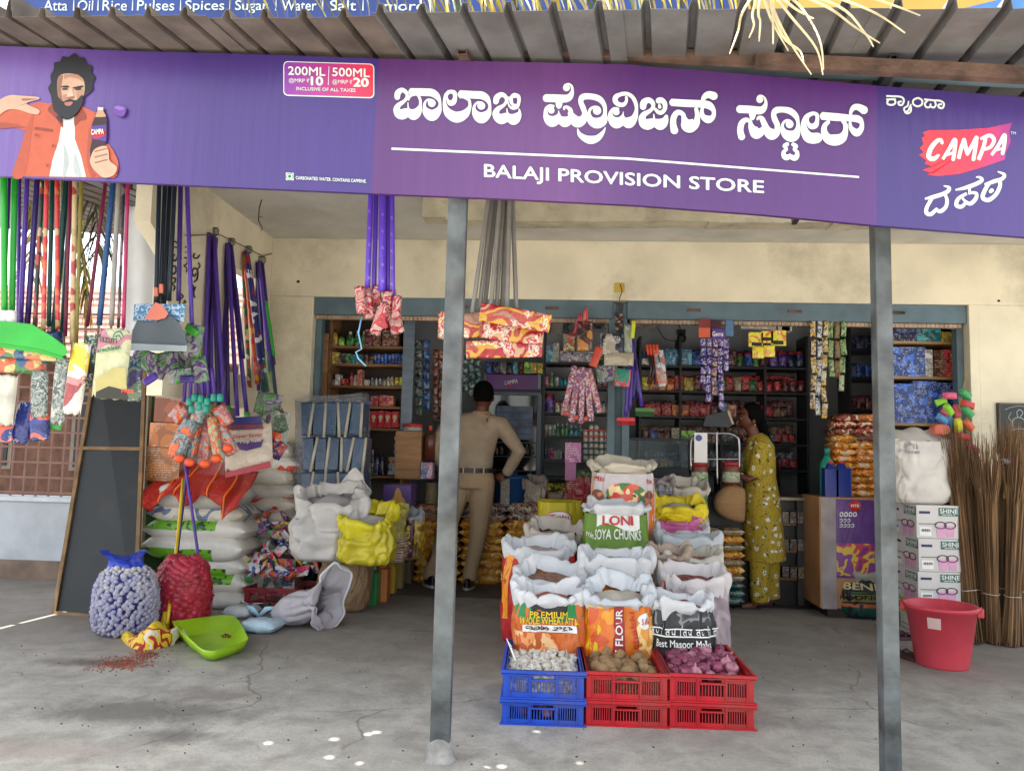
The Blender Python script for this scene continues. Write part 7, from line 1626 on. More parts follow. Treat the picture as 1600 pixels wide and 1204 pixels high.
for i,(x0,y0,x1,y1,k)in enumerate(((984,505,1003,635,'purp'),(988,520,998,622,'dpur'),(982,570,978,650,'purp'),(988,572,984,640,'purp'),(994,560,989,625,'dpur'))):
 hang(x0,y0,x1,y1,6,YH-.02,k,'%s broom handle, %s of those right of the shutter post'%(words[k],pos[i]),group='purple handles right of the shutter post')
pillow('yellow_sleeve','yellow green sleeve on top of the purple handles','sleeve',at(989,515,YH-.05),.035,.15,.03,P((190,200,40)),(R(90),.1,0),1)
for(x0,y0,x1,y1,c_,lb)in((964,652,992,664,(195,45,55),'red brush head hanging lowest right of the shutter post'),(993,637,1022,650,(60,110,60),'green brush head under the purple handles')):
 t=thing('brush_head',lb,'brush',at((x0+x1)/2,(y0+y1)/2,YH-.03));tb(x0,y0,x1,(y0+y1)/2,YH-.05,.05,P(c_),'brush_back',t)
 mb=MB()
 for k in range(16):p=at(x0+1+(x1-x0-2)*k/15,(y0+y1)/2,YH-.03)-t.location;mb.tube([p,p+Vector((0,0,-(y1-y0)*.5*ss(YH)))],.004,4)
 o=mb.build('bristles',P(tuple(int(v*.85)for v in c_)),t);o['kind']='stuff'
for i in range(4):
 t=thing('hand_brush','dark wooden hand brush with orange tip, %s of four hooked by the shutter post'%pos[i],'brush',at(1012+i*4,540,YH),group='hand brushes by the shutter post')
 mb=MB();Q=[at(1011+i*5+dx,y,YH-.01*i)-t.location for dx,y in((0,538),(2,555),(7,575),(1,600))];mb.tube(Q[:2],.013,6);mb.build('grip',P((205,75,45)),t);mb=MB();mb.tube([Q[1],Q[2],Q[3]],[.014,.013,.008],6);mb.build('handle',P((60,45,48)),t)
pk(1024,545,1040,605,YH-.03,prt([(150,150,150),(200,90,60),(120,120,125),(180,185,190)],9,.25,'blob',3,.6,.2),'clear pack of brushes with an orange foot beside the hand brushes',-6,.3)
t=thing('hanging_charm','charm of shells and beads hung on a string in front of the shutter post','charm',at(970,445,WY-.02))
mb=MB();mb.tube([at(x,y,WY-.03)-t.location for x,y in((969,443),(972,455),(968,466),(969,490))],.004,5);mb.build('string',P((70,40,30)),t)
mb=MB();flat(mb,[(960,442),(976,442),(976,457),(960,457)],lambda x,y:at(x,y,WY-.006)-t.location);mb.build('yellow_mark',P((190,160,70)),t)
for i in range(14):mb=MB();mb.ball(at(966+(i*7)%9-3,490+i*1.8,WY-.04-.01*(i%2))-t.location,.016,7,5,(1,.8,.8));mb.build('bead',P([(70,35,30),(150,130,115),(110,50,40)][i%3]),t)
def strips(x0,x1,nx,y0,y1,n,Y,mats_,label,name,grp,dx=0,wfac=1.0,yb=None):
 for c in range(nx):
  xx=x0+(x1-x0)*(c+.5)/nx;t=thing('sachet_strip','%s, %s strip from the left'%(label,pos[c]),'sachet strip',at(xx,y0,Y),group=grp);w_=(x1-x0)/nx*wfac;yb_=y1-((c*13)%5)*6 if yb is None else yb[c]
  k=max(1,int(n*(yb_-y0)/(y1-y0)));h=(yb_-y0)/k;proto=None
  for j in range(k):
   mb_key=('st',w_,h,Y,c%len(mats_))
   m=mats_[(c+(j if len(mats_)>3 else 0))%len(mats_)]
   if mb_key not in _pc:o=pillow_mb(w_*ss(Y)*.94,h*ss(Y)*.96,.018,c,n=10,k=6).build('sachet',m);_pc[mb_key]=o.data;o.parent=t
   else:o=bpy.data.objects.new('sachet',_pc[mb_key]);C.objects.link(o);o.parent=t
   o.location=at(xx+math.sin(j*.8+c)*dx,y0+h*(j+.5),Y+.01*(c%2))-t.location;o.rotation_euler=(R(90),.1*math.sin(j*2.3+c),.25*math.sin(j*1.7+c))
ppl=[prt([(60,40,120),(45,30,95),(150,130,190),(70,45,130)],30,.15,'blob',s,.7,.5)for s in range(2)]
strips(1094,1140,5,528,650,9,6.25,[ppl[0],ppl[1],prt([(110,80,110),(150,110,80),(70,50,100)],30,.15,'cell',3,.7,.4)],'purple sweet sachets hanging under the shutter','sachet','purple sachet strips',1,yb=[600,628,618,640,580])
for i,a in enumerate([(1092,498,1110,512,(120,50,50),'red brown card above the purple sachets'),(1092,512,1112,527,(200,90,60),'orange card above the purple sachets'),(1110,500,1126,514,(60,25,45),'dark card above the purple sachets'),(1110,514,1132,530,(85,55,140),'purple card with white lettering above the sachets'),(1134,500,1146,525,(80,110,150),'pale blue crumpled bag beside the purple cards')]):
 t=thing('display_card',a[5],'card',at(a[0],a[1],6.24));tb(*a[:4],6.24,.004,P(a[4]),'card_face',t,0)
 if i==3:mb=MB();q1=lambda x,y:at(x,y,6.232)-t.location;text_fit(mb,'Gems',quadmap(q1(1113,525),q1(1130,525),q1(1130,518),q1(1113,518)),bold=.02);mb.build('lettering',W_,t)
w2=[prt([(175,178,175),(190,192,188),(60,60,90),(185,185,180)],22,.15,'blob',1,.6,0),prt([(190,155,60),(60,55,85),(195,160,70),(180,178,170)],22,.15,'blob',2,.6,0)]
strips(1265,1294,3,500,655,6,6.3,[w2[1],w2[0],w2[1]],'white and yellow twisted sachets before the dark doorway','sachet','white and yellow sachet strips',2,.9,yb=[640,650,655])
strips(1292,1322,3,500,620,5,6.32,[prt([(120,150,85),(60,90,50),(150,160,120)],22,.15,'blob',4,.6,0),prt([(110,60,40),(90,110,60),(130,80,50)],22,.15,'blob',5,.6,0)],'green and brown twisted sachets next to the white ones','sachet','green sachet strips',2,.9,yb=[590,592,612])
t=thing('snack_card','bright yellow display card with two yellow packets hanging from it','card',at(1200,535,6.24))
for(x0,y0,x1,y1,r_)in((1170,519,1192,542,-.08),(1190,517,1208,536,0),(1205,516,1228,540,.06)):tb(x0,y0,x1,y1,6.24,.004,prt([(205,195,30),(215,200,40),(200,110,40),(210,200,40)],16,.3,'blob',4,.1,.4,rnd=False),'yellow_card',t,0)
for i,(x0,y0,x1,y1)in enumerate(((1175,535,1190,540),(1190,527,1206,532),(1209,532,1224,538))):tb(x0,y0,x1,y1,6.234,.003,K_,'dark_label',t,0)
for(x0,y0,x1,y1)in((1176,541,1193,560),(1195,539,1209,558)):
 o=pillow('yellow_packet',None,None,at((x0+x1)/2,(y0+y1)/2,6.22)-t.location,.09,.10,.02,prt([(215,205,30),(210,150,40),(215,205,40)],16,.2,'blob',4,.4,.2),(R(90),0,0),1,low=True,parent=t)
for i,(x0,y0,x1,y1)in enumerate(((1158,496,1177,514),(1178,497,1212,515),(1216,498,1237,517),(1222,506,1234,519),(842,494,858,520),(862,496,880,524),(886,494,922,522),(924,494,940,514),(944,490,955,518),(990,494,1002,514),(1004,494,1024,512),(1012,512,1022,518))):
 t=thing('pinned_paper','printed paper slip pinned high in the shop, %s'%(('%s of those beside the yellow cards'%pos[i])if i<4 else '%s on the back wall'%pos[i-4]),'paper slip',at(x0,y0,6.40 if i<4 else 8.6));tb(x0,y0,x1,y1,6.40 if i<4 else 8.6,.003,prt([(150,145,138),(165,160,150)]if i not in(6,7)else[(30,50,80),(120,110,90)],9,.6,'blob',i,0,.6),'paper',t,0)
# shelves inside
CN=dict(red=(165,35,40),maroon=(90,28,35),blue=(30,70,150),navy=(25,35,80),teal=(30,120,130),green=(40,110,50),yellow=(195,165,45),orange=(190,90,35),pink=(190,90,120),purple=(80,50,130),white=(185,182,175),grey=(105,108,112),brown=(95,55,35),cream=(180,165,130),black=(25,25,28),lime=(110,160,50),sky=(90,150,190),salmon=(190,95,75))
ORD=pos+['thirteenth','fourteenth','fifteenth','sixteenth','seventeenth','eighteenth','nineteenth','twentieth']
_ip={}
def item(kind,col_,w_,h,d_):
 k=(kind,col_,round(w_,3),round(h,3))
 if k in _ip:return _ip[k]
 c=CN[col_];mb=MB();m=prt([c,tuple(int(v*.75)for v in c),c,tuple(min(235,int(v*1.3+25))for v in c)],16,.35,'blob',len(col_),.1,.55,bs=30)
 if kind=='box':mb.box((0,0,h/2),(w_,d_,h));o=mb.build('box',m)
 elif kind=='can':mb.lathe([(w_/2,0),(w_/2,h*.94),(w_*.42,h),(0,h)],(0,0,0),12);o=mb.build('can',m)
 elif kind=='jar':mb.lathe([(w_*.45,0),(w_/2,h*.05),(w_/2,h*.75),(w_*.4,h*.82),(w_*.42,h*.84)],(0,0,0),12);mb.cur=1;mb.lathe([(w_*.44,h*.83),(w_*.44,h),(0,h)],(0,0,0),12);o=mb.build('jar',[m,P(CN['red']if col_!='red' else CN['black'])])
 elif kind=='bottle':mb.lathe([(w_*.42,0),(w_/2,h*.06),(w_/2,h*.5),(w_*.34,h*.72),(w_*.16,h*.8)],(0,0,0),12,1,.7);mb.cur=1;mb.lathe([(w_*.18,h*.8),(w_*.18,h),(0,h)],(0,0,0),10);o=mb.build('bottle',[m,P((200,195,185)if col_ in('green','teal','black')else(40,40,45))])
 else:mb=pillow_mb(w_,h,w_*.35,len(col_),n=12,k=6);mb.v=[(x,-z,y+h/2)for x,y,z in mb.v];o=mb.build('packet',m)
 me=o.data;bpy.data.objects.remove(o);_ip[k]=me;return me
def row(Y,x0,x1,base,items,where,seed=0,dep=.10):
 """items: (kind, colour, width px, height px, count) laid left to right along a shelf"""
 rng=random.Random(seed);x=x0;n=0;s_=ss(Y);cnt={}
 for kind,c,w_,h,k in items:
  for _ in range(k):
   if x+w_>x1+2:break
   me=item(kind,c,w_*s_*.95,h*s_,dep);o=bpy.data.objects.new(me.name.split('.')[0],me);C.objects.link(o)
   p=at(x+w_/2,base,Y);o.location=(p.x,Y+dep/2+rng.uniform(0,.03),p.z+.001);o.rotation_euler=(0,0,rng.uniform(-.1,.1))
   o.scale=(1,1,rng.uniform(.94,1.04));q=cnt[(kind,c)]=cnt.get((kind,c),0)+1
   tag(o,'%s %s, %s of its kind %s'%(c,kind,ORD[min(q,20)-1],where),kind,'%s %ss %s'%(c,kind,where));x+=w_;n+=1
def rack(name,label,x0,x1,ys,ytop,Y,dep,m,posts=(),back=None,cat='shelf unit'):
 t=thing(name,label,cat,at(x0,ys[-1],Y));zb=at(x0,ys[-1],Y).z
 for y in ys:mb=MB();a=at(x0,y,Y);b_=at(x1,y,Y);mb.box(((a.x+b_.x)/2,Y+dep/2,(a.z+b_.z)/2-.012),(b_.x-a.x,dep,.022));o=mb.build('shelf',m,t);o.location=-t.location
 for x in(x0,x1)+tuple(posts):mb=MB();a=at(x,(ytop+ys[-1])/2,Y);zt_=at(x,ytop,Y).z;mb.box((a.x,Y+dep/2,(zt_+0)/2),(.022,dep+.006,zt_));o=mb.build('side_panel',m,t);o.location=-t.location
 if back:mb=MB();a=at((x0+x1)/2,ytop,Y);mb.box((a.x,Y+dep+.01,a.z/2),((x1-x0)*ss(Y),.012,a.z));o=mb.build('back_panel',back,t);o.location=-t.location
 return t
Y1=6.85
rack('wooden_shelf','brown wooden shelf unit with toiletries at the left of the shop',513,632,[540,568,602,634,668,742],486,Y1,.3,M_wood,back=P((60,45,38)))
row(Y1,516,630,540,[('bottle','yellow',9,28,1),('bottle','lime',11,20,1),('bottle','green',15,26,1),('bottle','green',9,26,2),('box','maroon',12,26,1),('box','brown',14,26,3)],'on the top shelf of the wooden unit',1)
row(Y1,516,630,568,[('box','yellow',12,20,1),('box','black',12,16,1),('box','green',7,16,1),('box','teal',9,15,2),('bottle','brown',8,20,2),('can','blue',5.4,17,9)],'on the second shelf of the wooden unit',2)
row(Y1,516,630,602,[('bottle','white',6,14,1),('box','white',8,19,1),('can','red',6,12,2),('can','red',7,22,1),('bottle','white',7,22,1),('box','salmon',9,25,1),('can','white',11,10,1),('bottle','grey',6,16,4),('bottle','cream',7,19,2),('can','yellow',7,14,2)],'on the third shelf of the wooden unit',3)
row(Y1,516,630,634,[('box','green',9,13,1),('can','grey',8,10,2),('can','maroon',9,12,1),('box','white',14,9,1),('box','blue',14,8,1),('box','red',13,17,2),('box','salmon',10,16,1)],'on the fourth shelf of the wooden unit',4)
row(Y1,574,630,668,[('box','red',10,26,5)],'on the fifth shelf of the wooden unit',5)
for k,(x,lb)in enumerate(((584,'first'),(595,'second'),(606,'third'),(617,'fourth'))):t=thing('bulb_box','red box printed with a light bulb, %s on the lamp shelf'%lb,'box',at(x,655,Y1-.01));tb(x-5,643,x+5,667,Y1-.02,.02,P((175,35,45)),'box_body',t,0);mb=MB();mb.ball((0,-.013,.02),.02,10,6,(1,.1,1));mb.box((0,-.014,-.01),(.016,.002,.03));mb.build('printed_bulb',P((190,175,140)),t)
row(Y1,574,632,742,[('bottle','black',8,40,1),('bottle','navy',8,36,2)],'on the lowest shelf of the wooden unit',6)
for k in range(12):t=tag(item_o:=bpy.data.objects.new('soap_box',item('box',['white','sky','white','salmon','cream'][k%5],.10,.030,.08)),'flat carton in the stack on the lowest wooden shelf, %s from the floor'%ORD[k],'box','flat cartons stacked on the lowest shelf');C.objects.link(t);p=at(622-(8 if k<5 else 0),741,Y1);t.location=(p.x+.008*(k%2),Y1+.06,p.z+.031*k)
def pan(name,label,cat,x0,y0,x1,y1,Y,dep,m,part='board'):
 t=thing(name,label,cat,at((x0+x1)/2,y1,Y));tb(x0,y0,x1,y1,Y,dep,m,part,t);return t
pan('plywood_sheet','orange brown plywood panel standing behind the wrapped blue pipes','panel',478,518,511,660,6.65,.02,M_ply)
t=pan('glass_door','grey sliding glass door edge at the right of the wooden shelf','door',628,488,646,680,6.8,.04,mat((105,120,135),.3,var=.2,vs=4,stretch=(1,1,4),key='dull_glass'),'pane')
pan('plywood_box','brown plywood box below the glass door edge','box',617,673,658,748,6.7,.25,M_ply,'box_body')
t=thing('biscuit_jar','clear jar with a red lid on top of the plywood box','jar',at(645,673,6.75));mb=MB();mb.lathe([(.08,0),(.085,.01),(.085,.035)],(0,0,0),18);mb.build('jar_body',clr,t);mb=MB();mb.lathe([(.09,.035),(.09,.06),(0,.062)],(0,0,0),18);mb.build('lid',P((190,40,40)),t)
bottle('snack_jar','tall red capped jar of brown sticks right of the plywood box',661,678,664,718,6.7,(90,45,35),(195,60,40),[(.5,0),(.5,.7),(.45,.72),(.45,.75)],cat='jar')
pan('pink_box','pink and blue small box under the tall red capped jar','box',657,722,676,748,6.65,.12,prt([(150,60,90),(60,70,120),(170,130,150)],20,.3,'cell',3,.1,.4),'box_body')
pan('temple_box','purple carton printed with a golden temple tower','carton',598,757,642,792,6.1,.25,P((68,36,100)),'box_body');t=bpy.data.objects[-1]if False else thing('temple_print','golden tower picture on the purple carton','picture',at(620,790,6.095));mb=MB();mb.add([at(x,y,6.094)-t.location for x,y in((608,789),(636,789),(632,780),(628,775),(626,767),(623,762),(620,762),(617,768),(616,775),(611,781))],[(9,8,7,6,5,4,3,2,1,0)]);mb.build('tower',P((165,120,50)),t)
for i in range(10):mb=MB();mb.lathe([(.055,0),(.062,.018),(.058,.02),(.05,.004),(0,.004)],at(674,786,7.1)+Vector((0,0,.019*i)),16);tag(mb.build('paper_bowl',P((150,135,105))),'tan paper bowl, %s from the bottom of the stack left of the post'%ORD[i],'bowl','stacked tan bowls')
t=thing('wrapped_bundle','tall bundle of blue plastic stools wrapped in clear film by the left pier','bundle',at(520,785,6.0));s_=ss(6.0);M_bl=prt([(48,72,102),(62,88,116),(40,62,92)],14,.3,'bandz',2,.3,0,rnd=False)
for j in range(3):
 for i in range(5):
  x=486+i*19+(j%2)*3;mb=MB();p=at(x,680+j*54-25,6.05)-t.location;mb.box(p,(18*s_,.25,52*s_),(0,R(2*(i-2)),0));mb.build('stool',M_bl,t,bevel=.012)
  mb=MB();mb.tube([at(x+4+(j%2)*3,629+j*54,5.925)-t.location,at(x-4+(i%3)*5,683+j*54,5.92)-t.location],.013,5,flat=.4);mb.build('pale_leg',P((170,165,150)),t)
mb=MB();mb.smooth=True
def wrapf(u,v):q=u*2*PI;e=.35;c,sn=math.cos(q),math.sin(q);p=at(523+53*abs(c)**e*(1 if c>0 else-1)-v*3,788-168*v-(6*c if v>.9 else 0),6.15);return p+Vector((.012*noise.noise(Vector((u*20,v*14,1))),.17*abs(sn)**e*(1 if sn>0 else-1)+.015*noise.noise(Vector((u*16,v*9,3))),0))-t.location
mb.grid(wrapf,48,24,True);mb.build('clear_wrap',film((150,150,160),.6,.22),t)
strips(648,672,2,530,650,8,7.3,[prt([(40,75,75),(120,135,130),(30,55,60)],20,.2,'blob',1,.5,.4),prt([(30,80,150),(50,120,190),(25,50,110)],14,.2,'blob',2,.5,.3)],'dark teal and blue pouches hanging left of the post','pouch','pouch strips left of the post',yb=[650,640])
strips(676,694,2,545,660,8,7.35,[prt([(100,45,35),(150,70,40),(60,35,35)],18,.2,'blob',3,.5,.4)],'brown orange pouches hanging beside the post','pouch','brown pouch strips',yb=[660,655]);strips(722,752,3,555,620,5,7.5,[prt([(30,100,100),(25,60,65),(90,120,120)],18,.2,'blob',3,.5,.4)],'teal pouches hanging behind the man','pouch','teal pouch strips',yb=[612,620,605])
YF=8.1;t=thing('display_fridge','tall drinks fridge with a purple lit header behind the man','fridge',at(802,583,YF));t.location.z=0
def fz(x0,y0,x1,y1,Y,dep,m,nm):return tb(x0,y0,x1,y1,Y,dep,m,nm,t,.003)
fz(757,584,848,900,YF+.06,.5,P((30,34,42)),'cabinet');fz(760,585,840,608,YF-.02,.08,mat((55,28,70),.3,var=.3,em=(.25,.08,.3,.03),key='backlit_header'),'header');fz(755,584,760,608,YF-.025,.09,P((130,140,150)),'header_end');fz(840,584,845,608,YF-.025,.09,P((130,140,150)),'header_end')
for a in((757,612,845,617),(757,617,762,780),(838,617,845,780)):fz(*a,YF,.05,P((95,112,125)),'door_frame')
fz(762,617,838,780,YF+.02,.01,mat((12,18,24),.06,spec=.9,key='dark_glass'),'glass_door');fz(775,634,832,686,YF+.012,.006,mat((95,112,140),.35,var=.35,vs=9,key='pale_poster'),'poster')
for k in range(4):fz(776,644+k*11,831,645+k*11,YF+.009,.002,P((60,72,95)),'poster_fold')
for k in range(3):fz(763,690+k*22,837,692+k*22,YF+.009,.004,P((60,70,80)),'wire_shelf')
mb=MB();qf=lambda x,y:at(x,y,YF-.026)-t.location;text_fit(mb,'CAMPA',quadmap(qf(788,601),qf(809,598),qf(809,592),qf(788,595)),bold=.02);mb.build('lettering',W_,t);mb=MB();flat(mb,[(794,600),(802,599),(800,604),(796,604)],qf);mb.build('red_mark',P((180,30,45)),t)
row(YF,763,838,710,[('bottle','maroon',8,16,3),('bottle','black',8,16,6)],'on the fridge shelf',7,.05)
row(YF-.04,757,850,583,[('packet','blue',10,20,1),('packet','navy',12,20,1),('packet','grey',12,20,1),('packet','black',9,18,1),('can','sky',9,19,1),('can','brown',9,18,1),('box','lime',12,18,1),('box','yellow',9,16,2)],'on top of the drinks fridge',8)
YR=8.15
rack('dark_rack','dark metal rack right of the drinks fridge',850,958,[566,604,644,681,718,745],500,YR,.3,M_rack)
row(YR,852,955,566,[('box','sky',12,28,1),('box','white',10,32,1),('can','grey',9,14,2),('box','brown',9,16,4),('can','green',8,18,2)],'on the top of the dark rack',9);row(YR,850,955,604,[('can','pink',8,16,1),('bottle','green',8,22,1),('can','white',7,16,1),('can','teal',7,12,2),('packet','orange',9,18,3),('packet','maroon',9,16,4)],'on the second dark rack shelf',10)
row(YR,850,955,644,[('jar','purple',17,28,1),('jar','cream',8,18,3),('can','white',9,16,1),('can','grey',8,14,2),('bottle','teal',8,18,3),('bottle','white',7,18,2)],'on the third dark rack shelf',11);row(YR,850,912,681,[('can','white',6,18,3),('bottle','green',7,20,3),('bottle','teal',7,17,4)],'on the fourth dark rack shelf',12)
row(YR,850,884,718,[('can','navy',5,14,1),('can','pink',5,18,2),('can','white',4.5,14,3),('can','purple',5,14,2)],'on the fifth dark rack shelf',13)
rack('back_rack','long dark rack filled with red packets behind the woman',1000,1262,[572,611,651,691,731,770],525,YR,.32,M_rack,(1063,1127,1196))
RW=[(572,[('box','white',14,12,1),('packet','grey',11,20,2),('packet','sky',22,28,2),('packet','blue',14,24,2),('packet','navy',12,24,2),('packet','maroon',18,26,1),('jar','green',11,22,1),('jar','blue',14,22,1),('jar','green',12,22,1),('jar','maroon',13,24,1),('jar','purple',15,24,2),('jar','navy',13,24,2)]),(611,[('packet','yellow',13,24,1),('packet','orange',13,22,3),('packet','red',15,26,1),('packet','yellow',15,24,1),('packet','maroon',14,22,1),('packet','purple',12,20,2),('packet','lime',13,18,1),('packet','red',14,22,1),('packet','cream',10,24,1),('packet','red',13,24,1),('packet','green',12,18,1),('jar','red',13,18,3),('jar','maroon',12,17,3)]),(651,[('packet','red',16,22,3),('packet','orange',14,20,2),('packet','red',17,22,2),('packet','maroon',12,20,1),('box','sky',12,20,1),('box','salmon',14,18,1),('can','maroon',8,14,2),('packet','cream',14,20,1),('packet','red',15,18,2),('packet','brown',12,16,2)]),(691,[('packet','brown',12,20,1),('packet','blue',13,20,1),('packet','brown',11,18,2),('box','cream',12,22,1),('box','lime',13,18,2),('box','brown',12,15,3),('packet','grey',14,16,2),('packet','maroon',10,10,2),('packet','grey',14,14,3),('packet','red',11,14,3)]),(731,[('box','navy',12,18,2),('packet','teal',12,18,3),('box','grey',12,18,3),('packet','grey',13,16,6),('packet','red',12,14,6)])]
for i,(b_,it)in enumerate(RW):row(YR,1003,1260,b_,it,'on the %s shelf of the long back rack'%ORD[i],20+i);row(YR+.12,1003,1260,b_,[('packet',['blue','red','maroon','brown','grey'][i],12,26,20)],'in the back layer of the %s back rack shelf'%ORD[i],40+i)
YQ=6.62;rack('side_shelf','wooden shelf unit with blue cartons at the right end of the shop',1392,1512,[533,588,661,790],492,YQ,.32,M_woodl,back=P((50,35,28)))
row(YQ,1395,1510,533,[('box','navy',40,24,1),('box','teal',38,20,1),('box','yellow',12,14,2),('box','brown',12,24,1)],'on the top of the right shelf unit',30,.2)
row(YQ,1395,1510,588,[('box','blue',52,46,1),('box','white',14,44,1),('box','brown',15,42,1),('box','red',12,44,1),('box','orange',14,40,1)],'on the middle of the right shelf unit',31,.2);row(YQ,1395,1510,661,[('box','blue',35,62,1),('box','blue',38,64,1),('box','blue',36,60,1)],'on the lower level of the right shelf unit',32,.2)
rack('inner_side_rack','dim rack with blue packets in the dark right corner of the shop',1328,1388,[545,590,640],500,7.6,.3,M_rack)
row(7.6,1330,1386,545,[('packet','navy',13,22,4)],'in the dim corner rack, top',33);row(7.6,1330,1386,590,[('packet','blue',14,24,4)],'in the dim corner rack, middle',34);row(7.6,1330,1386,640,[('packet','maroon',14,22,4)],'in the dim corner rack, bottom',35)
for j in range(6):
 t=thing('egg_tray','tray of eggs, %s from the bottom of the stack right of the pink pack'%ORD[j],'egg tray',at(932,718-j*9.5,6.9),group='stacked egg trays');mb=MB();mb.box((0,.12,-.01),(.24,.26,.014));mb.build('tray',P([(30,75,70),(160,70,50)][j>3]),t);me=_ip.setdefault('egg',blob_mesh('egg',.021,ppf,P((190,178,165)),.02,10,0,(1,1,1.25)))
 for k in range(5 if j<5 else 2):o=bpy.data.objects.new('egg',me);C.objects.link(o);o.parent=t;o.location=(-.095+.047*k+(.05 if j==5 else 0),.02,.016)
t=thing('glass_counter','dark glass display counter behind the salad bowl sack','counter',at(1022,745,6.9));t.location.z=0
for a,m,nm in(((968,684,1080,688),M_rack,'top_rim'),((968,688,974,740),M_rack,'corner_post'),((1076,688,1082,740),M_rack,'corner_post'),((968,730,1082,745),M_rack,'lower_rim'),((968,745,1082,900),P((35,40,55)),'cabinet')):tb(*a,6.9,.4 if nm=='cabinet' else .03,m,nm,t)
tb(974,688,1076,730,6.92,.006,film((90,110,120),.75,.05,.1),'glass_front',t,0);row(7.0,980,1072,730,[('packet','grey',11,12,3),('packet','purple',10,12,2),('packet','yellow',12,14,1),('packet','cream',12,12,1),('packet','brown',10,10,2)],'inside the glass counter',36)
pan('powder_pack','pink washing powder pack leaning before the dark rack','packet',883,691,908,722,6.6,.06,prt([(175,95,150),(150,80,130),(185,130,165)],9,.3,'blob',3,.2,.5),'pack_body');pan('powder_pack','lower pink pack directly under the pink washing powder pack','packet',883,722,900,750,6.6,.06,P((150,85,130)),'pack_body')
t=thing('billing_screen','black tilted billing screen beside the woman','screen',at(1122,655,6.3));mb=MB();mb.ext([(1098,666),(1103,648),(1138,641),(1146,662),(1140,668)][::-1],.06,lambda x,y,d:at(x,y,6.3+d)-t.location);mb.build('screen_case',P((18,24,30)),t,bevel=.004);mb=MB();mb.add([at(x,y,6.296)-t.location for x,y in((1136,642),(1139,641),(1147,662),(1144,663))],[(3,2,1,0)]);mb.build('pale_edge',P((160,145,115)),t)
t=thing('steel_stand','curved steel tube stand on the counter beside the woman','stand',at(1118,765,6.25));st=mat((150,150,152),.2,metal=.9,key='chrome')
for Q in([(1080,735),(1080,690),(1088,678),(1100,676),(1118,677),(1138,677),(1150,682),(1155,692),(1155,735)],[(1120,672),(1120,700),(1121,755)],[(1080,717),(1120,717),(1155,717)]):mb=MB();mb.tube([at(x,y,6.25)-t.location for x,y,_ in catmull([(*q,0)for q in Q],4)],.009,8);mb.build('tube',st,t)
pan('payment_card','white payment card with a round blue badge standing on the left jar','card',1085,676,1105,722,6.2,.012,M_white,'card');mb=MB();mb.ball(at(1092,684,6.197),.026,14,6,(1,.08,1));tag(mb.build('badge',P((70,70,140))),'round blue badge on the white payment card','badge')
for i,(x0,x1,lb)in enumerate(((1083,1108,'left'),(1132,1158,'right'))):t=thing('pickle_jar','red lidded jar with a pale label, %s of the two beside the steel tube'%lb,'jar',at((x0+x1)/2,757,6.22));r_=(x1-x0)/2*ss(6.25);mb=MB();mb.lathe([(r_,0),(r_,.14),(r_*.9,.155)],(0,.06,0),18);mb.build('jar_body',P((110,50,40)),t);mb=MB();mb.lathe([(r_*1.01,.02),(r_*1.01,.10)],(0,.06,0),18);mb.build('label',prt([(160,165,140),(110,140,80),(175,175,165)],14,.4,'blob',2,0,.4),t);mb=MB();mb.lathe([(r_,.15),(r_,.18),(0,.182)],(0,.06,0),18);mb.build('lid',P((150,35,40)),t)
mb=MB();a,b_=at(958,770,6.6),at(1165,770,6.6);mb.box(((a.x+b_.x)/2,6.75,a.z/2),(b_.x-a.x,.5,a.z));tag(mb.build('counter',mat((20,18,18),.5,var=.2,key='dark_counter')),'dark wooden shop counter behind the sacks','counter')
t=bottle('water_jar','big blue water jar with a beige panel right of the man',768,824,738,800,7.2,(30,70,120),(30,70,130),[(.42,0),(.48,.04),(.48,.8),(.52,.84),(.50,.9),(.3,.92)]);tb(782,748,796,790,7.2,.006,prt([(150,145,130),(120,110,100)],30,.5,'bandz',1,0,.5),'beige_panel',t,0)
M_au=prt([(190,125,30),(215,155,42),(165,102,25),(225,180,85)],9,.14,'blob',5,.9,.12);M_au2=prt([(170,150,125),(120,50,30),(180,165,140),(90,45,30)],14,.2,'blob',6,.6,.3)
grp='golden packets stacked below the counter'
for r_ in range(10):
 for c in range(3):
  y=906-r_*12.3;xa=645+c*72+(r_*5)%7;c_=at(xa+34,y,7.08 if c<1 else 7.06);m=M_au if r_<8 else(M_au2 if c>0 else prt([(140,60,25),(190,170,120),(150,75,25)],16,.2,'bandz',7,.6,.4))
  pillow('golden_packet' if r_<8 else 'printed_packet','%s packet, %s from the floor, %s column from the left'%(['golden','printed'][r_>7],ORD[r_],ORD[c]),'packet',(c_.x,7.19,max(.035,c_.z)),74*ss(7.08),.26,12.5*ss(7.08)*1.55,m,(0,0,.04*((c*7+r_*3)%3-1)),r_+c,grp,wr=1.4,low=True)
grp='packets stacked right of the sacks'
for r_ in range(10):
 for c in range(2):
  y=940-r_*12;c_=at(1112+c*34,y,6.25);m=[prt([(20,70,65),(15,50,50),(60,100,90)],12,.2,'blob',1,.6,.2),M_au,prt([(150,110,50),(110,70,40),(180,160,120),(60,80,60)],14,.2,'bandz',2,.6,.4)][0 if r_<3 else 1+r_%2]
  pillow('grain_packet','packet %s from the floor in the %s column between the sacks and the woman'%(ORD[r_],['left','right'][c]),'packet',(c_.x,6.38,max(.035,c_.z)),36*ss(6.3),.24,12.2*ss(6.3)*1.1,m,(0,0,.05),r_+c,grp,wr=1.5,low=True)
mb=MB();a,b_=at(640,800,7.35),at(862,800,7.35);mb.box(((a.x+b_.x)/2,7.56,(a.z-.03)/2),(b_.x-a.x,.42,a.z-.03));tag(mb.build('low_table',mat((60,50,42),.6,key='table_wood')),'low wooden table behind the golden packets','table')
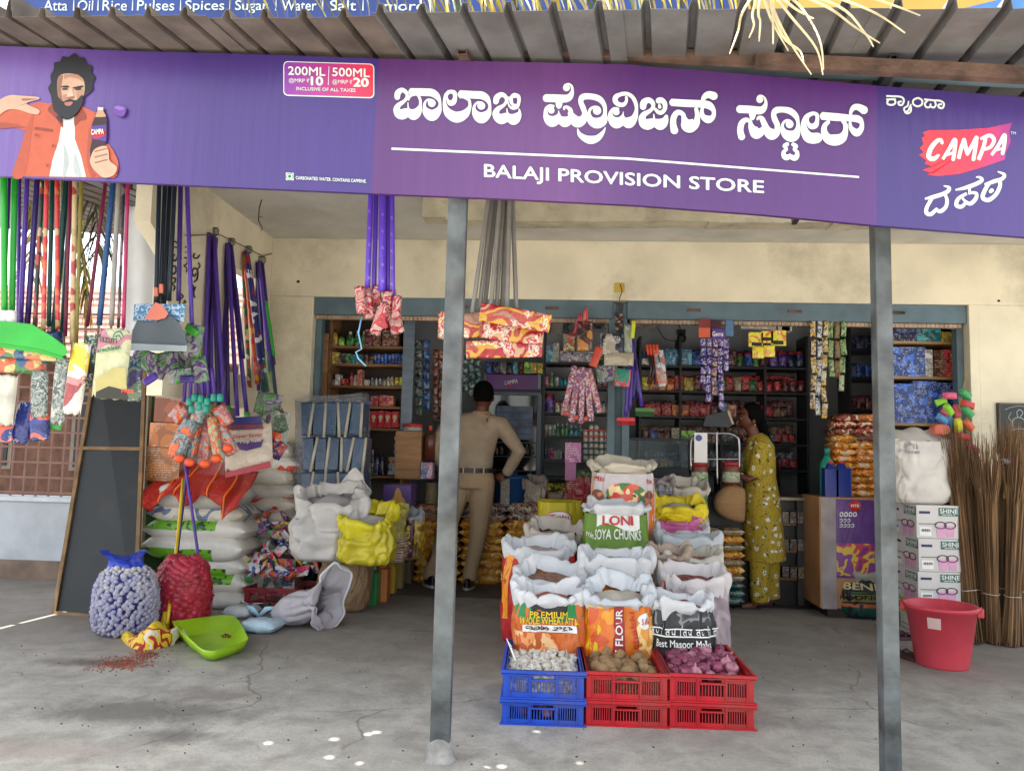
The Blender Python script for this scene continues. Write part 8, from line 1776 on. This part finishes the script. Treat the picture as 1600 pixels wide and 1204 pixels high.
mb=MB();mb.smooth=True;mb.grid(lambda u,v:at(655+175*u,793+9*v+3*math.sin(u*14),7.5-.45*v)+Vector((0,0,.012*math.sin(u*25))),30,6);o=tag(mb.build('pale_cloth',P((130,145,160))),'pale blue cloth lying over the packets behind the man','cloth');q=o.modifiers.new('t','SOLIDIFY');q.thickness=.004
# people
def rig(px,py):
 g=gnd(px,py);s_=ss(g.y)*1.0
 return g,(lambda x,y,d=0.0:Vector(((x-px)*s_,d,(py-y)*s_)))
def limb(mb,pts,rs,flat=1.0):mb.tube(pts,rs,12,flat=flat)
def hand(mb,p,d,pl,s_=1.0):
 """palm and five unequal bent fingers at p, pointing along d, palm side pl"""
 d=Vector(d).normalized();pl=Vector(pl).normalized();sd=d.cross(pl).normalized()
 mb.tube([p,p+d*.04*s_,p+d*.085*s_],[.024*s_,.036*s_,.034*s_],10,flat=.5,up=pl)
 for k,l in enumerate((.066,.078,.072,.056)):
  o=p+d*.08*s_+sd*(.027-.018*k)*s_;mb.tube([o,o+d*l*.45*s_+pl*.006,o+d*l*.75*s_+pl*.02*s_,o+d*l*.9*s_+pl*.038*s_],[.010*s_,.0095*s_,.0085*s_,.007*s_],8)
 o=p+d*.02*s_+sd*.03*s_;mb.tube([o,o+d*.03*s_+sd*.022*s_,o+d*.058*s_+sd*.026*s_+pl*.012],[.013*s_,.011*s_,.009*s_],8)
def shoe(t,c,rz,m,sole,s_=.27,name='shoe'):
 M=Matrix.Rotation(rz,3,'Z');mb=MB();mb.smooth=True
 def f(u,v):
  q=u*2*PI;x=math.cos(q);y=math.sin(q);L_=s_/2*(1-.25*v);wd=(.048-.006*x*x+.008*x)*(1-.35*v);h=.02+v*(.055+.035*max(0,-x))
  return M@Vector((x*L_-.02*v,y*wd,h))+c
 mb.grid(f,24,6,True);mb.add([f(i/24,1)for i in range(24)],[tuple(range(24))]);mb.build(name,m,t)
 mb=MB();out=[(math.cos(q)*s_/2*1.04,math.sin(q)*(.052+.008*math.cos(q)))for q in[2*PI*k/24 for k in range(24)]];mb.ext(out,.026,lambda x,y,z:M@Vector((x,y,z))+c);mb.build('sole',sole,t,bevel=.004)
SKM=mat((92,52,38),.5,var=.1,vs=8,key='brown_skin');HAIR=mat((7,6,6),.9,spec=.1,var=.3,vs=30,stretch=(1,1,.3),bump=.3,bs=80,key='black_hair')
g,Q=rig(722,919);mn=thing('person','person in khaki shirt, pale trousers and brown belt standing with back turned','person',(g.x,g.y,0))
mb=MB();mb.ball(Q(747,622),.095,16,12,(.88,1.05,1.22));limb(mb,[Q(746,636),Q(742,652)],[.058,.062]);limb(mb,[Q(742,652),Q(735,690),Q(730,735),Q(730,760)],[.10,.15,.13,.14],.7)
for s_,sh,el,wr_ in((1,(780,666),(805,706),(783,744)),(-1,(690,666),(674,706),(694,744))):
 limb(mb,[Q(735,662),Q(*sh,.0),Q((sh[0]+el[0])/2,(sh[1]+el[1])/2,-.03),Q(*el,-.05),Q((el[0]+wr_[0])/2,(el[1]+wr_[1])/2,-.01),Q(*wr_,.03)],[.07,.062,.052,.045,.040,.030])
 hand(mb,Q(*wr_,.03),(-s_*.9,.35,-.25),(0,1,-.3),.95)
for hx,kx,fx_ in((748,745,733),(714,695,673)):limb(mb,[Q(hx,755),Q(kx,835,-.02),Q(fx_+1,880),Q(fx_,910)],[.10,.062,.05,.04])
for s_ in(-1,1):mb.ball(Q(747+s_*15.5,625),.022,8,6,(.5,.8,1.3))
mb.tube([Q(752,624,.09),Q(753,627,.115)],[.012,.014],8)
mb.v=[tuple(v)for v in mb.v];body=mb.build('body',SKM,mn);fuse(body,.007,3)
mb=MB();loft(mb,[(*Q(745,647),.070,.068),(*Q(744,651),.078,.074),(*Q(741,657),.12,.09),(*Q(737,664),.205,.11),(*Q(735,674),.222,.12),(*Q(733,695),.208,.125),(*Q(731,712),.195,.125),(*Q(730,726),.20,.135),(*Q(730,734),.192,.13),(*Q(730,738),.187,.126)],28)
for s_,sh,el,wr_ in((1,(776,666),(806,707),(785,742)),(-1,(694,666),(673,707),(692,742))):
 limb(mb,[Q(735+s_*22,664),Q(*sh),Q((sh[0]+el[0])/2,(sh[1]+el[1])/2,-.03),Q(*el,-.05),Q((el[0]+wr_[0])/2,(el[1]+wr_[1])/2,-.01),Q(*wr_,.03)],[.085,.083,.072,.062,.056,.046])
o=mb.build('shirt',mat((152,134,114),.75,var=.14,vs=7,bump=.8,bs=9,key='khaki_cloth'),mn);fuse(o,.011,4)
mb=MB();mb.tube([Q(744+13.5*math.cos(k*PI/8),649+1.5*math.sin(k*PI/8),.065*math.sin(k*PI/8))for k in range(17)],.014,8);mb.build('collar',mat((150,120,92),.75,key='khaki_cloth'),mn)
mb=MB();loft(mb,[(*Q(730,734),.222,.160),(*Q(730,741),.222,.162)],32,False);mb.build('belt',P((30,20,18)),mn)
for x in(739,753,722):mb=MB();mb.box(Q(x,737.5,-.162),(.010,.012,.045));mb.build('belt_loop',P((175,155,125)),mn)
mb=MB();loft(mb,[(*Q(730,738),.198,.135),(*Q(731,750),.205,.145),(*Q(731,765),.205,.15)],28)
for hx,kx,fx_ in((749,745,733),(713,694,672)):limb(mb,[Q(hx,752),Q((hx*2+kx)/3,785,-.01),Q(kx,835,-.02),Q((kx+fx_)/2,870,-.005),Q(fx_+1,893),Q(fx_,906)],[.115,.108,.078,.068,.062,.066])
o=mb.build('trousers',mat((158,134,106),.8,var=.08,vs=6,bump=.9,bs=8,key='pale_trouser_cloth'),mn);fuse(o,.011,4)
mb=MB();mb.ball(Q(747,617,-.012),.103,18,12,(.93,1.04,1.12));mb.v=[v if v[2]>Q(0,641).z else(v[0]*.8+Q(747,0).x*.2,v[1]*.8,Q(0,641).z)for v in mb.v];hz0=Q(0,628).z;mb.v=[(v[0],min(v[1],.045)if v[2]<hz0+.06 else v[1],v[2])for v in mb.v];mb.build('hair',HAIR,mn)
NV,SOL=P((18,22,34)),P((165,160,150))
shoe(mn,Q(732,919,0),R(88),NV,SOL);shoe(mn,Q(671,917,0),R(112),NV,SOL)
g,Q=rig(1186,948);wn=thing('person','person in a long olive yellow flowered dress holding a rounded tan bag','person',(g.x,g.y,0))
mb=MB();mb.ball(Q(1171,663),.088,16,12,(1.0,.85,1.16));mb.tube([Q(1156,666,0),Q(1152,673,0),Q(1156,676,0)],[.010,.014,.008],8);mb.tube([Q(1158,681),Q(1155,682),Q(1160,684)],[.012,.012,.018],8);mb.ball(Q(1160,687),.026,8,6);mb.ball(Q(1176,670,-.075),.018,8,6,(.8,.5,1.3))
limb(mb,[Q(1175,678),Q(1182,698)],[.048,.052]);limb(mb,[Q(1182,700),Q(1186,740),Q(1188,790),Q(1190,872)],[.09,.12,.13,.11],.8)
for dy,wx,wy in((-.13,1152,752),(.12,1146,748)):limb(mb,[Q(1184,702,dy*.8),Q(1180,722,dy),Q(1176,752,dy),Q(1165,756,dy),Q(wx,wy,dy*.8)],[.05,.045,.04,.036,.024]);hand(mb,Q(wx,wy,dy*.8),(-1,0,-.25 if dy<0 else .05),(0,0,-1),.85)
for(x,fx_,d_)in((1182,1174,-.08),(1203,1205,.07)):limb(mb,[Q(x,870,d_),Q(fx_+3,925,d_),Q(fx_+2,942,d_)],[.06,.04,.035]);limb(mb,[Q(fx_+4,943,d_),Q(fx_-18,946,d_)],[.034,.024],.7)
body=mb.build('body',mat((100,56,40),.5,var=.1,vs=8,key='brown_skin'),wn);fuse(body,.006,3)
def flower_mat():
 m,n,b=nodes('flowered_cloth');L=n.links;tc=n.nodes.new('ShaderNodeTexCoord');mp=n.nodes.new('ShaderNodeMapping');mp.inputs['Scale'].default_value=(1,.8,1);L.new(tc.outputs['Object'],mp.inputs[0])
 v=n.nodes.new('ShaderNodeTexVoronoi');v.inputs['Scale'].default_value=15.5;L.new(mp.outputs[0],v.inputs[0])
 w2_=n.nodes.new('ShaderNodeTexNoise');w2_.inputs['Scale'].default_value=42;w2_.inputs['Detail'].default_value=0;L.new(mp.outputs[0],w2_.inputs[0])
 ad=n.nodes.new('ShaderNodeMath');ad.operation='MULTIPLY_ADD';ad.inputs[1].default_value=.42;L.new(w2_.outputs[0],ad.inputs[0]);L.new(v.outputs['Distance'],ad.inputs[2])
 r=n.nodes.new('ShaderNodeValToRGB');r.color_ramp.interpolation='CONSTANT';e=r.color_ramp.elements;L.new(ad.outputs[0],r.inputs[0])
 e[0].position=0;e[0].color=srgb(60,50,25);e[1].position=.26;e[1].color=srgb(205,200,180)
 for p_,c in((.49,(50,45,22)),(.52,(162,138,34)),(.80,(100,88,26)),(.835,(162,138,34))):x=e.new(p_);x.color=srgb(*c)
 v2=n.nodes.new('ShaderNodeTexNoise');v2.inputs['Scale'].default_value=34;L.new(mp.outputs[0],v2.inputs[0]);g2=n.nodes.new('ShaderNodeMath');g2.operation='GREATER_THAN';g2.inputs[1].default_value=.64;L.new(v2.outputs[0],g2.inputs[0])
 mx=n.nodes.new('ShaderNodeMixRGB');mx.inputs[2].default_value=srgb(70,62,22);L.new(g2.outputs[0],mx.inputs[0]);L.new(r.outputs[0],mx.inputs[1]);L.new(mx.outputs[0],b.inputs['Base Color']);b.inputs['Roughness'].default_value=.8
 bp=n.nodes.new('ShaderNodeBump');bp.inputs['Strength'].default_value=.5;bp.inputs['Distance'].default_value=.03;n3=n.nodes.new('ShaderNodeTexNoise');n3.inputs['Scale'].default_value=5;m3=n.nodes.new('ShaderNodeMapping');m3.inputs['Scale'].default_value=(2.5,2.5,.5);L.new(tc.outputs['Object'],m3.inputs[0]);L.new(m3.outputs[0],n3.inputs[0]);L.new(n3.outputs[0],bp.inputs['Height']);L.new(bp.outputs[0],b.inputs['Normal']);return m
M_fl=flower_mat()
mb=MB();loft(mb,[(*Q(1181,689),.055,.06),(*Q(1184,697),.09,.13),(*Q(1187,708),.115,.18),(*Q(1187,730),.128,.175),(*Q(1188,755),.125,.16),(*Q(1190,785),.145,.17),(*Q(1191,820),.155,.18),(*Q(1193,850),.162,.19),(*Q(1194,878),.17,.195)],28)
for dy in(-.14,.13):limb(mb,[Q(1186,703,dy*.9),Q(1181,722,dy),Q(1177,742,dy),Q(1172,754,dy)],[.075,.072,.068,.064])
o=mb.build('long_dress',M_fl,wn);fuse(o,.010,3)
mb=MB()
for(x,d_)in((1183,-.08),(1206,.07)):limb(mb,[Q(x+1,862,d_),Q(x,895,d_),Q(x,920,d_),Q(x+1,937,d_)],[.088,.08,.078,.076])
o=mb.build('loose_trousers',M_fl,wn);fuse(o,.010,3)
mb=MB();mb.ball(Q(1176,659),.094,18,12,(1.0,.93,1.12));fxp=Q(1165,660).x;mb.v=[(max(v[0],fxp+.25*max(0,(Q(0,652).z-v[2]))-.4*max(0,v[2]-Q(0,655).z)),v[1],v[2])for v in mb.v]
mb.tube([Q(1186,662),Q(1194,684),Q(1202,705),Q(1210,735),Q(1214,765),Q(1215,785)],[.05,.038,.034,.030,.024,.008],10);mb.build('hair',HAIR,wn)
mb=MB();mb.tube([Q(1154+4.5*math.cos(k*PI/6),752+4*math.sin(k*PI/6),-.105+.035*math.sin(k*PI/6))for k in range(13)],.004,6);mb.build('bangle',P((190,185,175)),wn)
mb=MB();mb.ball(Q(1177,675,-.085),.007,6,5);mb.build('earring',P((180,150,60)),wn)
mb=MB();mb.ball(Q(1158,665,-.045),.009,8,6,(.7,.4,.6));mb.build('eye',P((190,180,170)),wn);mb=MB();mb.tube([Q(1154,659,-.05),Q(1158,657,-.06),Q(1163,659,-.068)],.003,5);mb.build('eyebrow',HAIR,wn)
for(fx_,d_)in((1160,-.08),(1192,.07)):mb=MB();mb.box(Q(fx_+4,947.5,d_),(.22,.085,.016));mb.build('slipper',P((35,25,28)),wn,bevel=.006)
t=thing('tan_bag','rounded tan woven bag held by its handles in front of the woman','bag',wn.location+Q(1138,820,-.12));W2=lambda x,y,d=0:Q(x,y,d)-Q(1138,820,0)
mb=MB();mb.smooth=True
op_=[(1134,764),(1118,780),(1114,795),(1118,806),(1130,815),(1148,820),(1158,818),(1160,800),(1160,775),(1152,768)];OP=catmull([(*p,0)for p in op_+[op_[0]]],4)[:-1];n=len(OP);cc=W2(1139,794)
rings=[[cc+(W2(x,y)-cc)*f+Vector((0,d_,0))for x,y,_ in OP]for f,d_ in((.02,-.075),(.55,-.07),(.85,-.055),(1,-.02),(1,.02),(.85,.055),(.02,.07))]
mb.add([p for r_ in rings for p in r_],[(i*n+j,i*n+(j+1)%n,(i+1)*n+(j+1)%n,(i+1)*n+j)for i in range(6)for j in range(n)]);mb.build('bag_body',mat((165,128,88),.8,var=.1,vs=8,bump=.7,bs=30,stretch=(1,1,12),key='woven_jute'),t)
for dx in(0,8):mb=MB();mb.tube([W2(1134+dx,768,-.03),W2(1137+dx,752,-.02),W2(1142+dx,745,0),W2(1147+dx,752,.02),W2(1148+dx,768,.03)],.007,6);mb.build('handle',P((150,110,75)),t)
t=thing('wall_camera','small black camera with thin wires on the upper back wall','camera',at(1065,528,8.2))
mb=MB();mb.ball((0,0,0),.05,12,8,(1,.8,1.1));mb.box((0,.04,.07),(.09,.06,.05));mb.build('camera_body',M_black,t)
for Q in([(1065,520),(1058,496)],[(1065,535),(1050,556),(1040,545)],[(1063,532),(1040,530),(1028,512)]):mb=MB();mb.tube([at(x,y,8.2)-t.location for x,y,_ in catmull([(*q,0)for q in Q],4)],.005,5);mb.build('wire',M_black,t)
for i,(x,y,r_)in enumerate(((466,440,.022),(1030,455,.010),(1215,452,.008),(1560,470,.02),(880,440,.008),(640,430,.009),(1570,520,.012))):
 mb=MB();mb.ball(at(x,y,WY+.004),r_,7,5,(1,.3,.8));o=mb.build('plaster_hole',mat((45,35,28),.9,key='dark_hole'));o['kind']='structure'
